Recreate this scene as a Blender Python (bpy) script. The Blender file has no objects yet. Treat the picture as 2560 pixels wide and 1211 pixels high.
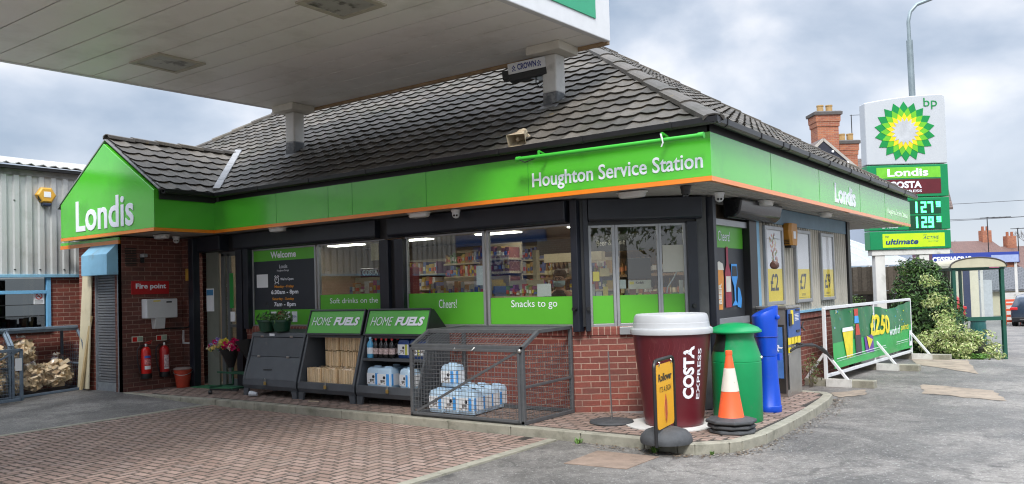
import bpy, bmesh, math, random
from mathutils import Vector, Matrix
R = math.radians
rnd = random.Random(7)
S = bpy.context.scene
COL = S.collection

# ---------------------------------------------------------------- camera
YAW, PITCH, ROLL = 0.6260, 0.0315, -0.0287
fw = Vector((-math.sin(YAW)*math.cos(PITCH), math.cos(YAW)*math.cos(PITCH), math.sin(PITCH)))
r0 = Vector((math.cos(YAW), math.sin(YAW), 0)); u0 = r0.cross(fw)
rt = math.cos(ROLL)*r0 + math.sin(ROLL)*u0; up = -math.sin(ROLL)*r0 + math.cos(ROLL)*u0
cam_d = bpy.data.cameras.new("camera"); cam = bpy.data.objects.new("camera", cam_d); COL.objects.link(cam)
m = Matrix((rt, up, -fw)).transposed().to_4x4(); m.translation = Vector((3.324, -8.208, 1.5232)); cam.matrix_world = m
cam_d.sensor_width = 36; cam_d.lens = 2060.7/2560*36; cam_d.shift_y = 55/2560
cam_d.clip_start = 0.05; cam_d.clip_end = 2000
S.camera = cam
# ---------------------------------------------------------------- world: overcast sky
W = bpy.data.worlds.new("World"); S.world = W; W.use_nodes = True
nt = W.node_tree; N = nt.nodes; K = nt.links; N.clear()
out = N.new('ShaderNodeOutputWorld'); bg = N.new('ShaderNodeBackground'); bg.inputs[1].default_value = 0.1
K.new(bg.outputs[0], out.inputs[0])
sky = N.new('ShaderNodeTexSky'); sky.sky_type = 'NISHITA'; sky.sun_disc = False
SUN_EL, SUN_AZ = R(48), R(150)
sky.sun_elevation = SUN_EL; sky.sun_rotation = SUN_AZ
tc = N.new('ShaderNodeTexCoord')
def wn(t, **kw):
    n = N.new(t)
    for k, v in kw.items(): setattr(n, k, v)
    return n
sep = wn('ShaderNodeSeparateXYZ'); K.new(tc.outputs['Generated'], sep.inputs[0])
mp = wn('ShaderNodeMapping'); mp.inputs['Scale'].default_value = (1.5, 1.5, 2.6); mp.inputs['Location'].default_value = (3.1, 1.4, .6); K.new(tc.outputs['Generated'], mp.inputs[0])
n1 = wn('ShaderNodeTexNoise'); n1.inputs['Scale'].default_value = 2.1; n1.inputs['Detail'].default_value = 7; n1.inputs['Roughness'].default_value = .48; n1.inputs['Distortion'].default_value = .15
K.new(mp.outputs[0], n1.inputs['Vector'])
ramp = wn('ShaderNodeValToRGB'); K.new(n1.outputs[0], ramp.inputs[0])
e = ramp.color_ramp.elements
e[0].position = .40; e[0].color = (.31, .39, .51, 1)
e[1].position = .63; e[1].color = (.95, .945, .965, 1)
x_ = ramp.color_ramp.elements.new(.5); x_.color = (.54, .60, .70, 1)
# an overcast sky is brighter overhead than at the horizon, with a pale band low down
zr = wn('ShaderNodeMapRange'); zr.inputs[1].default_value = .33; zr.inputs[2].default_value = .8; zr.inputs[3].default_value = 1.0; zr.inputs[4].default_value = 4.2
K.new(sep.outputs[2], zr.inputs[0])
lo = wn('ShaderNodeMapRange'); lo.inputs[1].default_value = 0.; lo.inputs[2].default_value = .2; lo.inputs[3].default_value = .65; lo.inputs[4].default_value = 0.
K.new(sep.outputs[2], lo.inputs[0])
mxl = wn('ShaderNodeMix', data_type='RGBA'); K.new(lo.outputs[0], mxl.inputs[0]); K.new(ramp.outputs[0], mxl.inputs[6]); mxl.inputs[7].default_value = (.80, .82, .86, 1)
mul = wn('ShaderNodeVectorMath', operation='SCALE'); K.new(mxl.outputs[2], mul.inputs[0])
m10 = wn('ShaderNodeMath', operation='MULTIPLY'); m10.inputs[1].default_value = 5.7; K.new(zr.outputs[0], m10.inputs[0]); K.new(m10.outputs[0], mul.inputs['Scale'])
mx = wn('ShaderNodeMix', data_type='RGBA'); mx.inputs[0].default_value = .93; K.new(sky.outputs[0], mx.inputs[6]); K.new(mul.outputs[0], mx.inputs[7])
K.new(mx.outputs[2], bg.inputs[0])
# ---------------------------------------------------------------- sun through cloud
sd = bpy.data.lights.new("sun", 'SUN'); sd.energy = 1.5; sd.angle = R(14); sd.color = (1, .96, .9)
sun = bpy.data.objects.new("sun", sd); COL.objects.link(sun)
sdir = Vector((math.cos(SUN_EL)*math.sin(SUN_AZ), math.cos(SUN_EL)*math.cos(SUN_AZ), math.sin(SUN_EL)))
sun.rotation_euler = sdir.to_track_quat('Z', 'Y').to_euler()
S.view_settings.view_transform = 'Standard'; S.view_settings.look = 'None'; S.view_settings.exposure = 1.1; S.view_settings.gamma = 1
S.render.engine = 'CYCLES'
cy = S.cycles; cy.filter_width = 1.15; cy.use_denoising = True; cy.max_bounces = 6; cy.diffuse_bounces = 4; cy.glossy_bounces = 3; cy.transparent_max_bounces = 14; cy.sample_clamp_indirect = 4
cy.caustics_reflective = False; cy.caustics_refractive = False

# ---------------------------------------------------------------- materials
MATS = {}
def nodes(name):
    mt = bpy.data.materials.new(name); mt.use_nodes = True
    t = mt.node_tree; b = t.nodes['Principled BSDF']
    return mt, t, b
def M(name, col, rough=.6, metal=0, var=.12, vs=6, bump=0, bs=60, emit=0, spec=.5, coat=0, dirt=None, trans=0):
    if name in MATS: return MATS[name]
    mt, t, b = nodes(name)
    b.inputs['Roughness'].default_value = rough; b.inputs['Metallic'].default_value = metal
    b.inputs['Specular IOR Level'].default_value = spec; b.inputs['Coat Weight'].default_value = coat; b.inputs['Coat Roughness'].default_value = .12; b.inputs['Coat IOR'].default_value = 1.6
    b.inputs['Transmission Weight'].default_value = trans
    c4 = (*col, 1)
    tc = t.nodes.new('ShaderNodeTexCoord')
    if var > 0:
        n = t.nodes.new('ShaderNodeTexNoise'); n.inputs['Scale'].default_value = vs; n.inputs['Detail'].default_value = 6; n.inputs['Roughness'].default_value = .6
        t.links.new(tc.outputs['Object'], n.inputs['Vector'])
        rp = t.nodes.new('ShaderNodeValToRGB'); rp.color_ramp.elements[0].position = .3; rp.color_ramp.elements[1].position = .7
        rp.color_ramp.elements[0].color = (*[c*(1-var) for c in col], 1); rp.color_ramp.elements[1].color = (*[min(1, c*(1+var)) for c in col], 1)
        t.links.new(n.outputs[0], rp.inputs[0]); src = rp.outputs[0]
        if dirt:   # blotches of dirt of their own colour: (colour, scale, low, high)
            n2 = t.nodes.new('ShaderNodeTexNoise'); n2.inputs['Scale'].default_value = dirt[1]; n2.inputs['Detail'].default_value = 9; n2.inputs['Roughness'].default_value = .65
            t.links.new(tc.outputs['Object'], n2.inputs['Vector'])
            mr = t.nodes.new('ShaderNodeMapRange'); mr.inputs[1].default_value = dirt[2]; mr.inputs[2].default_value = dirt[3]
            t.links.new(n2.outputs[0], mr.inputs[0])
            mm = t.nodes.new('ShaderNodeMix'); mm.data_type = 'RGBA'; t.links.new(mr.outputs[0], mm.inputs[0]); t.links.new(src, mm.inputs[6]); mm.inputs[7].default_value = (*dirt[0], 1); src = mm.outputs[2]
        t.links.new(src, b.inputs['Base Color'])
    else: b.inputs['Base Color'].default_value = c4
    if bump:
        nb = t.nodes.new('ShaderNodeTexNoise'); nb.inputs['Scale'].default_value = bs; nb.inputs['Detail'].default_value = 4
        t.links.new(tc.outputs['Object'], nb.inputs['Vector'])
        bp = t.nodes.new('ShaderNodeBump'); bp.inputs['Strength'].default_value = bump; bp.inputs['Distance'].default_value = .01
        t.links.new(nb.outputs[0], bp.inputs['Height']); t.links.new(bp.outputs[0], b.inputs['Normal'])
    if emit: b.inputs['Emission Color'].default_value = c4; b.inputs['Emission Strength'].default_value = emit
    MATS[name] = mt; return mt
def brick_mat(name, c1, c2, mortar, bw=.225, bh=.075, ms=.012, rough=.75, off=.5, stain=None):
    if name in MATS: return MATS[name]
    mt, t, b = nodes(name); L = t.links
    uv = t.nodes.new('ShaderNodeUVMap')
    nz = t.nodes.new('ShaderNodeTexNoise'); nz.inputs['Scale'].default_value = 9; L.new(uv.outputs[0], nz.inputs['Vector'])
    br = t.nodes.new('ShaderNodeTexBrick'); br.offset = off
    br.inputs['Color1'].default_value = (*c1, 1); br.inputs['Color2'].default_value = (*c2, 1); br.inputs['Mortar'].default_value = (*mortar, 1)
    br.inputs['Scale'].default_value = 1; br.inputs['Mortar Size'].default_value = ms/2; br.inputs['Mortar Smooth'].default_value = .15
    br.inputs['Brick Width'].default_value = bw; br.inputs['Row Height'].default_value = bh; br.inputs['Bias'].default_value = 0
    dv = t.nodes.new('ShaderNodeVectorMath'); dv.operation = 'MULTIPLY_ADD'; dv.inputs[1].default_value = (.006, .006, 0)
    L.new(nz.outputs[1], dv.inputs[0]); L.new(uv.outputs[0], dv.inputs[2]); L.new(dv.outputs[0], br.inputs['Vector'])
    n2 = t.nodes.new('ShaderNodeTexNoise'); n2.inputs['Scale'].default_value = 35; n2.inputs['Detail'].default_value = 5; L.new(uv.outputs[0], n2.inputs['Vector'])
    hs = t.nodes.new('ShaderNodeHueSaturation'); mr = t.nodes.new('ShaderNodeMapRange'); mr.inputs[3].default_value = .6; mr.inputs[4].default_value = 1.4
    L.new(n2.outputs[0], mr.inputs[0]); L.new(mr.outputs[0], hs.inputs['Value']); L.new(br.outputs[0], hs.inputs['Color'])
    src = hs.outputs[0]
    if stain:
        n3 = t.nodes.new('ShaderNodeTexNoise'); n3.inputs['Scale'].default_value = stain[1]; n3.inputs['Detail'].default_value = 7; L.new(uv.outputs[0], n3.inputs['Vector'])
        m3 = t.nodes.new('ShaderNodeMapRange'); m3.inputs[1].default_value = stain[2]; m3.inputs[2].default_value = stain[3]; L.new(n3.outputs[0], m3.inputs[0])
        mm = t.nodes.new('ShaderNodeMix'); mm.data_type = 'RGBA'; L.new(m3.outputs[0], mm.inputs[0]); L.new(src, mm.inputs[6]); mm.inputs[7].default_value = (*stain[0], 1); src = mm.outputs[2]
    L.new(src, b.inputs['Base Color']); b.inputs['Roughness'].default_value = rough
    bp = t.nodes.new('ShaderNodeBump'); bp.inputs['Strength'].default_value = .6; bp.inputs['Distance'].default_value = .008; bp.invert = True
    ad = t.nodes.new('ShaderNodeMath'); ad.operation = 'MULTIPLY_ADD'; ad.inputs[1].default_value = -.25; L.new(n2.outputs[0], ad.inputs[0]); L.new(br.outputs[1], ad.inputs[2])
    L.new(ad.outputs[0], bp.inputs['Height']); L.new(bp.outputs[0], b.inputs['Normal'])
    MATS[name] = mt; return mt
def glass_mat(name, tint=(.85, .9, .88), ior=1.75, rough=0):
    if name in MATS: return MATS[name]
    mt, t, b = nodes(name); t.nodes.remove(b); L = t.links
    o = t.nodes['Material Output']; tr = t.nodes.new('ShaderNodeBsdfTransparent'); tr.inputs[0].default_value = (*tint, 1)
    gl = t.nodes.new('ShaderNodeBsdfGlossy'); gl.inputs['Roughness'].default_value = rough
    fr = t.nodes.new('ShaderNodeFresnel'); fr.inputs[0].default_value = ior
    ge = t.nodes.new('ShaderNodeNewGeometry'); inv = t.nodes.new('ShaderNodeMath'); inv.operation = 'SUBTRACT'; inv.inputs[0].default_value = 1; L.new(ge.outputs['Backfacing'], inv.inputs[1])
    mu = t.nodes.new('ShaderNodeMath'); mu.operation = 'MULTIPLY'; L.new(fr.outputs[0], mu.inputs[0]); L.new(inv.outputs[0], mu.inputs[1])   # one coated face per pane
    mxs = t.nodes.new('ShaderNodeMixShader'); L.new(mu.outputs[0], mxs.inputs[0]); L.new(tr.outputs[0], mxs.inputs[1]); L.new(gl.outputs[0], mxs.inputs[2]); L.new(mxs.outputs[0], o.inputs[0])
    MATS[name] = mt; return mt
def attr_mat(name, rough=.7, bump=.2, bs=40, var=.25, spec=.4, moss=None):
    """base colour from the face colour attribute 'c' (each brick, leaf or packet its own pigment), broken up by noise"""
    if name in MATS: return MATS[name]
    mt, t, b = nodes(name); L = t.links
    a = t.nodes.new('ShaderNodeAttribute'); a.attribute_name = 'c'
    tc = t.nodes.new('ShaderNodeTexCoord'); n = t.nodes.new('ShaderNodeTexNoise'); n.inputs['Scale'].default_value = bs; n.inputs['Detail'].default_value = 6
    L.new(tc.outputs['Object'], n.inputs['Vector'])
    mr = t.nodes.new('ShaderNodeMapRange'); mr.inputs[3].default_value = 1-var*1.6; mr.inputs[4].default_value = 1+var*1.6; L.new(n.outputs[0], mr.inputs[0])
    hs = t.nodes.new('ShaderNodeHueSaturation'); L.new(mr.outputs[0], hs.inputs['Value']); L.new(a.outputs[0], hs.inputs['Color']); src = hs.outputs[0]
    if moss:
        for (mc, sc, lo_, hi_) in moss:
            n3 = t.nodes.new('ShaderNodeTexNoise'); n3.inputs['Scale'].default_value = sc; n3.inputs['Detail'].default_value = 8; n3.inputs['Roughness'].default_value = .62; L.new(tc.outputs['Object'], n3.inputs['Vector'])
            m3 = t.nodes.new('ShaderNodeMapRange'); m3.inputs[1].default_value = lo_; m3.inputs[2].default_value = hi_; L.new(n3.outputs[0], m3.inputs[0])
            mm = t.nodes.new('ShaderNodeMix'); mm.data_type = 'RGBA'; L.new(m3.outputs[0], mm.inputs[0]); L.new(src, mm.inputs[6]); mm.inputs[7].default_value = (*mc, 1); src = mm.outputs[2]
    L.new(src, b.inputs['Base Color']); b.inputs['Roughness'].default_value = rough; b.inputs['Specular IOR Level'].default_value = spec
    if bump:
        bp = t.nodes.new('ShaderNodeBump'); bp.inputs['Strength'].default_value = bump; bp.inputs['Distance'].default_value = .01; L.new(n.outputs[0], bp.inputs['Height']); L.new(bp.outputs[0], b.inputs['Normal'])
    MATS[name] = mt; return mt

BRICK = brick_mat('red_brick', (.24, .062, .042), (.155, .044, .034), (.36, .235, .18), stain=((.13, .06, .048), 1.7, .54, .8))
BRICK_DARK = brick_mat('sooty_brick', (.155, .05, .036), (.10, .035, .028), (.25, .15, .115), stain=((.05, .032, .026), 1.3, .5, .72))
BRICK_OLD = brick_mat('old_orange_brick', (.42, .15, .07), (.28, .085, .05), (.36, .25, .18))
BRICK_PALE = brick_mat('buff_brick', (.36, .2, .11), (.28, .15, .09), (.4, .33, .26))
PAVER = attr_mat('paving_brick', .8, .3, 45, .22, moss=[((.19, .145, .115), 1.1, .56, .85), ((.33, .27, .22), .8, .6, .95)])
TILE = attr_mat('concrete_roof_tile', .7, .35, 30, .2, .3, moss=[((.045, .045, .032), 1.6, .50, .72), ((.22, .16, .06), 7, .66, .74), ((.27, .25, .21), 2.3, .62, .9), ((.30, .29, .26), 24, .70, .76)])
ANY = attr_mat('printed_packets', .45, 0, 30, .1, .5)
LEAF = attr_mat('leaves', .5, 0, 12, .2, .4)
WOOD = attr_mat('split_wood', .75, .2, 50, .15, .3)
GREEN = M('green_fascia_panel', (.085, .55, .028), .25, var=.05, vs=1.2, spec=.7, coat=.8, bump=.12, bs=1.6, dirt=((.06, .34, .03), 1.4, .55, .9))
GREEN_D = M('sign_green', (.0, .21, .07), .35, var=.03)
GREEN_L = M('light_green', (.16, .52, .03), .4, var=.03)
FILM = M('green_window_film', (.10, .42, .03), .4, var=.04, vs=3)
ORANGE = M('orange_trim', (.88, .24, .01), .3, var=.04, coat=.8)
WHITE = M('white_paint', (.66, .67, .68), .4, var=.04, vs=5)
WHITE_D = M('weathered_white_paint', (.62, .61, .58), .55, var=.08, vs=5, dirt=((.3, .29, .26), 3, .55, .8))
LETTER = M('white_lettering', (.82, .84, .90), .35, var=0)
NAVY = M('dark_navy_paint', (.013, .016, .024), .38, var=.2, vs=4)
BLACK = M('black_plastic', (.012, .012, .013), .42, var=.2, vs=8)
ALU = M('grey_aluminium', (.36, .37, .38), .42, metal=.55, var=.08)
STEEL = M('brushed_steel', (.46, .45, .43), .32, metal=.9, var=.12, vs=5, bump=.05, bs=90)
GALV = M('galvanised_steel', (.33, .36, .39), .5, metal=.5, var=.15, vs=14)
GREYP = M('grey_steel_paint', (.07, .078, .088), .5, var=.12, vs=6, dirt=((.13, .13, .13), 7, .6, .85))
CAGE = M('dark_grey_cage_paint', (.10, .105, .11), .5, metal=.2, var=.15, vs=12)
BLUEP = M('light_blue_paint', (.22, .45, .62), .5, var=.08, dirt=((.2, .3, .36), 4, .55, .8))
BLUEGREY = M('blue_grey_paint', (.12, .21, .28), .5, var=.1)
CREAMW = M('cream_wall', (.55, .47, .33), .7, var=.06)
PAPER = M('white_paper', (.78, .80, .82), .7, var=.03)
RUBBER = M('grey_rubber', (.055, .058, .062), .75, var=.25, vs=9, bump=.25, bs=40)
RED = M('red_enamel', (.55, .012, .01), .3, var=.08)
REDSIGN = M('red_sign', (.42, .012, .015), .4, var=.04)
YELLOW = M('yellow_print', (.85, .66, .02), .4, var=.03)
GLASS = glass_mat('window_glass', (.82, .85, .83), ior=2.05)
COVER = glass_mat('poster_cover', (.97, .97, .97), 1.3)
GLASS2 = glass_mat('clear_glazing', (.93, .96, .95), 1.5)
PLASTICWRAP = glass_mat('clear_wrap', (.97, .97, .97), 1.55, .2)

# ---------------------------------------------------------------- mesh helpers
WLOC = {}
def tagit(o, label=None, cat=None, group=None, kind=None):
    if label: o['label'] = label
    if cat: o['category'] = cat
    if group: o['group'] = group
    if kind: o['kind'] = kind
    return o
def thing(name, label, cat, loc=(0, 0, 0), rz=0, group=None, local=False):
    o = bpy.data.objects.new(name, None); COL.objects.link(o); o.location = loc; o.rotation_euler = (0, 0, rz); o.empty_display_size = .2
    WLOC[o.name] = Vector((0, 0, 0)) if local else Vector(loc)
    return tagit(o, label, cat, group)
def axes(d, hint=(0, 0, 1)):
    d = Vector(d).normalized(); h = Vector(hint)
    if abs(d.dot(h)) > .98: h = Vector((1, 0, 0))
    a = d.cross(h).normalized(); return a, a.cross(d).normalized()
class MB:
    def __init__(s): s.v = []; s.f = []; s.m = []; s.c = []; s.uv = None
    def add(s, vs, fs, mi=0, col=(1, 1, 1)):
        n = len(s.v); s.v += [Vector(p) for p in vs]
        for f in fs: s.f.append([n+i for i in f]); s.m.append(mi); s.c.append(col)
        return s
    def box(s, a, b, mi=0, col=(1, 1, 1)):
        x0, y0, z0 = [min(p, q) for p, q in zip(a, b)]; x1, y1, z1 = [max(p, q) for p, q in zip(a, b)]
        return s.add([(x0, y0, z0), (x1, y0, z0), (x1, y1, z0), (x0, y1, z0), (x0, y0, z1), (x1, y0, z1), (x1, y1, z1), (x0, y1, z1)],
                     [(0, 3, 2, 1), (4, 5, 6, 7), (0, 1, 5, 4), (1, 2, 6, 5), (2, 3, 7, 6), (3, 0, 4, 7)], mi, col)
    def obox(s, c, x, y, z, mi=0, col=(1, 1, 1)):
        """box by centre and three half-axis vectors"""
        c, x, y, z = map(Vector, (c, x, y, z))
        return s.add([c-x-y-z, c+x-y-z, c+x+y-z, c-x+y-z, c-x-y+z, c+x-y+z, c+x+y+z, c-x+y+z],
                     [(0, 3, 2, 1), (4, 5, 6, 7), (0, 1, 5, 4), (1, 2, 6, 5), (2, 3, 7, 6), (3, 0, 4, 7)], mi, col)
    def bar(s, a, b, w, h=None, mi=0, hint=(0, 0, 1), col=(1, 1, 1)):
        """square bar from a to b; w across, h along hint"""
        a, b = Vector(a), Vector(b); h = w if h is None else h
        p, q = axes(b-a, hint)
        return s.obox((a+b)/2, (b-a)/2, p*w/2, q*h/2, mi, col)
    def prism(s, poly, d, mi=0, col=(1, 1, 1)):
        """flat polygon (3-D points) pushed along vector d"""
        d = Vector(d); n = len(poly); P = [Vector(p) for p in poly]
        return s.add(P+[p+d for p in P], [list(range(n))[::-1], [n+i for i in range(n)]]+[(i, (i+1) % n, n+(i+1) % n, n+i) for i in range(n)], mi, col)
    def tube(s, pts, r, n=8, mi=0, cap=True, col=(1, 1, 1)):
        pts = [Vector(p) for p in pts]; rr = r if isinstance(r, (list, tuple)) else [r]*len(pts)
        base = len(s.v); vs = []; fs = []; prev = None
        for i, p in enumerate(pts):
            d = (pts[min(i+1, len(pts)-1)]-pts[max(i-1, 0)])
            if prev is None: a, b = axes(d)
            else:
                dn = d.normalized(); a = (prev-dn*prev.dot(dn)).normalized(); b = a.cross(dn)
            prev = a
            for k in range(n):
                t = 2*math.pi*k/n; vs.append(p+(a*math.cos(t)+b*math.sin(t))*rr[i])
        for i in range(len(pts)-1):
            for k in range(n): fs.append((i*n+k, i*n+(k+1) % n, (i+1)*n+(k+1) % n, (i+1)*n+k))
        if cap: fs += [list(range(n)), [(len(pts)-1)*n+k for k in range(n)][::-1]]
        return s.add(vs, fs, mi, col)
    def lathe(s, prof, c=(0, 0, 0), n=24, mi=0, sx=1, sy=1, col=(1, 1, 1), a0=0, cap=True):
        c = Vector(c); vs = []; fs = []
        for r, z in prof:
            for k in range(n):
                t = 2*math.pi*k/n+a0; vs.append(c+Vector((r*math.cos(t)*sx, r*math.sin(t)*sy, z)))
        for i in range(len(prof)-1):
            for k in range(n): fs.append((i*n+k, i*n+(k+1) % n, (i+1)*n+(k+1) % n, (i+1)*n+k))
        if cap:
            if prof[0][0] > 1e-4: fs.append(list(range(n))[::-1])
            if prof[-1][0] > 1e-4: fs.append([(len(prof)-1)*n+k for k in range(n)])
        return s.add(vs, fs, mi, col)
    def loft(s, rings, mi=0, cap=True, col=(1, 1, 1)):
        n = len(rings[0]); vs = [p for r in rings for p in r]; fs = []
        for i in range(len(rings)-1):
            for k in range(n): fs.append((i*n+k, i*n+(k+1) % n, (i+1)*n+(k+1) % n, (i+1)*n+k))
        if cap: fs += [list(range(n))[::-1], [(len(rings)-1)*n+k for k in range(n)]]
        return s.add(vs, fs, mi, col)
    def sphere(s, c, r, n=12, mi=0, sc=(1, 1, 1), col=(1, 1, 1)):
        k = max(4, n//2); prof = [(max(1e-5, r*math.sin(math.pi*i/k)), -r*math.cos(math.pi*i/k)*sc[2]) for i in range(k+1)]
        return s.lathe(prof, c, n, mi, sc[0], sc[1], col)
    def build(s, name, mats, parent=None, bevel=0, smooth=False, label=None, cat=None, group=None, kind=None, uv=False, seg=2, recalc=True, loc=None):
        if not isinstance(mats, (list, tuple)): mats = [mats]
        off = Vector((0, 0, 0))
        if parent is not None: off = WLOC[parent.name]
        elif loc is not None: off = Vector(loc)
        me = bpy.data.meshes.new(name)
        me.from_pydata([p-off for p in s.v], [], s.f)
        for mm in mats: me.materials.append(mm)
        me.polygons.foreach_set('material_index', s.m)
        if recalc:
            bm = bmesh.new(); bm.from_mesh(me)
            bmesh.ops.recalc_face_normals(bm, faces=bm.faces); bm.to_mesh(me); bm.free()
        if any(c != (1, 1, 1) for c in s.c):
            at = me.color_attributes.new('c', 'FLOAT_COLOR', 'CORNER'); data = []
            for p, c in zip(me.polygons, s.c):
                data += [c[0], c[1], c[2], 1.0]*p.loop_total
            at.data.foreach_set('color', data)
        if uv:   # wall coordinates in metres: run along the wall, height
            ul = me.uv_layers.new(name='UVMap')
            for p in me.polygons:
                n = p.normal
                for li in p.loop_indices:
                    co = me.vertices[me.loops[li].vertex_index].co+off
                    if abs(n.z) > .7: ul.data[li].uv = (co.x, co.y)
                    else:
                        h = Vector((-n.y, n.x, 0)).normalized(); ul.data[li].uv = (co.dot(h), co.z)
        o = bpy.data.objects.new(name, me); COL.objects.link(o)
        if parent is not None:
            o.parent = parent; WLOC[o.name] = off
        else:
            o.location = off; WLOC[o.name] = off
        if bevel:
            bv = o.modifiers.new('bevel', 'BEVEL'); bv.width = bevel; bv.segments = seg; bv.limit_method = 'ANGLE'; bv.angle_limit = R(35); bv.use_clamp_overlap = True
        if smooth:
            for p in me.polygons: p.use_smooth = True
            try: me.set_sharp_from_angle(angle=R(35))
            except Exception: pass
        return tagit(o, label, cat, group, kind)
def copy_tree(o, parent=None):
    c = o.copy(); COL.objects.link(c); c.parent = parent
    WLOC[c.name] = WLOC.get(o.name, Vector((0, 0, 0)))
    for ch in list(o.children): copy_tree(ch, c)
    return c
def text(s, P, right, upv, w, h, mat, parent, name='lettering', bold=0, shear=0, depth=.006, space=1.0):
    """lettering fitted to a w x h box whose lower left corner is P"""
    cu = bpy.data.curves.new(name, 'FONT'); cu.body = s; cu.extrude = 0; cu.offset = bold; cu.shear = shear; cu.space_character = space; cu.resolution_u = 3; cu.fill_mode = 'FRONT'
    ob = bpy.data.objects.new(name, cu); COL.objects.link(ob); bpy.context.view_layer.update()
    me0 = bpy.data.meshes.new_from_object(ob.evaluated_get(bpy.context.evaluated_depsgraph_get()))
    bpy.data.objects.remove(ob); bpy.data.curves.remove(cu)
    vs = [v.co.copy() for v in me0.vertices]; fs = [list(p.vertices) for p in me0.polygons]; bpy.data.meshes.remove(me0)
    x0 = min(v.x for v in vs); x1 = max(v.x for v in vs); y0 = min(v.y for v in vs); y1 = max(v.y for v in vs)
    right = Vector(right).normalized(); upv = Vector(upv).normalized(); nrm = right.cross(upv); P = Vector(P)
    b = MB(); pts = [P+right*((v.x-x0)/(x1-x0)*w)+upv*((v.y-y0)/(y1-y0)*h)+nrm*depth for v in vs]
    b.add(pts, fs)
    # side walls so letters have thickness
    from collections import Counter
    ec = Counter(); ed = {}
    for f in fs:
        for i in range(len(f)):
            k = tuple(sorted((f[i], f[(i+1) % len(f)]))); ec[k] += 1; ed[k] = (f[i], f[(i+1) % len(f)])
    if depth > .003:
        n = len(b.v); b.v += [p-nrm*depth for p in pts]
        for k, c in ec.items():
            if c == 1:
                i, j = ed[k]; b.f.append([j, i, n+i, n+j]); b.m.append(0); b.c.append((1, 1, 1))
    return b.build(name, mat, parent, recalc=False)
def rbox(b, c, w, d, h, r, z0, mi=0, n=5, taper=1.0, col=(1, 1, 1)):
    """upright rounded-corner block (rings of a rounded rectangle)"""
    def ring(z, ww, dd, rr):
        P = []
        for qx, qy, a in ((1, 1, 0), (-1, 1, 90), (-1, -1, 180), (1, -1, 270)):
            for k in range(n):
                t = R(a+90*k/(n-1)); P.append(Vector((c[0]+qx*(ww/2-rr)+rr*math.cos(t), c[1]+qy*(dd/2-rr)+rr*math.sin(t), z)))
        return P
    return ring

# ================================================================ SETTING: ground, road, forecourt, pavement, kerb
def ss(x): x = max(0., min(1., x)); return x*x*(3-2*x)
def gz(x, y):
    z = -.1 + .1*ss((-7.2-x)/3.0)*ss((y+3.6)/2.8)
    if y > 9.5 and x > -9: z -= .38*ss((y-9.5)/5.5)
    if y > 14: z -= .62*ss((y-13)/30)*1.0
    return z
def ground_mesh():
    xs = [-160, -90, -50, -30, -22]+[-16+.5*i for i in range(53)]+[14, 20, 30, 50, 90, 160]
    ys = [-90, -50, -30, -20, -14]+[-10+.5*i for i in range(61)]+[24, 28, 32, 38, 44, 52, 65, 90, 140, 260]
    b = MB(); n = len(ys); b.v = [Vector((x, y, gz(x, y))) for x in xs for y in ys]
    for i in range(len(xs)-1):
        for j in range(n-1): b.f.append([i*n+j, (i+1)*n+j, (i+1)*n+j+1, i*n+j+1]); b.m.append(0); b.c.append((1, 1, 1))
    return b
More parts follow.
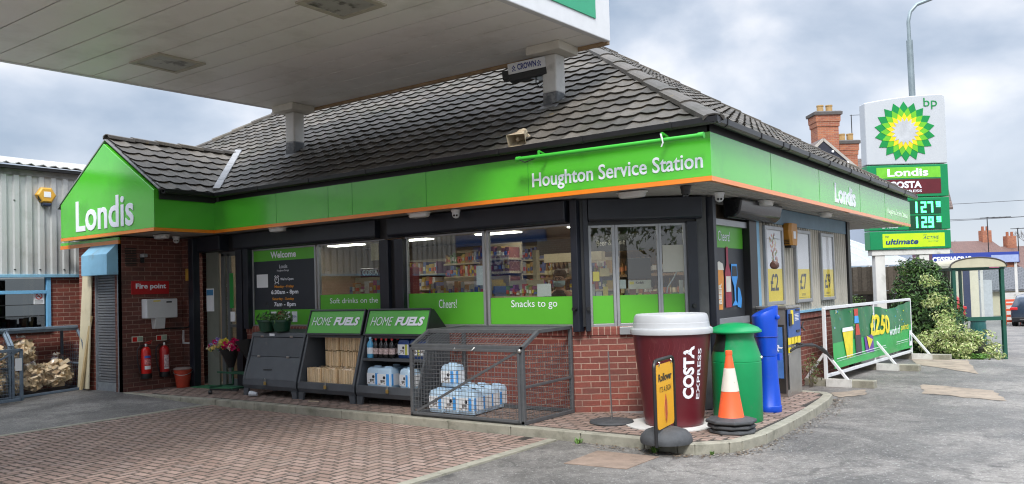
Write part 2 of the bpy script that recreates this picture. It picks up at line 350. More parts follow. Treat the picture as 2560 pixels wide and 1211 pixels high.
def asphalt():
    mt, t, b = nodes('worn_asphalt'); L = t.links
    tc = t.nodes.new('ShaderNodeTexCoord')
    def noise(sc, det=8, ro=.6, dist=0):
        n = t.nodes.new('ShaderNodeTexNoise'); n.inputs['Scale'].default_value = sc; n.inputs['Detail'].default_value = det; n.inputs['Roughness'].default_value = ro; n.inputs['Distortion'].default_value = dist
        L.new(tc.outputs['Object'], n.inputs['Vector']); return n
    def rng(src, a, c, lo_, hi_):
        m = t.nodes.new('ShaderNodeMapRange'); m.inputs[1].default_value = a; m.inputs[2].default_value = c; m.inputs[3].default_value = lo_; m.inputs[4].default_value = hi_; L.new(src, m.inputs[0]); return m.outputs[0]
    def mix(f, a, c):
        m = t.nodes.new('ShaderNodeMix'); m.data_type = 'RGBA'; L.new(f, m.inputs[0])
        for s_, v in ((6, a), (7, c)):
            if isinstance(v, tuple): m.inputs[s_].default_value = (*v, 1)
            else: L.new(v, m.inputs[s_])
        return m.outputs[2]
    big = noise(.55, 9, .62, .6); mid = noise(3.5, 9, .7); fine = noise(90, 4, .75); spk = noise(55, 2, .5); crack = noise(1.6, 10, .75, 1.2)
    c = mix(rng(big.outputs[0], .42, .58, 0, 1), (.135, .125, .115), (.29, .268, .243))
    c = mix(rng(mid.outputs[0], .48, .70, 0, .75), c, (.075, .069, .064))
    pat = noise(1.1, 3, .5, 2.0); c = mix(rng(pat.outputs[0], .56, .60, 0, .35), c, (.06, .056, .053))
    c = mix(rng(crack.outputs[0], .60, .70, 0, .75), c, (.055, .053, .052))
    c = mix(rng(fine.outputs[0], .35, .7, 0, .7), c, (.04, .039, .037))
    grit = noise(24, 5, .7); c = mix(rng(grit.outputs[0], .48, .68, 0, .42), c, (.06, .057, .053)); c = mix(rng(grit.outputs[0], .48, .34, 0, .28), c, (.34, .325, .305))
    c = mix(rng(spk.outputs[0], .64, .72, 0, .8), c, (.44, .43, .41))
    oil = noise(2.2, 4, .55, .4); c = mix(rng(oil.outputs[0], .66, .74, 0, .7), c, (.045, .043, .042))
    wob = noise(1.7, 6, .6); va = t.nodes.new('ShaderNodeVectorMath'); va.operation = 'MULTIPLY_ADD'; va.inputs[1].default_value = (1.1, 1.1, 0); L.new(wob.outputs[1], va.inputs[0]); L.new(tc.outputs['Object'], va.inputs[2])
    vo = t.nodes.new('ShaderNodeTexVoronoi'); vo.feature = 'DISTANCE_TO_EDGE'; vo.inputs['Scale'].default_value = .42; L.new(va.outputs[0], vo.inputs['Vector'])
    gate = noise(.5, 2, .5); gt = t.nodes.new('ShaderNodeMath'); gt.operation = 'MULTIPLY'; L.new(rng(vo.outputs[0], .003, .008, .45, 0), gt.inputs[0]); L.new(rng(gate.outputs[0], .46, .54, 0, 1), gt.inputs[1])
    c = mix(gt.outputs[0], c, (.035, .033, .031))
    L.new(c, b.inputs['Base Color'])
    L.new(rng(big.outputs[0], .35, .65, .55, .85), b.inputs['Roughness'])
    bp = t.nodes.new('ShaderNodeBump'); bp.inputs['Strength'].default_value = .6; bp.inputs['Distance'].default_value = .008
    L.new(fine.outputs[0], bp.inputs['Height']); L.new(bp.outputs[0], b.inputs['Normal'])
    return mt
ASPH = asphalt()
ground_mesh().build('road', ASPH, kind='structure', recalc=False, smooth=True)

def pick(cols, j=.13):
    c = rnd.choice(cols); k = 1+rnd.uniform(-j, j); return tuple(max(0, x*k) for x in c)
PAV = [(.275, .192, .157), (.256, .177, .144), (.288, .205, .17), (.238, .163, .131), (.268, .197, .167)]
def brick_top(b, x0, y0, x1, y1, zf, g=.0075, ch=.005, cols=PAV):
    """one paver: chamfered top standing out of its bed"""
    x0 += g; y0 += g; x1 -= g; y1 -= g; dz = rnd.uniform(-.0015, .0015); c = pick(cols)
    P = []
    for (x, y, k) in ((x0, y0, 0), (x1, y0, 0), (x1, y1, 0), (x0, y1, 0), (x0+ch, y0+ch, 1), (x1-ch, y0+ch, 1), (x1-ch, y1-ch, 1), (x0+ch, y1-ch, 1)):
        P.append((x, y, zf(x, y)+(dz+.014 if k else .004)))
    b.add(P, [(4, 5, 6, 7)], 0, c); n = len(b.v)-8; js = (.10, .082, .068)   # joint sand on the sides
    for f in ((0, 1, 5, 4), (1, 2, 6, 5), (2, 3, 7, 6), (3, 0, 4, 7)): b.f.append([n+q for q in f]); b.m.append(0); b.c.append(js)
# --- forecourt block paving: herringbone with a border course
FX0, FX1, FY1, FY0 = -7.72, -1.62, -.76, -9.06
fb = MB()
U = .1
for i in range(int((FX1-FX0)/U)):
    for j in range(int((FY1-FY0)/U)):
        x = FX0+U*2+i*U; y = FY0+j*U; c = (i+j) % 4
        if x+U > FX1-2*U+.012 or y+U > FY1-.2: continue
        okx = x+2*U <= FX1-2*U+.012; oky = y+2*U <= FY1-.2
        if c == 0: brick_top(fb, x, y, x+(2*U if okx else U), y+U, gz)
        elif c == 2: brick_top(fb, x, y, x+U, y+(2*U if oky else U), gz)
        elif (c == 1 and i == 0) or (c == 3 and j == 0): brick_top(fb, x, y, x+U, y+U, gz)
for j in range(int((FY1-FY0)/U)):
    y = FY0+j*U
    brick_top(fb, FX1-2*U, y, FX1, y+U, gz); brick_top(fb, FX0, y, FX0+2*U, y+U, gz)
for i in range(int((FX1-FX0)/U)-4):
    x = FX0+2*U+i*U; brick_top(fb, x, FY1-.215, x+U, FY1-.02, gz)
fb.build('forecourt_block_paving', PAVER, kind='structure', recalc=False)
BED = M('paving_bed', (.028, .024, .02), .95, var=.2, vs=20)
def sheet(poly_x0, poly_x1, y0, y1, dz, name, mat, n=24, kind='structure'):
    b = MB(); nx = max(2, int((poly_x1-poly_x0)/.5)); ny = max(2, int((y1-y0)/.5))
    for i in range(nx+1):
        for j in range(ny+1):
            x = poly_x0+(poly_x1-poly_x0)*i/nx; y = y0+(y1-y0)*j/ny; b.v.append(Vector((x, y, gz(x, y)+dz)))
    for i in range(nx):
        for j in range(ny): b.f.append([i*(ny+1)+j, (i+1)*(ny+1)+j, (i+1)*(ny+1)+j+1, i*(ny+1)+j+1]); b.m.append(0); b.c.append((1, 1, 1))
    return b.build(name, mat, kind=kind, recalc=False)
sheet(FX0, FX1, FY0, FY1, .006, 'forecourt_bed', BED)
CONC = M('kerb_concrete', (.285, .27, .215), .85, var=.16, vs=7, bump=.3, bs=70, dirt=((.14, .135, .10), 5, .5, .75))
CONC_P = M('pale_concrete', (.29, .235, .18), .9, var=.2, vs=3, bump=.3, bs=60, dirt=((.15, .125, .10), 5, .48, .75))
eb = MB()
for xa in (FX0-.11, FX1):
    y = FY0
    while y < FY1-.05:
        y2 = min(y+.915, FY1-.02); k = 4
        for q in range(k):
            ya, yb = y+(y2-y)*q/k, y+(y2-y)*(q+1)/k+(-.004 if q == k-1 else 0)
            b_ = [(xa, ya, gz(xa, ya)-.02), (xa+.11, ya, gz(xa, ya)-.02), (xa+.11, yb, gz(xa, yb)-.02), (xa, yb, gz(xa, yb)-.02)]
            eb.prism(b_, (0, 0, .038))
        y = y2
eb.build('paving_edging', CONC, kind='structure')
# --- pavement in front of the shop (running bond bricks) and its kerb
def inside(x, y, poly):
    r = False; n = len(poly)
    for i in range(n):
        (xa, ya), (xb, yb) = poly[i], poly[(i+1) % n]
        if (ya > y) != (yb > y) and x < (xb-xa)*(y-ya)/(yb-ya)+xa: r = not r
    return r
KERB = [(-10.06, -.90), (-8.45, -.83), (-7.655, -.755), (-6.74, -.741), (-5.825, -.741), (-4.91, -.741), (-3.995, -.741), (-3.08, -.741), (-2.165, -.741), (-1.25, -.745), (-.50, -.76),
        (-.12, -.82), (.06, -.81), (.31, -.56), (.385, -.42), (.46, 0.06), (.45, .97), (.41, 1.88), (.335, 2.79), (.26, 3.28), (.12, 3.5), (-.55, 3.62)]
WALLP = [(-.58, 3.62), (-.58, 1.40), (-2.03, .47), (-10.06, .47)]
pvp = KERB+WALLP
def inset(pts, w):
    o = []
    for i, p in enumerate(pts):
        a, c = pts[max(0, i-1)], pts[min(len(pts)-1, i+1)]; dx, dy = c[0]-a[0], c[1]-a[1]; L_ = math.hypot(dx, dy); o.append((p[0]-dy/L_*w, p[1]+dx/L_*w))
    return o
pvi = inset(KERB, .112)+WALLP
pb = MB(); zf0 = lambda x, y: -.013
y = -.98; row = 0
while y < 3.7:
    x = -10.2+(row % 2)*.1
    while x < .5:
        hit = [inside(xx, yy, pvi) for xx in (x+.02, x+.08, x+.12, x+.18) for yy in (y+.02, y+.08)]
        if all(hit): brick_top(pb, x, y, x+.2, y+.1, zf0)
        elif all(hit[:4]): brick_top(pb, x, y, x+.1, y+.1, zf0)
        elif all(hit[4:]): brick_top(pb, x+.1, y, x+.2, y+.1, zf0)
        x += .2
    y += .1; row += 1
pb.build('pavement', PAVER, kind='structure', recalc=False)
MB().add([(x, y, -.008) for x, y in pvp], [list(range(len(pvp)))]).build('pavement_bed', BED, kind='structure', recalc=False)
kb = MB()
for (xa, ya), (xb, yb) in zip(KERB[:-1], KERB[1:]):
    d = Vector((xb-xa, yb-ya, 0)); L_ = d.length; d.normalize(); n = Vector((-d.y, d.x, 0)); a = Vector((xa, ya, 0))+d*.004; c = Vector((xb, yb, 0))-d*.004
    za = .003
    kb.prism([a+Vector((0, 0, -.3)), c+Vector((0, 0, -.3)), c+n*.125+Vector((0, 0, -.3)), a+n*.125+Vector((0, 0, -.3))], (0, 0, .3+za+rnd.uniform(-.002, .002)))
kb.build('kerb', CONC, kind='structure', bevel=.012, seg=3)
# --- concrete patches and covers let into the tarmac
def patch(name, pts, mat, label, cat, dz=.006, thick=.02):
    n = len(pts); b = MB(); b.prism([(x, y, gz(x, y)+dz-thick) for x, y in pts], (0, 0, thick)); return b.build(name, mat, label=label, cat=cat)
DRAIN = M('rusty_cover', (.27, .20, .155), .8, metal=.2, var=.18, vs=8, bump=.6, bs=45, dirt=((.16, .12, .09), 6, .5, .8))
patch('access_cover', [(-.86, -1.06), (-.2, -1.04), (-.22, -1.66), (-.84, -1.72)], DRAIN, 'square brown metal cover set into tarmac by the kerb corner', 'cover')
for nm, pp in (('concrete_patch', [(.93, 5.68), (1.92, 5.25), (2.18, 4.16), (1.15, 4.59)]), ('concrete_patch', [(-.1, 10.6), (1.0, 10.2), (1.5, 7.5), (.3, 8.9)]), ('concrete_patch', [(.0, 4.1), (.32, 4.75), (.5, 4.2), (.25, 3.7)])):
    n = len(pp); b = MB(); vs = []
    q = 6
    for i in range(q+1):
        for j in range(q+1):
            u_, v_ = i/q, j/q; x = (1-u_)*(1-v_)*pp[0][0]+u_*(1-v_)*pp[1][0]+u_*v_*pp[2][0]+(1-u_)*v_*pp[3][0]; yy = (1-u_)*(1-v_)*pp[0][1]+u_*(1-v_)*pp[1][1]+u_*v_*pp[2][1]+(1-u_)*v_*pp[3][1]
            x += rnd.uniform(-.03, .03); yy += rnd.uniform(-.06, .06); b.v.append(Vector((x, yy, gz(x, yy)+.006)))
    for i in range(q):
        for j in range(q): b.f.append([i*(q+1)+j, (i+1)*(q+1)+j, (i+1)*(q+1)+j+1, i*(q+1)+j+1]); b.m.append(0); b.c.append((1, 1, 1))
    b.build(nm, CONC_P, kind='structure')

# ================================================================ SERVICE STATION
ST = thing('service_station', 'brick service station shop with green fascia, dark tiled roof and wraparound windows', 'building', (-4, 3, 0))
ZB, ZT, ZO = 2.609, 3.126, 2.661
A_ = Vector((-2.03, .45, 0)); B_ = Vector((-.62, 1.40, 0)); CD = (B_-A_).normalized(); CN = Vector((CD.y, -CD.x, 0))
def seg(b, P, Q, th, z0, z1, mi=0):
    P = Vector((*P, 0)) if len(P) == 2 else Vector(P); Q = Vector((*Q, 0)) if len(Q) == 2 else Vector(Q); d = (Q-P).normalized(); n = Vector((-d.y, d.x, 0))*th
    zz = Vector((0, 0, z0)); return b.prism([P+zz, Q+zz, Q+n+zz, P+n+zz], (0, 0, z1-z0), mi)
def ring_wall(path, th, z0, z1):
    """wall following a path, outer face on the right-hand side of travel"""
    P = [Vector((x, y, 0)) for x, y in path]; inn = []
    for i, p in enumerate(P):
        d1 = (P[i]-P[i-1]).normalized() if i else (P[1]-P[0]).normalized(); d2 = (P[i+1]-P[i]).normalized() if i < len(P)-1 else d1
        n1 = Vector((-d1.y, d1.x, 0)); n2 = Vector((-d2.y, d2.x, 0)); nn = (n1+n2).normalized(); inn.append(p+nn*th/max(.3, nn.dot(n1)))
    b = MB(); n = len(P); Z0 = Vector((0, 0, z0)); Z1 = Vector((0, 0, z1))
    for i in range(n-1):
        a, c, ci, ai = P[i], P[i+1], inn[i+1], inn[i]
        b.add([a+Z0, c+Z0, c+Z1, a+Z1, ai+Z0, ci+Z0, ci+Z1, ai+Z1], [(0, 1, 2, 3), (7, 6, 5, 4), (3, 2, 6, 7)])
    for i in (0, n-1): b.add([P[i]+Z0, P[i]+Z1, inn[i]+Z1, inn[i]+Z0], [(0, 1, 2, 3)])
    return b
ring_wall([(-8.62, .45), (-2.03, .45), (-.62, 1.40), (-.60, 7.76)], .22, -.15, .94).build('brick_wall', BRICK, ST, uv=True)
SOLD = brick_mat('soldier_brick', (.25, .066, .045), (.17, .046, .035), (.36, .235, .18), bw=.075, bh=.4, off=0)
ring_wall([(-8.62, .435), (-2.035, .435), (-.63, 1.385)], .24, .94, 1.045).build('brick_sill', SOLD, ST, uv=True, bevel=.03, seg=3)
ring_wall([(-.585, 2.62), (-.585, 7.76)], .2, .94, 1.035).build('brick_sill', SOLD, ST, uv=True)
# fire point wall, shutter pier and their corner
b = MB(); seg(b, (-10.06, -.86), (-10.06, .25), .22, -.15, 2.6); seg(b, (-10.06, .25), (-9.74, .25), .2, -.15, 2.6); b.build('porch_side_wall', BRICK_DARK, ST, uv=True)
b = MB(); seg(b, (-11.47, -.86), (-10.93, -.86), .2, -.15, 2.6); seg(b, (-10.175, -.86), (-10.062, -.86), .2, -.15, 2.6); seg(b, (-11.47, 2.8), (-11.47, -.66), .2, -.15, 2.6); b.box((-10.93, -.66, 2.3), (-10.175, -.86, 2.6)); b.build('pier_wall', BRICK, ST, uv=True)
b = MB()
for k in range(40): 
    z = .14+k*.047
    b.prism([(-10.9, -.80, z), (-10.9, -.825, z+.012), (-10.9, -.825, z+.036), (-10.9, -.80, z+.0465)], (.70, 0, 0))
b.build('roller_shutter', M('shutter_steel', (.30, .31, .33), .45, metal=.5, var=.1, vs=9), ST)
b = MB(); b.box((-10.93, -.865, -.02), (-10.90, -.80, 2.02)); b.box((-10.2, -.865, -.02), (-10.172, -.80, 2.02)); b.box((-10.9, -.84, -.02), (-10.2, -.80, .14)); b.build('shutter_frame', GALV, ST)
MB().prism([(-10.98, -.87, 1.97), (-10.98, -1.07, 1.97), (-10.98, -1.07, 2.32), (-10.98, -.87, 2.52)], (.84, 0, 0)).build('shutter_hood', BLUEP, ST, bevel=.006)
# door recess
b = MB(); b.box((-9.74, .17, -.01), (-9.60, .30, 2.58)); b.box((-8.66, .36, 0), (-8.50, .47, 2.58)); b.box((-8.46, .36, 1.0), (-8.33, .47, 2.58)); b.build('door_post', NAVY, ST, bevel=.004)
b = MB(); b.box((-9.58, .42, 0), (-9.24, .46, 2.33)); b.build('door_side_panel', M('grey_green_panel', (.17, .18, .15), .3, var=.08), ST, bevel=.003)
dr = MB(); 
for q in ((-9.20, -9.10), (-9.03, -8.96), (-8.71, -8.665)): dr.box((q[0], .45, 0.0), (q[1], .50, 2.3))
dr.box((-9.2, .45, 2.25), (-8.66, .51, 2.33)); dr.box((-8.96, .455, .02), (-8.71, .495, .14)); dr.box((-8.96, .455, 1.02), (-8.71, .495, 1.07))
DO = dr.build('door', M('door_grey', (.10, .11, .11), .45, var=.1), ST, bevel=.003)
MB().box((-9.10, .47, .05), (-8.70, .478, 2.28)).build('door_glass', GLASS, DO)
b = MB(); b.box((-8.94, .440, 1.35), (-8.84, .446, 1.95)); b.build('door_sticker', M('sticker_green', (.02, .28, .05), .4, var=.1), DO)
b = MB(); b.box((-8.93, .440, 1.12), (-8.80, .446, 1.29)); b.build('door_notice', PAPER, DO)
b = MB(); b.box((-9.57, .408, 1.30), (-9.36, .418, 1.70)); b.build('notice_paper', PAPER, ST)
b = MB(); b.box((-9.56, .404, 1.58), (-9.37, .412, 1.68)); b.build('notice_header', M('notice_blue', (.06, .22, .42), .5, var=.1), ST)
MB().box((-9.6, .1, -.006), (-8.6, .5, .012)).build('door_mat', M('green_mat', (.03, .16, .07), .9, var=.2), ST)
# windows: A point, direction, outward normal
FR = Vector((1, 0, 0)); FN = Vector((0, -1, 0)); O0 = Vector((0, .45, 0))
def wbox(b, O, D, Nn, s0, s1, o0, o1, z0, z1, mi=0):
    return b.prism([O+D*s0+Nn*o0+Vector((0, 0, z0)), O+D*s1+Nn*o0+Vector((0, 0, z0)), O+D*s1+Nn*o1+Vector((0, 0, z0)), O+D*s0+Nn*o1+Vector((0, 0, z0))], (0, 0, z1-z0), mi)
def window(O, D, Nn, s0, s1, z0, z1, film, mull_l=.035, mull_r=.035):
    f = MB()
    wbox(f, O, D, Nn, s0-mull_l, s0, -.06, -.005, z0-.045, z1+.03); wbox(f, O, D, Nn, s1, s1+mull_r, -.06, -.005, z0-.045, z1+.03)
    wbox(f, O, D, Nn, s0, s1, -.058, -.008, z0-.045, z0); wbox(f, O, D, Nn, s0, s1, -.058, -.008, z1, z1+.03)
    w = f.build('window', ALU, ST, bevel=.003)
    wbox(MB(), O, D, Nn, s0, s1, -.036, -.028, z0, z1).build('window_pane', GLASS, w)
    if film: wbox(MB(), O, D, Nn, s0+.004, s1-.004, -.026, -.022, z0+.004, film).build('window_film', FILM, w)
    return w
w1 = window(O0, FR, FN, -8.31, -6.775, 1.065, 2.30, 0)
for z0, z1, mt_ in ((2.115, 2.296, FILM), (1.312, 2.115, M('night_blue_film', (.022, .027, .036), .5, var=.05)), (1.069, 1.312, FILM)):
    wbox(MB(), O0, FR, FN, -8.306, -6.779, -.026, -.022, z0, z1).build('window_film', mt_, w1)
def tw(s, x0, x1, z0, z1, par, mat=LETTER, bold=0, shear=0, off=-.021, O=O0, D=FR, Nn=FN, depth=.002, space=1):
    return text(s, O+D*x0+Nn*off+Vector((0, 0, z0)), D, (0, 0, 1), x1-x0, z1-z0, mat, par, 'lettering', bold, shear, depth, space)
OTXT = M('orange_lettering', (.85, .33, .02), .5, var=0)
tw('Welcome', -7.86, -7.22, 2.155, 2.265, w1, bold=.03)
tw('Londis', -7.64, -7.44, 1.985, 2.045, w1); tw('Houghton Garage', -7.70, -7.40, 1.925, 1.965, w1)
tw("We're Open:", -7.62, -7.29, 1.775, 1.83, w1, bold=.02)
tw('Monday - Friday', -7.77, -7.29, 1.655, 1.71, w1, OTXT, .015); tw('6:30am - 8pm', -7.86, -7.18, 1.545, 1.635, w1, bold=.03)
tw('Saturday - Sunday', -7.83, -7.29, 1.455, 1.51, w1, OTXT, .015); tw('7am - 8pm', -7.79, -7.25, 1.345, 1.435, w1, bold=.03)
b = MB(); b.lathe([(.042, -.002), (.055, -.002), (.055, .002), (.042, .002)], (0, 0, 0), 20, cap=False)
b.v = [Vector((-7.71+p.x, .468+p.z, 1.80+p.y)) for p in b.v]
b.bar((-7.71, .47, 1.80), (-7.71, .47, 1.835), .006); b.bar((-7.71, .47, 1.80), (-7.735, .47, 1.80), .006); b.bar((-7.765, .47, 1.85), (-7.735, .47, 1.872), .012); b.bar((-7.655, .47, 1.85), (-7.685, .47, 1.872), .012); b.bar((-7.745, .47, 1.75), (-7.76, .47, 1.73), .01); b.bar((-7.675, .47, 1.75), (-7.66, .47, 1.73), .01)
b.build('clock_symbol', LETTER, w1)
wbox(MB(), O0, FR, FN, -8.23, -7.94, -.021, -.018, 1.68, 1.90).build('notice_paper', PAPER, w1)
for k, (x, mt_) in enumerate(((-7.87, PAPER), (-7.69, M('card_red', (.35, .1, .04), .5)), (-7.52, PAPER), (-7.35, PAPER))):
    wbox(MB(), O0, FR, FN, x, x+.13, -.021, -.018, 1.11, 1.28).build('payment_card_sticker', mt_, w1)
tw('VISA', -7.34, -7.23, 1.18, 1.215, w1, M('card_blue', (.02, .05, .3), .5), off=-.017)
tw('P', -7.84, -7.78, 1.15, 1.25, w1, M('card_black', (.02, .02, .02), .5), .03, off=-.017)
w2 = window(O0, FR, FN, -6.665, -5.27, 1.065, 2.30, 1.53)
tw('Soft drinks on the go', -6.44, -5.22+.0, 1.37, 1.475, w2)
w3 = window(O0, FR, FN, -4.79, -3.425, 1.075, 2.30, 1.51)
tw('Cheers!', -4.22, -3.9, 1.30, 1.42, w3)
w4 = window(O0, FR, FN, -3.32, -1.995, 1.075, 2.30, 1.425)
tw('Snacks to go', -2.98, -2.27, 1.27, 1.39, w4)
for (s0, s1) in ((.245, .504), (.578, 1.052), (1.11, 1.378)):
    window(A_, CD, CN, s0, s1, 1.075, 2.26, 1.42)
wbox(MB(), A_, CD, CN, 1.12, 1.375, -.02, -.012, 1.69, 2.02).build('window_board', M('cream_board', (.48, .47, .40), .6, var=.05), ST)
# night hatch drawer under the corner window
wbox(MB(), A_, CD, CN, .56, .95, -.0, .05, .94, 1.035).build('night_hatch_drawer', ALU, ST, bevel=.005)
# notices on the panes
for (O, D, Nn, s0, s1, z0, z1) in ((O0, FR, FN, -3.56, -3.43, 1.60, 1.86), (O0, FR, FN, -2.58, -2.37, 1.43, 1.59), (O0, FR, FN, -5.55, -5.39, 2.02, 2.27)):
    wbox(MB(), O, D, Nn, s0, s1, -.044, -.040, z0, z1).build('notice_paper', PAPER if z1 < 2 else M('cream_poster', (.62, .5, .3), .6, var=.2, vs=20), ST)
# posts and roller shutter housings
po = [(-8.66, -8.50), (-5.265, -5.09), (-4.965, -4.80)]
for (a, c) in po[1:]:
    wbox(MB(), O0, FR, FN, a, c, -.05, .075, .99, 2.3).build('window_post', NAVY, ST, bevel=.006)
wbox(MB(), O0, FR, FN, -5.09, -4.965, -.05, .01, 1.0, 2.3).build('window_post', BLACK, ST)
wbox(MB(), O0, FR, FN, -1.993, -1.90, -.05, .075, .99, 2.6).build('window_post', NAVY, ST, bevel=.006)
wbox(MB(), A_, CD, CN, .15, .212, -.05, .085, .99, 2.6).build('window_post', NAVY, ST, bevel=.006)
wbox(MB(), A_, CD, CN, .02, .15, -.05, .06, 1.05, 2.6).build('window_post', BLACK, ST)
wbox(MB(), A_, CD, CN, 1.413, 1.535, -.05, .07, .99, 2.3).build('window_post', NAVY, ST, bevel=.006)
wbox(MB(), A_, CD, CN, 1.535, 1.66, -.05, .03, 0.0, 2.6).build('corner_column', M('dark_grey_column', (.07, .072, .072), .6, var=.2), ST, bevel=.006)
wbox(MB(), B_, Vector((0, 1, 0)), Vector((1, 0, 0)), -.02, .08, -.05, .06, 0, 2.6).build('window_post', NAVY, ST, bevel=.006)
for (s0, s1, O, D, Nn) in ((-4.93, -4.80, O0, FR, FN), (-1.97, -1.92, O0, FR, FN), (.16, .21, A_, CD, CN), (1.44, 1.5, A_, CD, CN)):
    c = O+D*(s0+s1)/2+Nn*.07+Vector((0, 0, 1.27)); MB().tube([c, c+Nn*.06], .025, 10).build('shutter_lock', BLACK, ST)
def housing(O, D, Nn, s0, s1, o1, z0, z1, mat=NAVY):
    p = [O+Nn*(-.1)+D*s0+Vector((0, 0, z0)), O+Nn*(o1-.03)+D*s0+Vector((0, 0, z0)), O+Nn*o1+D*s0+Vector((0, 0, z0+.03)), O+Nn*o1+D*s0+Vector((0, 0, z1)), O+Nn*(-.1)+D*s0+Vector((0, 0, z1))]
    return MB().prism(p, D*(s1-s0)).build('shutter_housing', mat, ST, bevel=.01)
housing(O0, FR, FN, -9.72, -8.95, .20, 2.34, 2.6); housing(O0, FR, FN, -8.68, -5.30, .12, 2.335, 2.6); housing(O0, FR, FN, -5.06, -2.04, .12, 2.335, 2.6); housing(A_, CD, CN, .215, 1.60, .11, 2.33, 2.6)
b = MB(); b.box((-9.74, .44, 2.32), (-1.99, .66, 2.615)); wbox(b, A_, CD, CN, .0, 1.69, -.2, -.001, 2.29, 2.615); b.build('window_head', BLACK, ST)
RD = Vector((0, 1, 0)); RN = Vector((1, 0, 0)); RO = Vector((-.6, 0, 0))
MB().prism([(-.62, 1.86, 2.36), (-.48, 1.86, 2.36), (-.40, 1.86, 2.42), (-.37, 1.86, 2.56), (-.37, 1.86, 2.605), (-.62, 1.86, 2.605)], (0, 1.6, 0)).build('shutter_housing', M('glossy_black', (.012, .012, .014), .22, var=.2), ST, bevel=.02, smooth=True)
# side door window with drinks artwork
wbox(MB(), RO, RD, RN, 1.42, 2.60, -.1, -.05, 1.03, 2.33).build('poster_backing', M('poster_charcoal', (.03, .033, .038), .45, var=.05), ST)
pw = wbox(MB(), RO, RD, RN, 1.42, 1.45, -.06, .02, 1.0, 2.34); wbox(pw, RO, RD, RN, 1.45, 2.60, -.06, .01, 1.0, 1.09); wbox(pw, RO, RD, RN, 1.45, 2.6, -.06, .015, 2.26, 2.34)
PW = pw.build('drinks_window', ALU, ST, bevel=.003)
wbox(MB(), RO, RD, RN, 1.45, 2.58, -.048, -.044, 1.985, 2.26).build('window_film', FILM, PW)
tw('Cheers!', 1.72, 2.12, 2.07, 2.20, PW, off=-.043, O=RO, D=RD, Nn=RN)
def flat(poly, off, mat, par, name, O=RO, D=RD, Nn=RN, th=.003):
    return MB().prism([O+D*s+Nn*off+Vector((0, 0, z)) for s, z in poly], Nn*th).build(name, mat, par)
AMB = M('print_amber', (.75, .30, .05), .5); WINE = M('print_wine', (.33, .03, .06), .5); SKYB = M('print_blue', (.06, .34, .80), .5); CRM = M('print_cream', (.75, .72, .62), .5)
flat([(1.62, 1.20), (1.80, 1.20), (1.86, 1.60), (1.84, 1.72), (1.60, 1.72), (1.56, 1.60)], -.043, AMB, PW, 'beer_print')
flat([(1.56, 1.70), (1.60, 1.78), (1.72, 1.81), (1.84, 1.78), (1.87, 1.70)], -.042, CRM, PW, 'beer_foam_print')
flat([(1.90, 1.22), (2.10, 1.22), (2.10, 1.66), (2.03, 1.78), (2.03, 2.0), (1.96, 2.0), (1.96, 1.78), (1.90, 1.66)], -.041, WINE, PW, 'wine_bottle_print')
flat([(1.92, 1.42), (2.08, 1.42), (2.08, 1.62), (1.92, 1.62)], -.037, CRM, PW, 'wine_label_print')
flat([(2.12, 1.78), (2.32, 1.78), (2.33, 1.60), (2.26, 1.48), (2.25, 1.30), (2.34, 1.24), (2.12, 1.24), (2.21, 1.30), (2.20, 1.48), (2.12, 1.60)], -.039, SKYB, PW, 'glass_print')
flat([(2.14, 1.75), (2.30, 1.75), (2.31, 1.62), (2.13, 1.62)], -.036, M('print_dark', (.03, .035, .04), .5), PW, 'glass_hollow_print')
flat([(2.30, 1.22), (2.42, 1.20), (2.46, 1.32), (2.40, 1.45), (2.33, 1.48)], -.038, SKYB, PW, 'grape_print')
text('BEER', RO+RD*1.755+RN*(-.038)+Vector((0, 0, 1.27)), (0, 0, 1), (0, -1, 0), .26, .09, CRM, PW, 'lettering', .03)
wbox(MB(), RO, RD, RN, 2.60, 2.88, -.1, .05, 1.0, 2.36).build('window_post', BLACK, ST, bevel=.005)
wbox(MB(), RO, RD, RN, 2.88, 3.07, -.1, .02, 1.03, 2.38).build('corner_trim', BLUEP, ST, bevel=.003)
wbox(MB(), RO, RD, RN, 1.40, 2.9, -.12, -.0, .94, 1.03).build('window_ledge', ALU, ST)
# ribbed cladding on the side wall
def cladding(name, O, D, Nn, s0, s1, z0, z1, per, dep, mat, par):
    b = MB(); n = int((s1-s0)/per); pr = []
    for k in range(n):
        s = s0+k*per
        pr += [(s, 0), (s+per*.42, 0), (s+per*.52, dep), (s+per*.9, dep), (s+per, 0)]
    for i in range(len(pr)-1):
        (a, oa), (c, oc) = pr[i], pr[i+1]
        if abs(a-c) < 1e-6: continue
        b.add([O+D*a+Nn*oa+Vector((0, 0, z0)), O+D*c+Nn*oc+Vector((0, 0, z0)), O+D*c+Nn*oc+Vector((0, 0, z1)), O+D*a+Nn*oa+Vector((0, 0, z1))], [(0, 1, 2, 3)])
    return b.build(name, mat, par, recalc=False)
CLAD = M('stone_grey_cladding', (.47, .44, .37), .7, var=.08, vs=2, dirt=((.28, .26, .22), 3, .55, .85))
cladding('side_cladding', RO, RD, RN, 3.07, 7.75, 1.075, 2.37, .125, .022, CLAD, ST)
wbox(MB(), RO, RD, RN, 3.07, 7.76, -.1, -.005, 1.036, 2.6).build('side_wall', CLAD, ST)
wbox(MB(), RO, RD, RN, 3.07, 7.70, -.02, .045, 1.04, 1.075).build('sill_trim', BLUEP, ST)
wbox(MB(), RO, RD, RN, 3.46, 7.70, -.02, .034, 2.372, 2.604).build('blue_head_band', BLUEGREY, ST)
wbox(MB(), RO, RD, RN, 7.70, 7.88, -.15, .06, -.1, 2.6).build('corner_post', BLACK, ST)
seg(MB(), (-.6, 7.8), (-9, 7.8), .2, -.1, 2.6).build('rear_wall', BRICK, ST, uv=True)
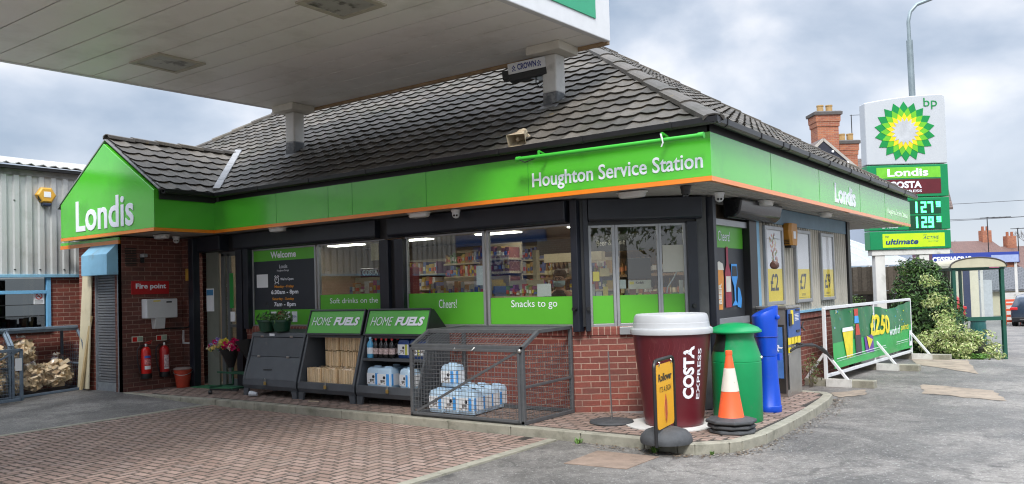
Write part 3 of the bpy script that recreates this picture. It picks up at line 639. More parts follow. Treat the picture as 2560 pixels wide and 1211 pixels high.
# soffit, fascia
SOF = M('soffit_board', (.38, .365, .335), .5, var=.08, dirt=((.2, .18, .15), 2, .55, .8))
b = MB(); b.box((-8.70, .05, ZB+.012), (-.0, .5, ZB+.03)); b.box((-.68, .05, ZB+.008), (-.05, 10.62, ZB+.028)); b.prism([(-2.05, .45, ZB+.01), (-.6, .45, ZB+.01), (-.6, 1.5, ZB+.01)], (0, 0, .02)); b.box((-11.62, -1.0, ZB+.016), (-8.72, .5, ZB+.03)); b.box((-9, 7.9, ZB+.01), (-.68, 10.6, ZB+.03))
for k in range(4): b.box((-.55+k*.13, .2, ZB), (-.538+k*.13, 10.6, ZB+.009))
b.build('soffit', SOF, ST)
fa = MB(); fa.box((-8.71, 0, ZO), (0, .05, ZT)); fa.box((-.05, .05, ZO), (0, 10.69, ZT)); fa.box((-8.76, -1.0, ZO), (-8.71, .05, ZT))
FA = fa.build('fascia', GREEN, ST, bevel=.002)
b = MB(); b.box((-8.708, -.004, ZB), (.004, .05, ZO-.001)); b.box((-.05, .05, ZB), (.004, 10.694, ZO-.001)); b.box((-8.762, -1.0, ZB), (-8.708, .05, ZO-.001)); b.build('orange_trim', ORANGE, FA)
JG = M('joint_green', (.03, .30, .02), .5, var=0)
for x in (-7.096, -5.907, -5.40, -3.985, -2.331): MB().box((x-.003, -.002, ZB+.003), (x+.003, .002, ZT-.002)).build('panel_joint', JG, FA)
for y in (1.9, 4.0, 6.4, 8.3): MB().box((-.002, y-.003, ZB+.003), (.002, y+.003, ZT-.002)).build('panel_joint', JG, FA)
GR = MB().prism([(-11.674, -1.068, ZO), (-8.706, -1.068, ZO), (-8.706, -1.068, 3.249), (-10.19, -1.068, 4.16), (-11.674, -1.068, 3.249)], (0, .09, 0)).build('gable_fascia', GREEN, ST, bevel=.004)
MB().box((-11.676, -1.072, ZB), (-8.704, -.98, ZO-.001)).build('orange_trim', ORANGE, GR)
for x0, x1, s in ((-11.125, -9.28, 'Londis'),):
    text(s, (x0, -1.07, 2.735), (1, 0, 0), (0, 0, 1), x1-x0, .53, LETTER, GR, 'lettering', .018, depth=.01)
text('Houghton Service Station', (-2.27, 0, 2.70), (1, 0, 0), (0, 0, 1), 2.18, .225, LETTER, FA, 'lettering', .012, depth=.008)
text('Londis', (0, 4.80, 2.715), (0, 1, 0), (0, 0, 1), 1.26, .30, LETTER, FA, 'lettering', .03, depth=.008)
text('Houghton Service Station', (0, 8.45, 2.73), (0, 1, 0), (0, 0, 1), 1.95, .15, M('faded_lettering', (.68, .80, .66), .4, var=0), FA, 'lettering', .01, depth=.004)
b = MB(); b.box((-12.05, -.90, 2.55), (-10.07, -.868, 2.60)); LS = b.build('fascia_return', GREEN, ST); MB().box((-12.05, -.904, 2.485), (-10.07, -.868, 2.549)).build('orange_trim', ORANGE, LS)
# gutter and the dark board behind it
def gutter_run(b, P, Q, out):
    P, Q, o = Vector(P), Vector(Q), Vector(out); d = Q-P
    prof = [(0, .0), (.03, -.055), (.085, -.065), (.115, -.045), (.12, .01), (.112, .012), (.105, -.035), (.08, -.052), (.035, -.045), (.01, .0)]
    b.prism([P+o*x+Vector((0, 0, z)) for x, z in prof], d)
gb = MB(); ZG = 3.245
gutter_run(gb, (-8.62, -.02, ZG), (.14, -.02, ZG), (0, -1, 0)); gutter_run(gb, (.02, -.14, ZG), (.02, 10.85, ZG), (1, 0, 0)); gutter_run(gb, (-8.62, -1.0, ZG), (-8.62, -.14, ZG), (1, 0, 0))
RF = None
TZ0, TK = 3.235, .645
def tile_slope(name, org, ud, vd, L, vmax, ul, ur, z0=TZ0, k=TK, gauge=.196, per=.275, samp=10, amp=.0095):
    """interlocking tile courses; plan coords u (along the eave) and v (up the slope); ul(v), ur(v) are the slope's edges"""
    org, ud, vd = Vector(org), Vector(ud), Vector(vd); b = MB()
    nc = int(math.ceil(vmax/gauge)); nu = int(L/per*samp)
    tcols = [(.098, .087, .073), (.078, .07, .06), (.115, .102, .086), (.064, .058, .05)]
    colmap = {}
    for c in range(nc):
        v0 = c*gauge-.03; v1 = min((c+1)*gauge, vmax); sh = (c % 2)*.0
        rows = [(v0+.045, -.010), (v0, .038), (v1+.04, .002)]
        base = len(b.v); jit = {}
        for (v, lift) in rows:
            a, e_ = ul(max(0, v)), ur(max(0, v))
            for i in range(nu+1):
                u = L*i/nu; ph = (u/per+sh) % 1
                w = amp*math.cos(2*math.pi*ph)+amp*.35*math.cos(4*math.pi*ph)
                ti = int(u/per+sh)
                if ti not in jit: jit[ti] = rnd.uniform(-.003, .004)
                uu = min(max(u, a), e_)
                p = org+ud*uu+vd*v; b.v.append(Vector((p.x, p.y, z0+k*v+w+lift+(jit[ti] if lift > 0 else 0))))
        for r in range(2):
            vm = rows[r][0]
            for i in range(nu):
                u = L*(i+.5)/nu
                if u < ul(max(0, v1))-per*1.2 and u < ul(max(0, v0))-.03: continue
                if u < ul(max(0, v0))-.03 or u > ur(max(0, v0))+.03: continue
                ti = (c, int(u/per+sh))
                if ti not in colmap: colmap[ti] = pick(tcols, .12)
                q = base+r*(nu+1)+i; b.f.append([q, q+1, q+nu+2, q+nu+1]); b.m.append(0); b.c.append(colmap[ti])
    return b.build(name, TILE, ST, smooth=False, recalc=False)
LX = 15.25; DY = 10.72; HM = DY/2
# front slope (eave along X), right slope (eave along Y); far slopes are plain sheets
front = tile_slope('roof_front_slope', (-LX, -.06, 0), (1, 0, 0), (0, 1, 0), LX+.06, HM+.06, lambda v: v, lambda v: LX+.06-v)
right = tile_slope('roof_side_slope', (.06, -.06, 0), (0, 1, 0), (-1, 0, 0), DY+.1, HM+.06, lambda v: v, lambda v: DY+.1-v)
zt = TZ0+TK*HM
MB().add([(-LX, DY, TZ0), (.05, DY, TZ0), (-HM, HM, zt-.03), (-LX+HM, HM, zt-.03), (-LX, 0, TZ0)], [(0, 1, 2, 3), (0, 3, 4)]).build('roof_rear_slope', M('tile_plain', (.15, .135, .12), .7), ST, recalc=False)
hb = MB()
def hip_run(P, Q, n, w=.24, h=.07):
    P, Q = Vector(P), Vector(Q); d = (Q-P)/n; dn = d.normalized(); a = dn.cross(Vector((0, 0, 1))).normalized(); u = a.cross(dn)
    for k in range(n):
        s = P+d*k; t = rnd.uniform(-.006, .006); lift = u*.012
        prof = [(-w/2, -.03), (-w/2, .02), (-w*.3, h*.8), (0, h), (w*.3, h*.8), (w/2, .02), (w/2, -.03), (w*.28, h*.5), (0, h*.72), (-w*.28, h*.5)]
        r1 = [s+a*(x+t)+u*z+lift for x, z in prof]; r2 = [s+d*1.04+a*(x+t)+u*(z-.008) for x, z in prof]
        hb.loft([r1, r2], col=pick([(.11, .098, .085), (.09, .083, .075), (.125, .11, .09)], .1))
hip_run((.08, -.08, TZ0+.0), (-HM, HM, zt+.03), 12, .23, .05); hip_run((.08, DY+.02, TZ0), (-HM, HM+.05, zt+.03), 18, .2, .05); hip_run((-HM, HM, zt+.03), (-LX+HM, HM, zt+.03), 11); hip_run((-LX, -.05, TZ0), (-LX+HM, HM, zt+.03), 18)
hb.build('hip_tiles', TILE, ST)
# porch roof: ridge runs into the main slope
PXR, PZR = -10.19, 4.26
porch = tile_slope('porch_roof_slope', (-8.60, -1.02, 0), (0, 1, 0), (-1, 0, 0), 2.9, 1.60, lambda v: 0, lambda v: 1.08+v*.985, z0=3.255, k=.635, gauge=.22)
MB().add([(PXR, -1.02, PZR), (PXR, 1.9, PZR), (-11.9, .1, 3.2), (-11.9, -1.02, 3.2)], [(0, 1, 2, 3)]).build('porch_roof_far_slope', MATS['tile_plain'], ST, recalc=False)
hb = MB(); hip_run((PXR, -1.03, PZR+.01), (PXR, 1.62, PZR+.03), 6, .2, .05); hb.build('porch_ridge', TILE, ST)
LEAD = M('lead_flashing', (.22, .222, .225), .6, metal=0, var=.2, vs=9)
vb = MB()
for k in range(5):
    t0, t1 = k/5, (k+1)/5; P = Vector((-8.66, .02, 3.34)); Q = Vector((-10.22, 1.60, 4.37)); a, c = P.lerp(Q, t0), P.lerp(Q, t1)
    vb.bar(a, c, .12, .05, hint=(0, 0, 1))
vb.build('valley_flashing', LEAD, ST, bevel=.01)
b = MB(); b.bar((-10.19, -1.0, 4.235), (-8.60, -1.0, 3.26), .10, .02); b.bar((-10.19, -1.0, 4.235), (-11.78, -1.0, 3.26), .10, .02); b.build('verge_trim', LEAD, ST)
gb.build('gutter', M('black_gutter', (.012, .012, .014), .3, var=.15), ST)
b = MB(); b.box((-8.6, .02, ZT-.02), (-.02, .04, ZG+.0)); b.box((-.04, .02, ZT-.02), (-.02, 10.6, ZG)); b.box((-8.68, -1, ZT-.02), (-8.66, .02, ZG+.02)); b.build('eaves_board', BLACK, ST)
for x in (-7.4, -6.2, -5.0, -3.8, -2.7, -1.5, -.4): MB().prism([(x, -.022, ZG+.004), (x, -.055, ZG-.062), (x, -.106, ZG-.072), (x, -.142, ZG-.05), (x, -.146, ZG+.012)], (.03, 0, 0)).build('gutter_bracket', BLACK, ST)
for y in (.15, 1.2, 2.0, 2.25, 3.1, 4.1, 5.3, 6.6, 8.0, 9.5): MB().prism([(.022, y, ZG+.004), (.055, y, ZG-.062), (.106, y, ZG-.072), (.142, y, ZG-.05), (.146, y, ZG+.012)], (0, .035, 0)).build('gutter_bracket', BLACK, ST)
# interior shell
b = MB(); b.box((-10, .68, -.05), (-.7, 7.7, .0)); b.build('shop_floor', M('shop_floor', (.35, .34, .32), .4), ST)
b = MB(); b.box((-10, 5.2, 0), (-.72, 5.3, 2.55)); b.box((-10, .7, 0), (-9.9, 5.2, 2.55)); b.box((-.80, 1.75, 1.03), (-.74, 7.6, 2.55)); b.build('shop_inner_wall', M('shop_wall', (.27, .21, .15), .7, var=.1), ST)
b = MB(); b.prism([(-10, .66, 2.52), (-2.0, .66, 2.52), (-.8, 1.5, 2.52), (-.8, 5.2, 2.52), (-10, 5.2, 2.52)], (0, 0, .05)); b.build('shop_ceiling', M('ceiling_tile', (.33, .31, .28), .8), ST)
LITE = M('lit_panel', (1, .95, .86), .5, var=0, emit=6)
b = MB()
for x in (-9.0, -7.2, -5.2, -3.3, -1.7):
    for y in (1.5, 3.2): b.box((x-.42, y-.12, 2.50), (x+.42, y+.12, 2.517))
b.build('ceiling_light', LITE, ST)

# ================================================================ FORECOURT CANOPY
CZ = 4.82
CP = thing('forecourt_canopy', 'pale forecourt canopy with panelled underside standing on pillars that pass through the roof', 'canopy', (-5, -3, CZ))
PANEL = M('canopy_lining', (.87, .86, .82), .42, var=.05, vs=.6, dirt=((.55, .53, .47), .9, .5, .9))
def cxl(y): return -8.407+.0626*(y-1.42)
def cxr(y): return -1.966+.0586*(y-1.44)
b = MB(); y = 1.44
while y > -11:
    y2 = y-.44; b.prism([(cxl(y)+.05, y-.009, CZ), (cxr(y)-.05, y-.009, CZ), (cxr(y2)-.05, y2+.009, CZ), (cxl(y2)+.05, y2+.009, CZ)], (0, 0, .02)); y = y2
b.build('canopy_lining', PANEL, CP)
b = MB(); b.prism([(cxl(1.4), 1.4, CZ+.014), (cxr(1.4), 1.4, CZ+.014), (cxr(-11), -11, CZ+.014), (cxl(-11), -11, CZ+.014)], (0, 0, .9)); b.build('canopy_deck', M('canopy_gap', (.05, .048, .045), .8), CP)
def fpan(b, P, Q, o0, o1, z0, z1):
    P, Q = Vector((*P, 0)), Vector((*Q, 0)); d = (Q-P).normalized(); n = Vector((d.y, -d.x, 0)); zz = Vector((0, 0, z0))
    b.prism([P+n*o0+zz, Q+n*o0+zz, Q+n*o1+zz, P+n*o1+zz], (0, 0, z1-z0))
CR0, CR1 = (cxr(-11), -11), (cxr(1.46), 1.46); CL0, CL1 = (cxl(1.46), 1.46), (cxl(-11), -11)
b = MB(); fpan(b, CR0, CR1, -.06, .03, CZ-.02, CZ+.98); fpan(b, CL0, CL1, -.06, .03, CZ-.01, CZ+.98); fpan(b, CR1, CL0, -.06, .03, CZ-.005, CZ+.98)
CF = b.build('canopy_fascia', WHITE, CP, bevel=.012)
TEAL = M('canopy_band_teal', (.03, .33, .17), .35, var=.05); LIME = M('canopy_band_lime', (.10, .62, .03), .35, var=.03)
b = MB(); fpan(b, (cxr(-11), -11), (cxr(1.10), 1.10), .03, .045, CZ+.20, CZ+.62); b.build('canopy_band', TEAL, CF, bevel=.006)
b = MB(); fpan(b, (cxr(-11), -11), (cxr(1.02), 1.02), .03, .07, CZ+.62, CZ+.90); fpan(b, (cxr(-11), -11), (cxr(1.02), 1.02), .03, .12, CZ+.70, CZ+.74); fpan(b, (cxr(-11), -11), (cxr(.95), .95), .03, .12, CZ+.82, CZ+.86); b.build('canopy_band', LIME, CF)
b = MB(); fpan(b, (cxr(1.40), 1.40), (cxl(1.40), 1.40), .03, .09, CZ-.05, CZ-.004); b.build('back_trim', M('tan_trim', (.33, .22, .12), .6, var=.2), CP)
for (px_, py_, face) in ((-8.02, 1.16, 0), (-2.70, 1.22, 1)):
    b = MB(); b.box((px_-.115, py_-.115, 4.18), (px_+.115, py_+.115, 4.70)); p = b.build('canopy_pillar', WHITE_D, CP, bevel=.02)
    MB().box((px_-.117, py_-.117, 3.75), (px_+.117, py_+.117, 4.19)).build('lead_collar', M('lead_collar', (.075, .08, .085), .6, var=.3, vs=5, dirt=((.3, .3, .3), 3.5, .52, .7)), p, bevel=.02)
    MB().prism([(px_-.14, py_-.24, 3.235+.645*(py_-.24)+.04), (px_+.15, py_-.22, 3.235+.645*(py_-.22)+.04), (px_+.14, py_+.1, 3.235+.645*(py_+.1)+.04), (px_-.14, py_+.1, 3.235+.645*(py_+.1)+.04)], (0, 0, .03)).build('flashing_apron', M('old_lead', (.12, .12, .12), .6, var=.25, vs=8), p, bevel=.01)
    MB().box((px_-.27, py_-.27, 4.70), (px_+.27, py_+.22, 4.818)).build('pillar_cap', M('cap_cream', (.60, .57, .50), .5, var=.08), p, bevel=.012)
for (lx, ly) in ((-7.15, -1.755), (-3.57, -1.82), (-7.35, -5.2), (-3.75, -5.2)):
    f = MB(); w = .36
    for (a, c, e_, g) in ((-w, -w, w, -w+.07), (-w, w-.07, w, w), (-w, -w+.07, -w+.07, w-.07), (w-.07, -w+.07, w, w-.07)): f.box((lx+a, ly+c, CZ-.022), (lx+e_, ly+g, CZ-.001))
    fo = f.build('light_frame', M('light_frame', (.46, .43, .35), .5, var=.12), CP)
    MB().box((lx-.29, ly-.29, CZ-.012), (lx+.29, ly+.29, CZ-.004)).build('light_lens', M('dusty_lens', (.40, .40, .37), .35, var=.1, vs=4, dirt=((.12, .115, .10), 3.2, .52, .6)), fo)

# ================================================================ THINGS FIXED TO THE BUILDING
def bulkhead(x, y, along, label):
    t = thing('bulkhead_light', label, 'light', (x, y, ZB), group='oval lights under the eaves')
    d = Vector(along); n = Vector((-d.y, d.x, 0))
    for nm, sc, mt_, zz, ph in (('light_base', 1.0, WHITE_D, 0, .02), ('light_lens', .88, M('opal_lens', (.58, .58, .56), .35, var=.05), -.018, .05)):
        rings = []
        for k, (f, z) in enumerate(((1, 0), (1, -ph*.5), (.9, -ph*.9), (.6, -ph))):
            rings.append([Vector((x, y, ZB+zz+z-.001))+d*.19*sc*f*math.copysign(abs(math.cos(q))**.7, math.cos(q))+n*.085*sc*f*math.copysign(abs(math.sin(q))**.7, math.sin(q)) for q in [2*math.pi*i/20 for i in range(20)]])
        MB().loft(rings).build(nm, mt_, t, smooth=True)
bulkhead(-9.44, -.5, (1, 0, 0), 'oval white bulkhead light under the porch soffit')
bulkhead(-7.22, .12, (1, 0, 0), 'oval white bulkhead light over the Welcome window'); bulkhead(-4.23, .12, (1, 0, 0), 'oval white bulkhead light over the cheers window')
bulkhead(-1.07, .26, (1, 0, 0), 'oval white bulkhead light over the night hatch'); bulkhead(-.33, 2.64, (0, 1, 0), 'oval white bulkhead light above the drinks artwork window'); bulkhead(-.30, 5.4, (0, 1, 0), 'oval white bulkhead light above the £7 and £9 posters')
def dome(x, y, aim, label, body=WHITE, turret=True):
    t = thing('security_camera', label, 'camera', (x, y, ZB))
    MB().lathe([(.062, 0), (.062, -.02), (.055, -.03), (.05, -.055)], (x, y, ZB-.001), 18).build('camera_mount', body, t, smooth=True)
    c = Vector((x, y, ZB-.065)); MB().sphere(c, .052, 16).build('camera_ball', body, t, smooth=True)
    a = Vector(aim).normalized(); s = a.cross(Vector((0, 0, 1))).normalized()
    for k in (-.018, .018): MB().tube([c+a*.03+s*k, c+a*.055+s*k], .014, 10).build('camera_lens', M('lens_black', (.01, .01, .012), .15), t)
dome(-9.66, -.1, (.8, -.6, -.2), 'small white dome camera under the porch by the bulkhead light'); dome(-3.65, .2, (.5, -.8, -.3), 'small white dome camera above the snacks window')
dome(-.38, 1.15, (.4, -.8, -.35), 'white twin lens turret camera under the corner of the soffit'); dome(-.4, .24, (.2, -.5, -.8), 'black half dome camera under the front edge of the soffit', BLACK)
# fire point wall
def onX(name, label, cat, y0, y1, z0, z1, x0, x1, mat, bevel=.003, group=None): return MB().box((x0, y0, z0), (x1, y1, z1)).build(name, mat, None, bevel, label=label, cat=cat, group=group, loc=(x0, y0, z0))
XW = -10.06
fp = onX('fire_point_sign', 'red sign with white words Fire point on the porch wall', 'sign', -.70, -.01, 1.63, 1.855, XW, XW+.012, REDSIGN); WLOC[fp.name] = Vector(fp.location)
text('Fire point', (XW+.013, -.62, 1.70), (0, 1, 0), (0, 0, 1), .55, .115, LETTER, fp, 'lettering', .025)
t = thing('towel_dispenser', 'white paper towel box with a chute below the Fire point sign', 'dispenser', (XW, -.25, 1.2))
MB().box((XW, -.52, 1.215), (XW+.17, .05, 1.545)).build('dispenser_body', WHITE, t, bevel=.012)
MB().prism([(XW+.01, -.36, 1.215), (XW+.16, -.36, 1.215), (XW+.10, -.34, 1.03), (XW+.01, -.34, 1.03)], (0, .19, 0)).build('dispenser_chute', WHITE, t, bevel=.01)
MB().box((XW+.168, -.16, 1.475), (XW+.175, -.06, 1.50)).build('dispenser_slot', BLACK, t); MB().box((XW+.168, -.40, 1.50), (XW+.173, -.27, 1.52)).build('dispenser_badge', YELLOW, t)
def extinguisher(y, label, dark):
    x = XW+.10; t = thing('fire_extinguisher', label, 'extinguisher', (x, y, .30), group='red fire extinguishers')
    red = RED if not dark else M('red_enamel_dark', (.40, .012, .014), .3, var=.08)
    MB().lathe([(.078, .27), (.082, .285), (.082, .65), (.075, .69), (.05, .725), (.028, .74)], (x, y, 0), 22).build('cylinder', red, t, smooth=True)
    MB().lathe([(.084, .20), (.088, .21), (.088, .285), (.08, .29)], (x, y, 0), 22).build('foot_ring', BLACK, t, smooth=True)
    b = MB(); b.lathe([(.022, .735), (.026, .76), (.02, .79)], (x, y, 0), 12); b.build('valve', STEEL, t, smooth=True)
    b = MB(); b.bar((x, y-.02, .78), (x+.01, y+.09, .80), .018, .012); b.bar((x, y-.02, .80), (x+.01, y+.10, .835), .018, .010); b.build('handle', BLACK if dark else RED, t)
    MB().tube([(x, y-.02, .76), (x, y-.10, .76), (x-.01, y-.145, .70), (x-.01, y-.15, .58), (x-.01, y-.13, .42), (x, y-.10, .30)], .011, 8).build('hose', BLACK, t, smooth=True)
    def lab(z0, z1, mat, nm, a0=-1.0, a1=.5):
        b = MB(); n = 8
        for k in range(n):
            qa, qb = a0+(a1-a0)*k/n, a0+(a1-a0)*(k+1)/n
            b.add([(x+.0835*math.cos(qa), y+.0835*math.sin(qa), z0), (x+.0835*math.cos(qb), y+.0835*math.sin(qb), z0), (x+.0835*math.cos(qb), y+.0835*math.sin(qb), z1), (x+.0835*math.cos(qa), y+.0835*math.sin(qa), z1)], [(0, 1, 2, 3)])
        b.build(nm, mat, t, recalc=False)
    if dark: lab(.36, .58, M('label_mixed', (.55, .40, .42), .5, var=.7, vs=28), 'label', -.6); lab(.34, .37, PAPER, 'label', -.6)
    else: lab(.36, .42, PAPER, 'label', -.8); lab(.44, .53, M('label_red_print', (.6, .2, .2), .5, var=.7, vs=40), 'label', -.8); lab(.55, .59, M('label_blue', (.05, .12, .45), .5), 'label', -.8)
extinguisher(-.507, 'red fire extinguisher with blue band on its label, nearer the shutter', False)
extinguisher(-.17, 'red fire extinguisher with black valve, nearer the shop door', True)
for y, l in ((-.70, 'small extinguisher instruction plate, the one nearer the shutter'), (-.26, 'small extinguisher instruction plate, the one nearer the shop door')):
    o = onX('instruction_plate', l, 'sign', y, y+.20, .82, .92, XW, XW+.006, M('plate_cream', (.62, .60, .50), .5), group='extinguisher instruction plates'); WLOC[o.name] = Vector(o.location)
    b = MB(); b.box((XW+.006, y+.012, .832), (XW+.009, y+.09, .908)); b.build('pictogram', RED, o)
    b = MB(); [b.box((XW+.006, y+.11, .84+k*.017), (XW+.008, y+.19, .85+k*.017)) for k in range(4)]; b.build('small_print', M('print_green_grey', (.15, .3, .22), .5), o)
t = thing('wall_camera', 'small grey wall camera high on the porch brickwork', 'camera', (XW, -.50, 2.29)); MB().box((XW, -.54, 2.26), (XW+.12, -.46, 2.32)).build('camera_body', M('camera_grey', (.3, .31, .32), .4), t, bevel=.01); MB().box((XW, -.53, 2.17), (XW+.03, -.47, 2.26)).build('camera_bracket', BLACK, t)
b = MB(); [b.box((XW, -.80, 2.12+k*.028), (XW+.012, -.60, 2.135+k*.028)) for k in range(11)]; b.build('louvre_vent', M('soot_black', (.03, .025, .02), .8), label='dark louvred vent at the top of the porch wall', cat='vent', loc=(XW, -.7, 2.2))
t = thing('isolator_box', 'brown and yellow switch box beside the shop door', 'switch', (-9.80, .24, 1.95)); MB().box((-9.86, .19, 1.85), (-9.76, .25, 2.06)).build('back_plate', M('switch_yellow', (.45, .25, .04), .5, var=.2), t); MB().lathe([(.05, 0), (.05, .06), (.03, .07)], (0, 0, 0), 14).build('switch_knob', M('switch_brown', (.08, .035, .025), .5), t); t.children[-1].location = Vector((-9.87, .19, 1.98))-t.location; t.children[-1].rotation_euler = (R(90), 0, 0)
MB().tube([(-9.82, .235, 1.86), (-9.82, .235, 1.10), (-9.84, .235, 1.04), (-9.95, .235, 1.02), (-10.03, .16, 1.02), (-10.045, -.2, 1.03)], .012, 8).build('black_cable', BLACK, label='black cable running down the wall from the switch box', cat='cable', smooth=True, loc=(-9.82, .235, 1.1))
b = MB(); b.box((-10.04, .225, .76), (-10.015, .25, .98)); b.box((-10.04, .225, .74), (-9.76, .25, .765)); b.build('cable_trunking', WHITE, label='white L shaped plastic trunking low on the porch wall', cat='trunking', loc=(-10, .24, .76))
t = thing('fire_bucket', 'red bucket with a dusty grey lid at the foot of the porch wall', 'bucket', (-9.78, .06, 0))
MB().lathe([(.10, .0), (.105, .01), (.15, .30), (.156, .305), (.156, .315), (.145, .315)], (-9.78, .06, 0), 24).build('bucket_body', M('bucket_red', (.42, .05, .025), .45, var=.12), t, smooth=True)
MB().lathe([(.16, .312), (.16, .325), (.12, .345), (1e-4, .352)], (-9.78, .06, 0), 24).build('bucket_lid', M('dusty_lid', (.22, .17, .15), .8, var=.2), t, smooth=True)
MB().tube([(-9.78+.158*math.cos(a), .06+.158*math.sin(a), .29-.07*math.sin(math.pi*(a+2.2)/3.1)) for a in [-2.2+3.1*i/12 for i in range(13)]], .005, 6).build('bucket_handle', STEEL, t)
# alarm boxes
t = thing('alarm_box', 'yellow hexagonal alarm box on the grey clad garage wall', 'alarm', (-12.17, -1.11, 3.46))
hexp = lambda cy_, cz_, r, n, x: [Vector((x, cy_+r*math.cos(q), cz_+r*math.sin(q)*.92)) for q in [2*math.pi*i/n for i in range(n)]]
MB().loft([hexp(-1.11, 3.47, .17, 6, -12.19), hexp(-1.11, 3.47, .17, 6, -12.10), hexp(-1.11, 3.47, .14, 6, -12.08)]).build('alarm_cover', M('alarm_yellow', (.62, .34, .04), .45, var=.06), t, bevel=.006)
MB().box((-12.19, -1.18, 3.275), (-12.09, -1.03, 3.33)).build('alarm_lens', M('lens_navy', (.02, .03, .06), .3), t, bevel=.01); MB().box((-12.08, -1.165, 3.43), (-12.076, -1.045, 3.53)).build('alarm_label', PAPER, t)
b = MB(); [b.box((-12.10, -1.265+k*.012, 3.36+.0), (-12.092, -1.258+k*.012, 3.46-k*.014)) for k in range(6)]; b.build('alarm_louvre', BLACK, t)
t = thing('alarm_box', 'orange alarm box with black base on the ribbed wall beside the £2 poster', 'alarm', (-.58, 4.25, 2.2))
MB().loft([[Vector((x, 4.27+w*a, 2.235+.165*c)) for a, c in ((-.5, 1), (.5, 1), (.62, .25), (.42, -1), (-.42, -1), (-.62, .25))] for x, w in ((-.575, .34), (-.49, .34), (-.46, .24))]).build('alarm_cover', M('alarm_orange', (.45, .20, .02), .45, var=.08), t, bevel=.006)
MB().box((-.575, 4.15, 2.035), (-.48, 4.39, 2.075)).build('alarm_base', BLACK, t); MB().box((-.46, 4.21, 2.17), (-.457, 4.33, 2.28)).build('alarm_label', PAPER, t)
b = MB(); [b.box((-.565, 4.085+.006*k, 2.09+k*.025), (-.485, 4.095+.006*k, 2.10+k*.025)) for k in range(6)]; b.build('alarm_louvre', BLACK, t)
# sign light bar on the fascia, horn speaker and the big old camera on the pillar
t = thing('sign_light_bar', 'long green tube light on brackets above the words Houghton Service Station', 'light', (-1.2, -.1, 3.08))
MB().tube([(-2.33, -.19, 3.085), (-.02, -.19, 3.062)], .024, 14).build('light_tube', M('bracket_green', (.05, .44, .04), .4, var=.05), t, smooth=True)
MB().tube([(-2.36, -.19, 3.085), (-2.30, -.19, 3.085)], .03, 14).build('end_cap', MATS['bracket_green'], t); MB().tube([(-.05, -.19, 3.062), (.01, -.19, 3.062)], .032, 14).build('end_cap', MATS['bracket_green'], t)
for x in (-2.02, -.44): b = MB(); b.bar((x, -.005, 3.10), (x-.02, -.19, 3.145), .02); b.bar((x-.02, -.19, 3.15), (x-.02, -.19, 3.07), .02); b.build('light_bracket', MATS['bracket_green'], t)
MB().tube([(-2.30, -.22, 3.07), (-2.22, -.22, 3.03), (-2.10, -.2, 3.06), (-2.03, -.15, 3.13)], .007, 6).build('loose_cable', BLACK, t)
MB().tube([(-.46, -.22, 3.13), (-.44, -.235, 3.08), (-.43, -.235, 3.03), (-.45, -.235, 2.99)], .009, 6).build('cable_tie', WHITE, t)
t = thing('horn_speaker', 'rusty cream horn loudspeaker perched above the gutter', 'loudspeaker', (-2.32, .1, 3.36))
def sq(c, d, w, h, up=(0, 0, 1)):
    d = Vector(d).normalized(); s = d.cross(Vector(up)).normalized(); u = s.cross(d); c = Vector(c); return [c-s*w-u*h, c+s*w-u*h, c+s*w+u*h, c-s*w+u*h]
hc = Vector((-2.42, -.10, 3.325)); hd = Vector((.22, -.82, -.48)).normalized(); bk = hc-hd*.30
HORN = M('rusty_cream', (.42, .35, .24), .6, var=.15, vs=8, dirt=((.20, .10, .045), 9, .5, .66))
b = MB(); b.loft([sq(bk, hd, .045, .045), sq(bk+hd*.10, hd, .05, .05), sq(bk+hd*.20, hd, .08, .065), sq(hc, hd, .12, .085), sq(hc-hd*.006, hd, .108, .075), sq(bk+hd*.14, hd, .05, .045)], cap=True); b.build('horn', HORN, t, bevel=.004)
MB().tube([bk-hd*.02, bk+hd*.12], .05, 12).build('horn_driver', HORN, t); MB().sphere(hc-hd*.06, .028, 10).build('horn_plug', HORN, t)
b = MB(); b.bar(bk+Vector((.02, .05, -.02)), bk+Vector((.10, .05, -.10)), .03); b.bar(bk+Vector((.10, .05, -.10)), bk+Vector((.06, .1, -.13)), .03); b.build('horn_bracket', HORN, t)
t = thing('cctv_camera', 'old white camera housing lettered CROWN with checks, on the right pillar', 'camera', (-3.0, 1.1, 4.5))
cd = Vector((-.92, -.30, -.10)).normalized(); c0 = Vector((-3.02, 1.08, 4.535))
cs = cd.cross(Vector((0, 0, 1))).normalized(); cu_ = cs.cross(cd)
MB().obox(c0+cu_*.05, cd*.27, cs*.075, cu_*.075).build('sun_shield', WHITE, t, bevel=.008)
MB().obox(c0-cu_*.06, cd*.27, cs*.068, cu_*.06).build('camera_housing', BLACK, t, bevel=.006); MB().obox(c0+cd*.31-cu_*.02, cd*.05, cs*.07, cu_*.06).build('camera_hood', BLACK, t)
fpz = c0+cu_*.05-cs*(-.0755)
nside = cs if cs.dot(Vector((3.3, -8.2, 1.5))-c0) > 0 else -cs
rd_ = (-cd if True else cd)
text('CROWN', c0+cu_*.01+nside*.0755-rd_*.13, rd_, cu_, .27, .085, M('crown_navy', (.02, .03, .2), .5, var=0), t, 'lettering', .03, depth=.003)
b = MB()
for i in range(3):
    for j in range(4):
        if (i+j) % 2 == 0:
            for sgn in (-.20, .165): b.obox(c0+cu_*(.015+j*.02)+nside*.0755+rd_*(sgn+i*.016), rd_*.008, nside*.001, cu_*.01)
b.build('check_pattern', MATS['crown_navy'], t)
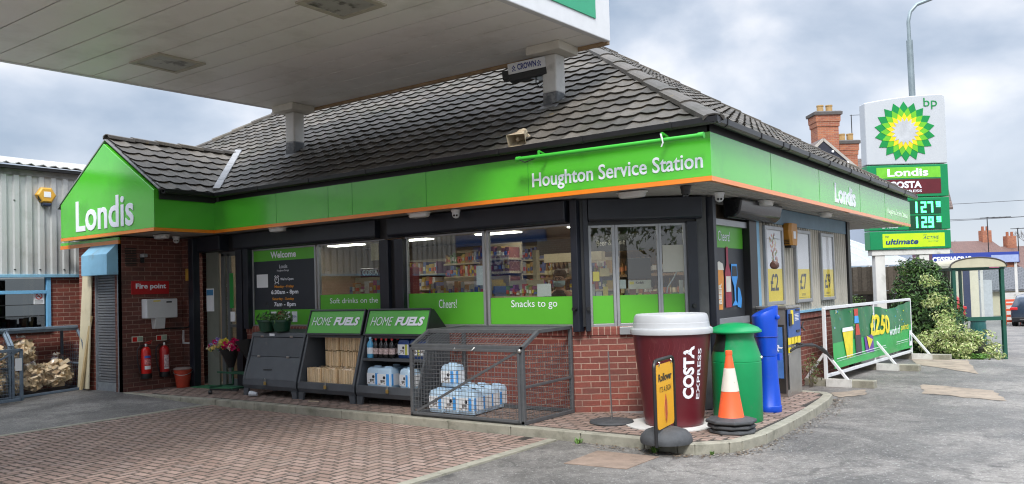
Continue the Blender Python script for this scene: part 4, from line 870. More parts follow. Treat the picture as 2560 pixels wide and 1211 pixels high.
b = MB(); b.bar(c0-cu_*.09, (-2.86, 1.15, 4.40), .04); b.bar((-2.9, 1.14, 4.40), (-2.80, 1.2, 4.42), .06); b.build('camera_bracket', GALV, t); MB().tube([c0-cu_*.09-cd*.1, (-2.90, 1.08, 4.34), (-2.86, 1.1, 4.28), (-2.81, 1.15, 4.33)], .008, 6).build('camera_cable', BLACK, t)
# poster frames on the ribbed wall
def poster(y0, y1, price, label, kind):
    z0, z1 = 1.20, 2.33
    t = thing('poster_frame', label, 'poster', (-.56, (y0+y1)/2, z0), group='price posters on the ribbed wall')
    b = MB(); x0, x1 = -.578, -.53; w = .055
    b.box((x0, y0, z0), (x1, y0+w, z1)); b.box((x0, y1-w, z0), (x1, y1, z1)); b.box((x0, y0+w, z0), (x1, y1-w, z0+w)); b.box((x0, y0+w, z1-w), (x1, y1-w, z1)); b.build('frame', ALU, t, bevel=.008)
    zm = z0+.52
    MB().box((x0, y0+w, zm), (x0+.02, y1-w, z1-w)).build('poster_picture', PAPER, t); MB().box((x0, y0+w, z0+w), (x0+.022, y1-w, zm)).build('poster_price_panel', YELLOW, t)
    D, U = (0, 1, 0), (0, 0, 1); wd = y1-y0
    text(price, (x0+.022, y0+wd*.27, z0+.20), D, U, wd*.44, .25, M('price_black', (.02, .02, .015), .5, var=0), t, 'lettering', .02, depth=.002)
    b = MB(); [b.box((x0+.022, y0+wd*(.36), z0+.11+k*.018), (x0+.0235, y0+wd*(.62), z0+.118+k*.018)) for k in range(2)]; b.box((x0+.022, y0+wd*.15, z0+.075), (x0+.0235, y0+wd*.85, z0+.08)); b.build('small_print', MATS['price_black'], t)
    if kind == 0:
        b = MB(); rr = random.Random(3)
        for k in range(60):
            yy = y0+wd*(.34+.34*rr.random()); zz = zm+.08+.42*rr.random(); yy += (zz-zm-.3)*-.28
            b.add([(x0+.0205, yy+.03*math.cos(q+k)*rr.uniform(.5, 1), zz+.03*math.sin(q+k)) for q in (0, 1.57, 3.14, 4.7)], [(0, 1, 2, 3)], 0, pick([(.62, .16, .08), (.75, .35, .12), (.7, .6, .3), (.25, .35, .1), (.55, .1, .06)], .2))
        b.build('food_picture', ANY, t, recalc=False); MB().lathe([(.05, 0), (.05, .002)], (0, 0, 0), 16).build('round_badge', GREEN_D, t)
        t.children[-1].location = Vector((x0+.021, y0+.17, z1-.19))-t.location; t.children[-1].rotation_euler = (0, R(90), 0)
    MB().box((x0+.03, y0+w, z0+w), (x0+.034, y1-w, z1-w)).build('clear_cover', COVER, t)
poster(3.17, 3.97, '£2', 'grey framed wall poster with food picture over a yellow £2 panel', 0)
poster(4.55, 5.33, '£7', 'grey framed wall poster with yellow £7 panel, the middle poster', 1)
poster(5.93, 6.72, '£9', 'grey framed wall poster with yellow £9 panel nearest the black corner post', 1)
# tap and weed by the side wall
t = thing('garden_tap', 'small black tap on the side brick wall behind the hose', 'tap', (-.59, 4.6, .82)); b = MB(); b.tube([(-.6, 4.62, .82), (-.50, 4.62, .82), (-.47, 4.62, .78)], .014, 8); b.tube([(-.52, 4.62, .82), (-.52, 4.72, .90)], .012, 8); b.build('tap_body', BLACK, t)

# ================================================================ STOCK IN FRONT OF THE SHOP
def padlock(x, y, z, label):
    t = thing('padlock', label, 'padlock', (x, y, z), group='brass padlocks')
    MB().box((x-.022, y-.010, z-.05), (x+.022, y+.010, z)).build('lock_body', M('brass', (.55, .38, .12), .35, metal=.8, var=.1), t, bevel=.004)
    MB().tube([(x-.013, y, z-.003), (x-.013, y, z+.035), (x, y, z+.05), (x+.013, y, z+.035), (x+.013, y, z-.003)], .004, 6).build('shackle', STEEL, t)
def bin_base(t, x0, x1, solid):
    yf = -.19; lean = lambda z: yf+.205*(z-.1)/.86
    prof = lambda z0, z1: [(lean(z0), z0), (lean(z1), z1), (.40, z1), (.40, z0)]
    top = .985
    for x in (x0, x1-.04):
        b = MB(); b.prism([(x, y, z) for y, z in ((yf-.012, .25), (lean(.93)-.012, .94), (.42, top+.02), (.42, .10), (yf+.03, .10), (yf-.012, .16))], (.04, 0, 0)); b.build('side_panel', GREYP, t, bevel=.004)
    b = MB(); b.box((x0+.04, .385, .12), (x1-.04, .40, top)); b.build('back_panel', BLACK, t)
    b = MB(); b.prism([(x0, y, z) for y, z in ((yf-.014, .17), (yf-.002, .265), (yf+.04, .265), (yf+.04, .105), (yf+.016, .105))], (x1-x0, 0, 0)); b.build('plinth', GREYP, t, bevel=.005)
    b = MB(); b.box((x0+.04, yf+.04, .20), (x1-.04, .385, .225)); b.build('base_shelf', GREYP, t)
    for x in (x0+.005, x1-.125):
        for (ya, yb) in ((yf, yf+.035), (.36, .395)): MB().prism([(x, ya, .11), (x+.12, ya, .11), (x+(.09 if x < (x0+x1)/2 else .12), ya, .0), (x+(.0 if x < (x0+x1)/2 else .03), ya, .0)], (0, yb-ya, 0)).build('foot', GREYP, t)
    return yf, lean
t = thing('storage_bunker', 'closed dark grey metal storage bunker with a sloping hatch', 'bunker', (-7.1, .1, 0))
yf, lean = bin_base(t, -7.74, -6.47, True)
b = MB(); b.prism([(-7.70, yf-.006, .265), (-6.51, yf-.006, .265), (-6.51, lean(.60)-.006, .598), (-7.70, lean(.60)-.006, .598)], (0, .02, .003)); b.build('lower_hatch', GREYP, t, bevel=.004)
b = MB(); b.prism([(-7.70, lean(.605)-.006, .605), (-6.51, lean(.605)-.006, .605), (-6.51, lean(.89)-.006, .89), (-7.70, lean(.89)-.006, .89)], (0, .02, .003)); b.build('upper_hatch', GREYP, t, bevel=.004)
b = MB(); b.prism([(-7.75, lean(.9)-.012, .90), (-7.75, lean(.97)-.012, .965), (-7.75, .43, 1.005), (-7.75, .43, .975), (-7.75, .1, .93)], (1.29, 0, 0)); b.build('bunker_lid', GREYP, t, bevel=.005)
for x in (-7.48, -6.78):
    for z in (.905, .60): MB().box((x-.03, lean(z)-.022, z-.012), (x+.03, lean(z)-.004, z+.018)).build('hinge', STEEL, t, bevel=.003)
MB().box((-7.30, lean(.935)-.022, .915), (-7.18, lean(.935)-.008, .955)).build('bunker_label', PAPER, t)
b = MB(); b.bar((-7.28, lean(.41)-.03, .405), (-7.10, lean(.41)-.03, .41), .02, .012); b.bar((-7.16, lean(.3)-.018, .28), (-7.16, lean(.4)-.018, .40), .012); b.build('hasp', BLACK, t)
padlock(-7.16, yf-.035, .235, 'brass padlock on the closed storage bunker')
def fuel_bin(x0, x1, label):
    t = thing('home_fuels_bin', label, 'display bin', ((x0+x1)/2, .1, 0), group='open display bins headed HOME FUELS')
    yf, lean = bin_base(t, x0, x1, False)
    b = MB(); b.box((x0+.04, lean(.93)-.008, .905), (x1-.04, lean(.93)+.03, .945)); b.box((x0+.04, .1, .955), (x1-.04, .385, .985)); b.build('top_rail', GREYP, t)
    y0, y1 = -.035, .075
    h = MB()
    for x in (x0+.01, x1-.035): h.prism([(x, y0, .955), (x, y1, 1.30), (x, y1+.05, 1.30), (x, .42, .99)], (.025, 0, 0))
    h.prism([(x0+.035, y0+.012, .955), (x1-.035, y0+.012, .955), (x1-.035, y1+.012, 1.295), (x0+.035, y1+.012, 1.295)], (0, .012, 0)); h.prism([(x0+.035, y1+.03, 1.30), (x1-.035, y1+.03, 1.30), (x1-.035, .42, .99), (x0+.035, .42, .99)], (0, .004, -.012))
    ho = h.build('header_box', M('header_black', (.015, .016, .019), .4, var=.1), t)
    f = MB(); d = Vector((0, y1-y0, .345)).normalized()
    for (a, c) in (((x0+.01, y0, .955), (x1-.01, y0, .955)), ((x0+.01, y1, 1.30), (x1-.01, y1, 1.30))): f.bar(a, c, .03, .022, hint=d)
    for x in (x0+.02, x1-.02): f.bar((x, y0, .955), (x, y1, 1.30), .022, .022)
    f.build('header_frame', MATS['header_black'], t)
    MB().prism([(x0+.035, y0+.002, .972), (x1-.035, y0+.002, .972), (x1-.035, y1-.002, 1.285), (x0+.035, y1-.002, 1.285)], (0, .008, 0)).build('header_sign', M('sign_fuel_green', (.085, .42, .045), .4, var=.03), t)
    P = Vector((x0+.11, y0+.0, .972))+d*.115+Vector((0, -.004, 0)); W_ = x1-x0-.20
    text('HOME', P, (1, 0, 0), d, W_*.42, .125, LETTER, t, 'lettering', -.006, .25, .002)
    text('FUELS', P+Vector((W_*.47, 0, 0)), (1, 0, 0), d, W_*.53, .125, LETTER, t, 'lettering', .05, .25, .002)
    padlock((x0+x1)/2+.02, yf-.03, .235, 'brass padlock on the bin of kindling' if x0 < -6 else 'brass padlock on the bin of bottles and containers')
    return t
fuel_bin(-6.43, -5.235, 'open HOME FUELS bin full of kindling bundles'); fb2 = fuel_bin(-5.20, -4.0, 'open HOME FUELS bin of bottles and blue containers, half behind the cage')
MB().box((-5.16, -.10, .60), (-4.04, .385, .635)).build('shelf', GREYP, fb2)
WOODC = [(.80, .60, .36), (.74, .54, .31), (.84, .65, .41), (.66, .46, .25), (.78, .56, .32)]
def kindling(w=.31, d=.17, h=.23):
    t = thing('kindling_bundle', 'bundle of split kindling sticks', 'kindling', (0, 0, 0), local=True, group='plastic wrapped kindling bundles in the display bin')
    b = MB(); rr = random.Random(5); x = -w/2
    while x < w/2-.008:
        s = rr.uniform(.012, .026)
        for row in range(4):
            y = -d/2+row*d/4+rr.uniform(0, .012); l = rr.uniform(-.012, .012)
            b.obox((x+s/2, y+.018, h/2+l), (s/2*.94, rr.uniform(-.003, .003), 0), (rr.uniform(-.003, .003), .017, 0), (rr.uniform(-.006, .006), rr.uniform(-.004, .004), h/2-.006), 0, pick(WOODC, .15))
        x += s
    b.build('sticks', WOOD, t)
    rg = rbox(None, (0, 0, 0), w, d, h, .03, 0); b = MB()
    b.loft([rg(.0, w*.97, d*.95, .03), rg(.02, w*1.03, d*1.06, .03), rg(h*.5, w*1.0, d*1.03, .03), rg(h-.01, w*1.02, d*1.05, .03), rg(h+.012, w*.9, d*.85, .03)]); b.build('plastic_wrap', PLASTICWRAP, t, smooth=True)
    return t
K0 = kindling(); first = True
rows_ = [(-6.18, -.02, .232, 'front'), (-5.84, -.03, .232, 'front'), (-5.48, -.03, .232, 'front'), (-6.15, .18, .232, 0), (-5.82, .18, .232, 0), (-5.48, .18, .232, 0), (-6.02, .20, .465, 'l'), (-5.68, .20, .465, 'm'), (-5.42, .21, .465, 'r'), (-6.05, .22, .70, 'l'), (-5.71, .22, .70, 'm'), (-5.42, .22, .70, 'r')]
nm_ = ['left hand kindling bundle of the front row in the bin', 'middle kindling bundle of the front row in the bin', 'right hand kindling bundle of the front row in the bin', 'kindling bundle hidden low at the back left of the bin', 'kindling bundle hidden low at the back middle of the bin', 'kindling bundle hidden low at the back right of the bin',
       'kindling bundle in the middle layer of the rear stack, left end', 'kindling bundle in the middle layer of the rear stack, centre', 'kindling bundle in the middle layer of the rear stack, right end', 'kindling bundle in the top layer under the header, left end', 'kindling bundle in the top layer under the header, centre', 'kindling bundle in the top layer under the header, right end']
for i, (x, y, z, q) in enumerate(rows_):
    o = K0 if i == 0 else copy_tree(K0); o.location = (x, y, z); o.rotation_euler = (0, 0, rnd.uniform(-.08, .08)); o['label'] = nm_[i]
# containers
WHT_PL = M('white_translucent_plastic', (.52, .70, .86), .35, var=.06, vs=6); LBLUE = M('pale_blue_liquid', (.40, .60, .78), .35, var=.05)
def container(body, label_mat, stripe, grp):
    t = thing('liquid_container', 'container', 'container', (0, 0, 0), local=True, group=grp); rg = rbox(None, (0, 0, 0), .23, .20, .3, .035, 0)
    b = MB(); b.loft([rg(0, .222, .19, .022), rg(.010, .236, .204, .024), rg(.235, .236, .204, .024), rg(.268, .218, .188, .03), rg(.284, .17, .14, .03), rg(.286, .10, .07, .02)]); b.build('container_body', body, t, smooth=True)
    b = MB(); b.bar((-.05, 0, .292), (.06, 0, .292), .035, .022); b.bar((-.045, 0, .27), (-.045, 0, .295), .03); b.bar((.055, 0, .27), (.055, 0, .295), .03); b.build('container_handle', body, t, bevel=.006)
    MB().lathe([(.024, .27), (.024, .305), (.0001, .306)], (.0, .06, 0), 12).build('container_cap', BLACK, t)
    for (sx) in (0, 1):
        if sx == 0:
            MB().box((-.114, -.1055, .05), (.114, -.1015, .205)).build('container_label', label_mat, t)
            MB().box((.04, -.107, .05), (.09, -.1056, .205)).build('label_stripe', stripe, t)
            b = MB(); b.lathe([(.022, 0), (.022, .002)], (0, 0, 0), 14); b.v = [Vector((p.x+.005, -.1056-p.z, .155+p.y)) for p in b.v]; b.build('label_badge', NAVY, t)
            b = MB(); rr = random.Random(2)
            for k in range(14): x = rr.uniform(-.1, 0); z = rr.uniform(.06, .11); b.box((x, -.1066, z), (x+rr.uniform(.01, .03), -.1056, z+rr.uniform(.008, .022)), 0, pick([(.25, .22, .2), (.5, .45, .4), (.15, .15, .17), (.4, .3, .22)], .2))
            b.build('label_picture', ANY, t)
        else:
            MB().box((.1175, -.09, .05), (.1205, .09, .205)).build('container_label', label_mat, t); MB().box((.1206, -.09, .05), (.122, -.05, .205)).build('label_stripe', stripe, t)
    return t
CAT = 'container'
C0 = container(WHT_PL, PAPER, SKYB, 'white liquid containers with blue striped labels')
spots = []
for r in range(4):
    for c in range(3): spots.append((-3.60+c*.243+rnd.uniform(-.006, .006)-.03*r, -.25+r*.212, .012, rnd.uniform(-.05, .05), ['left', 'middle', 'right'][c], r))
labs = ['white blue-label container at the front %s of the caged block', 'white blue-label container second from the front, %s row of the caged block', 'white blue-label container third from the front, %s row of the caged block', 'white blue-label container against the wall, %s row of the caged block']
for i, (x, y, z, a, c, r) in enumerate(spots):
    o = C0 if i == 0 else copy_tree(C0); o.location = (x, y, z); o.rotation_euler = (0, 0, a); o['label'] = labs[r] % c; o['category'] = CAT
o = copy_tree(C0); o.location = (-3.58, -.03, .306); o.rotation_euler = (0, 0, .05); o['label'] = 'single white blue-label container standing on top of the caged block'
bl = ['white container nearest the left side of the bottles bin', 'white container second from the left in the bottles bin', 'white container at the right of the bottles bin, behind the mesh', 'white container at the back left of the bottles bin, lower shelf', 'white container at the back middle of the bottles bin, lower shelf']
for i, (x, y, a) in enumerate(((-4.98, .02, .05), (-4.72, -.04, .1), (-4.33, -.02, -.25), (-4.85, .25, 0), (-4.55, .26, .1))):
    o = copy_tree(C0); o.location = (x, y, .226); o.rotation_euler = (0, 0, a); o['label'] = bl[i]
DB = M('blue_can_plastic', (.02, .06, .22), .3, var=.08)
J0 = container(DB, PAPER, M('stripe_yellow', (.5, .5, .1), .5), 'dark blue containers on the upper bin shelf')
for i, x in enumerate((-4.50, -4.28, -4.07-.07)):
    o = J0 if i == 0 else copy_tree(J0); o.location = (x, .12, .636); o.scale = (.86, .9, .92); o['label'] = 'dark blue container with white label on the upper shelf, %s of three' % ['left', 'middle', 'right'][i]
def bottle(mat, cap, labm, h, r, label, grp):
    t = thing('bottle', label, 'bottle', (0, 0, 0), local=True, group=grp)
    MB().lathe([(r*.9, 0), (r, .01), (r, h*.62), (r*.8, h*.74), (r*.35, h*.84), (r*.33, h*.93)], (0, 0, 0), 14).build('bottle_body', mat, t, smooth=True)
    MB().lathe([(r*.4, h*.9), (r*.4, h), (1e-4, h)], (0, 0, 0), 12).build('bottle_cap', cap, t)
    MB().lathe([(r*1.012, h*.2), (r*1.012, h*.5)], (0, 0, 0), 14, cap=False).build('bottle_label', labm, t)
    return t
CAPR = M('cap_red', (.5, .03, .03), .4); BLK_L = M('bottle_black', (.012, .011, .012), .25, var=0)
LABM = M('label_pinkwhite', (.55, .42, .40), .5, var=.6, vs=60)
D0 = bottle(BLK_L, CAPR, LABM, .27, .042, 'black bottle', 'black oil bottles with red caps')
for i, x in enumerate((-4.97, -4.87, -4.77, -4.67)):
    o = D0 if i == 0 else copy_tree(D0); o.location = (x, -.02+.01*(i % 2), .636); o['label'] = '%s of four front black bottles with red caps on the upper shelf' % ['leftmost', 'second from left', 'third from left', 'rightmost'][i]
for i, x in enumerate((-4.94, -4.82, -4.70)):
    o = copy_tree(D0); o.location = (x, .13, .636); o['label'] = '%s black bottle in the second rank on the upper shelf' % ['left', 'middle', 'right'][i]
o = bottle(M('screenwash_blue', (.10, .38, .62), .3), M('cap_paleblue', (.35, .6, .75), .4), PAPER, .29, .045, 'pale blue bottle at the left end of the upper bin shelf', None); o.location = (-5.05, -.05, .636)
o = bottle(M('bottle_redwhite', (.55, .15, .14), .4), PAPER, PAPER, .26, .04, 'red and white bottle tucked behind the pale blue bottle', None); o.location = (-5.10, .03, .636)
# hanging basket pots on the bunker lid
def leaf_cloud(b, c, rx, ry, rz, n, size, cols, flat_=0, rr=rnd, shell=.55, up=.3):
    for k in range(n):
        while True:
            p = Vector((rr.uniform(-1, 1), rr.uniform(-1, 1), rr.uniform(-1, 1)))
            if shell < p.length <= 1 or (p.length <= 1 and rr.random() < .12): break
        q = Vector((c[0]+p.x*rx, c[1]+p.y*ry, c[2]+p.z*rz)); nrm = (p+Vector((rr.uniform(-.6, .6), rr.uniform(-.6, .6), rr.uniform(-.3, .6)+up))).normalized()
        a, t_ = axes(nrm); th = rr.uniform(0, 6.28); d = a*math.cos(th)+t_*math.sin(th); s = nrm.cross(d); L_ = size*rr.uniform(.6, 1.35); w = L_*rr.uniform(.3, .42)
        b.add([q-d*L_*.5, q+s*w*.5+nrm*L_*.06, q+d*L_*.5-nrm*L_*.1, q-s*w*.5+nrm*L_*.06], [(0, 1, 2), (0, 2, 3)], 0, pick(cols, .2))
for i, (x, n, l, hx) in enumerate(((-7.43, 130, 'dark green pot of trailing leaves, left one on the bunker lid', -.09), (-7.08, 210, 'dark green pot of bushy red-flecked leaves, right one on the bunker lid', 0))):
    t = thing('plant_pot', l, 'plant', (x, .05, .985), group='potted plants on the storage bunker')
    MB().lathe([(.10, .985), (.115, .99), (.145, 1.13), (.155, 1.135), (.155, 1.165), (.14, 1.165), (.13, 1.14), (1e-4, 1.14)], (x, .05, 0), 24).build('pot', M('pot_green', (.01, .055, .03), .35, var=.08), t, smooth=True)
    b = MB(); leaf_cloud(b, (x, .05, 1.20), .20, .17, .09+.03*i, n, .075, [(.06, .14, .035), (.09, .19, .05), (.045, .10, .03), (.12, .22, .08)], shell=.3); 
    if i: leaf_cloud(b, (x+.06, .03, 1.25), .12, .1, .06, 24, .035, [(.3, .05, .06), (.25, .08, .05)], shell=.2)
    b.build('foliage', LEAF, t, recalc=False)
    if not i: MB().tube([(x+.1, .05, 1.16), (x+.06, .05, 1.36), (x+.0, .05, 1.44), (x-.02, .05, 1.42), (x-.03, .05, 1.38)], .005, 6).build('hanger', BLACK, t)
    else: MB().tube([(x-.1, .05, 1.16), (x+.02, .05, 1.36), (x+.05, .05, 1.45), (x+.08, .05, 1.44)], .005, 6).build('hanger', BLACK, t)
# flower stand by the door
t = thing('flower_stand', 'wheeled green flower stand with black cone buckets beside the door', 'stand', (-8.2, 0, 0))
SG = M('stand_green', (.02, .09, .05), .5, var=.1)
b = MB()
for x in (-8.55, -7.95): b.bar((x, -.25, .09), (x, .2, .09), .025); b.bar((x, .2, .09), (x, .2, .62), .025)
b.bar((-8.55, .2, .30), (-7.95, .2, .30), .025); b.bar((-8.55, -.0, .09), (-7.95, -.0, .09), .025); b.bar((-8.75, .05, .30), (-7.9, .05, .30), .03); b.bar((-8.0, .2, .60), (-8.12, -.1, .75), .02); b.bar((-8.45, .2, .60), (-8.45, -.1, .70), .02)
b.build('stand_frame', SG, t)
MB().bar((-8.36, -.36, .075), (-7.86, -.2, .075), .035, .03).build('stand_foot', BLACK, t); MB().tube([(-8.38, -.375, .03), (-8.34, -.345, .03)], .03, 12).build('castor', BLACK, t)
for (x, y, z, dx) in ((-8.27, -.06, .70, .0), (-7.92, -.0, .84, .12)): MB().loft([[Vector((x+dx*.4+.05*math.cos(a), y+.03+.05*math.sin(a), z-.30)) for a in [2*math.pi*i/16 for i in range(16)]], [Vector((x+.165*math.cos(a), y+.165*math.sin(a), z+.03*math.cos(a)*(1 if dx else 0))) for a in [2*math.pi*i/16 for i in range(16)]], [Vector((x+.15*math.cos(a), y+.15*math.sin(a), z+.03*math.cos(a)*(1 if dx else 0)-.004)) for a in [2*math.pi*i/16 for i in range(16)]], [Vector((x+dx*.4+.04*math.cos(a), y+.03+.04*math.sin(a), z-.27)) for a in [2*math.pi*i/16 for i in range(16)]]]).build('flower_bucket', BLACK, t, smooth=True)
def bouquet(x, y, z, cols, label, n=30, r=.15):
    t = thing('flower_bunch', label, 'flowers', (x, y, z), group='bunches of flowers in the stand'); rr = random.Random(int(x*100))
    b = MB()
    for k in range(n):
        a = rr.uniform(0, 6.28); q = r*math.sqrt(rr.random()); c = Vector((x+q*math.cos(a), y+q*math.sin(a), z+rr.uniform(-.06, .09)-q*.3)); col = rr.choice(cols)
        for p in range(16):
            d = Vector((rr.gauss(0, 1), rr.gauss(0, 1), rr.gauss(.3, 1))).normalized(); s = d.cross(Vector((rr.gauss(0, 1), rr.gauss(0, 1), 1))).normalized(); L_ = rr.uniform(.035, .055)
            b.add([c, c+d*L_*.6+s*L_*.4, c+d*L_+Vector((0, 0, .006)), c+d*L_*.6-s*L_*.4], [(0, 1, 2, 3)], 0, pick([col], .2))
    b.build('blooms', attr_mat('petals', .6, 0, 20, .1, .3), t, recalc=False)
    b = MB(); leaf_cloud(b, (x, y, z-.06), r, r, .06, 40, .06, [(.08, .18, .05), (.12, .24, .07)], shell=.3); b.build('flower_leaves', LEAF, t, recalc=False)
    MB().lathe([(.02, -.22), (.06, -.12), (r*.9, -.05)], (x, y, z), 14, cap=False).build('cellophane', PLASTICWRAP, t)
bouquet(-8.60, -.06, .77, [(.75, .70, .50), (.78, .74, .62), (.62, .02, .18), (.35, .28, .62), (.78, .6, .2)], 'bunch of cream, lilac and crimson flowers at the left of the stand')
bouquet(-8.42, -.06, .765, [(.78, .62, .05), (.75, .65, .12), (.8, .72, .3)], 'small bunch of yellow flowers in the middle of the stand', 12, .075)
bouquet(-8.18, -.06, .78, [(.62, .015, .13), (.55, .01, .10), (.75, .62, .5), (.66, .04, .2)], 'bunch of deep pink flowers at the right of the stand')
# wire cage
def cage(label):
    x0, x1, yf, ym, yb = -3.755, -2.03, -.63, -.30, .40; zf, zm = .885, 1.035
    t = thing('wire_cage', label, 'cage', ((x0+x1)/2, -.1, 0)); f = MB(); w = .042
    for x in (x0+w/2, x1-w/2):
        f.bar((x, yf, 0), (x, yf, zf), w); f.bar((x, yb, 0), (x, yb, zm+.01), w); f.bar((x, yf, zf-.02), (x, ym, zm), w); f.bar((x, ym, zm), (x, yb, zm+.01), w); f.bar((x, yf, .025), (x, yb, .025), w)
    for (y, z) in ((yf, .03), (yf, zf-.015), (ym, zm), (yb, zm+.01), (yb, .03)): f.bar((x0, y, z), (x1, y, z), w)
    f.bar((x1-w/2, yf, .42), (x1-w/2, yb, .44), .03); f.build('cage_frame', CAGE, t, bevel=.004)
    g = MB(); g.bar((x0+.05, yf-.03, .03), (x0+.05, yf-.03, zf-.03), .032); g.bar((x1-.05, yf-.03, .03), (x1-.05, yf-.03, zf-.03), .032); g.bar((x0+.05, yf-.03, .045), (x1-.05, yf-.03, .045), .032); g.bar((x0+.05, yf-.03, zf-.05), (x1-.05, yf-.03, zf-.05), .032); g.bar((x0+.12, yf-.03, .07), (x1-.07, yf-.03, zf-.06), .03, .012, hint=(0, 1, 0)); go = g.build('cage_gate', CAGE, t, bevel=.003)
    MB().tube([(-3.0, yf-.04, zf-.03), (-3.0, yf-.07, zf-.05), (-2.72, yf-.07, zf-.05), (-2.70, yf-.04, zf-.02)], .009, 6).build('gate_handle', STEEL, go)
    MB().sphere((x1-.03, yf-.04, zf-.05), .026, 10).build('gate_lock', STEEL, go)
    r = .003
    def grid(nm, P, U, V, nu, nv, par):
        b = MB(); P, U, V = map(Vector, (P, U, V)); nn = U.cross(V).normalized()*.002
        for i in range(1, nu): b.tube([P+U*i/nu, P+U*i/nu+V], r, 4, cap=False)
        for j in range(1, nv): b.tube([P+V*j/nv+nn, P+V*j/nv+U+nn], r, 4, cap=False)
        b.build(nm, CAGE, par)
    grid('wire_mesh', (x0+.05, yf-.03, .045), (x1-x0-.1, 0, 0), (0, 0, zf-.095), 33, 16, go)
    grid('wire_mesh', (x0, yf, zf-.015), (x1-x0, 0, 0), (0, ym-yf, zm-zf+.015), 34, 7, t); grid('wire_mesh', (x0, ym, zm), (x1-x0, 0, 0), (0, yb-ym, .01), 34, 14, t)
    for x in (x0+w/2, x1-w/2): grid('wire_mesh', (x, yf, .03), (0, yb-yf, 0), (0, 0, zf-.04), 20, 17, t)
cage('low dark grey wire mesh cage with sloping top standing on the kerb')
# bare stand, cup bin, swing sign, cones, bins, air machine
t = thing('sign_stand', 'bare metal rod on a round black rubber base with no sign', 'stand', (-1.27, -.03, 0))
MB().lathe([(.245, .0), (.25, .012), (.24, .028), (.06, .045), (1e-4, .046)], (-1.27, -.03, 0), 32).build('stand_base', RUBBER, t, smooth=True)
b = MB(); b.bar((-1.262, -.03, .03), (-1.285, -.03, .80), .022, .006); b.build('stand_rod', STEEL, t)
t = thing('cup_bin', 'giant maroon takeaway cup lettered COSTA EXPRESS with a white lid', 'cup', (-.60, .17, 0))
cx_, cy_ = -.60, .17
MARO = M('cup_maroon', (.105, .012, .018), .33, var=.10, vs=3, dirt=((.15, .045, .045), 9, .60, .82))
MB().lathe([(.308, .012), (.313, .03), (.318, .035), (.424, 1.02), (.426, 1.03)], (cx_, cy_, 0), 48).build('cup_body', MARO, t, smooth=True)
MB().lathe([(.42, .995), (.446, 1.0), (.451, 1.03), (.446, 1.055), (.436, 1.058), (.434, 1.064), (.418, 1.068), (.414, 1.09), (.411, 1.12), (.408, 1.123), (.403, 1.175), (.39, 1.205), (.372, 1.215), (.35, 1.20), (1e-4, 1.195)], (cx_, cy_, 0), 48).build('cup_lid', M('lid_white', (.46, .47, .48), .35, var=.05), t, smooth=True)
def wrap(obj_pts_fn, s, a_mid, z_mid, w, h, mat, par, bold):
    """letters reading upwards on the tapering cup wall"""
    o = text(s, (0, 0, 0), (1, 0, 0), (0, 1, 0), w, h, mat, None, 'lettering', bold, depth=0)
    for v in o.data.vertices:
        up_, ac = v.co.x-w/2, v.co.y-h/2
        z = z_mid+up_; r_ = .318+(.424-.318)*(z-.035)/.985+.003; a = a_mid-ac/r_
        v.co = Vector((cx_+r_*math.cos(a), cy_+r_*math.sin(a), z))-WLOC[par.name]
    o.parent = par; WLOC[o.name] = WLOC[par.name]; return o
acam = math.atan2(-8.2-cy_, 3.3-cx_)
for k in range(9):
    b = MB(); a0 = acam-.62+k*.13; n = 16; pts = []
    for i in range(n+1):
        z = .62+.012*k+.30*i/n; r_ = .318+.106*(z-.035)/.985+.0005; a = a0+.035*math.sin(i*.55+k*.4)+.012*i/n; pts.append((cx_+r_*math.cos(a), cy_+r_*math.sin(a), z))
    b.tube(pts, [.0004+.0022*math.sin(math.pi*i/n) for i in range(n+1)], 4); b.build('steam_line', M('steam_maroon', (.17, .03, .035), .4, var=0), t)
wrap(None, 'COSTA', acam+.46, .60, .56, .13, LETTER, t, .045); wrap(None, 'EXPRESS', acam+.80, .58, .54, .05, LETTER, t, .01)
MB().lathe([(.50, 0), (.50, .012), (1e-4, .013)], (cx_-.03, cy_, 0), 40).build('cup_disc', WHITE_D, label='white round ground plate beneath the giant maroon cup', cat='plate', loc=(cx_, cy_, 0))
t = thing('swing_sign', 'black framed yellow Rollover hot dog sign hanging over the kerb', 'sign', (-.235, -.73, 0))
P0, P1 = Vector((-.195, -1.10, 0)), Vector((-.278, -.50, 0)); pd = (P1-P0).normalized(); pn = Vector((-pd.y, pd.x, 0)); pn = pn if pn.dot(Vector((3.3, -8.2, 0))-P0) > 0 else -pn
ctr = (P0+P1)/2
rings = []
for f, z in ((1, .0), (1.02, .03), (.98, .07), (.80, .115), (.5, .14)): rings.append([ctr+pd*(.25*f*math.cos(a))+pn*(.25*f*math.sin(a))+Vector((0, 0, z)) for a in [2*math.pi*i/28 for i in range(28)]])
MB().loft(rings).build('sign_base', RUBBER, t, smooth=True)
fr = MB(); pts = [P0+Vector((0, 0, .0)), P0+Vector((0, 0, .74))]+[P0+pd*(.07-.07*math.cos(q))+Vector((0, 0, .74+.07*math.sin(q))) for q in (.5, 1.05, 1.57)]+[P1-pd*(.07-.07*math.cos(q))+Vector((0, 0, .74+.07*math.sin(q))) for q in (1.57, 1.05, .5)]+[P1+Vector((0, 0, .74)), P1+Vector((0, 0, .09))]
fr.tube(pts, .018, 8); fr.build('sign_frame', BLACK, t, smooth=True)
S0 = P0+pd*.045; Wd = (P1-P0).length-.09
def rr_poly(z0, z1, off, r=.04):
    o = []
    for (s, z, a) in ((Wd-r, z1-r, 0), (r, z1-r, 90), (r, z0+r, 180), (Wd-r, z0+r, 270)):
        for k in range(4): q = R(a+30*k); o.append(S0+pd*(s+r*math.cos(q))+pn*off+Vector((0, 0, z+r*math.sin(q))))
    return o
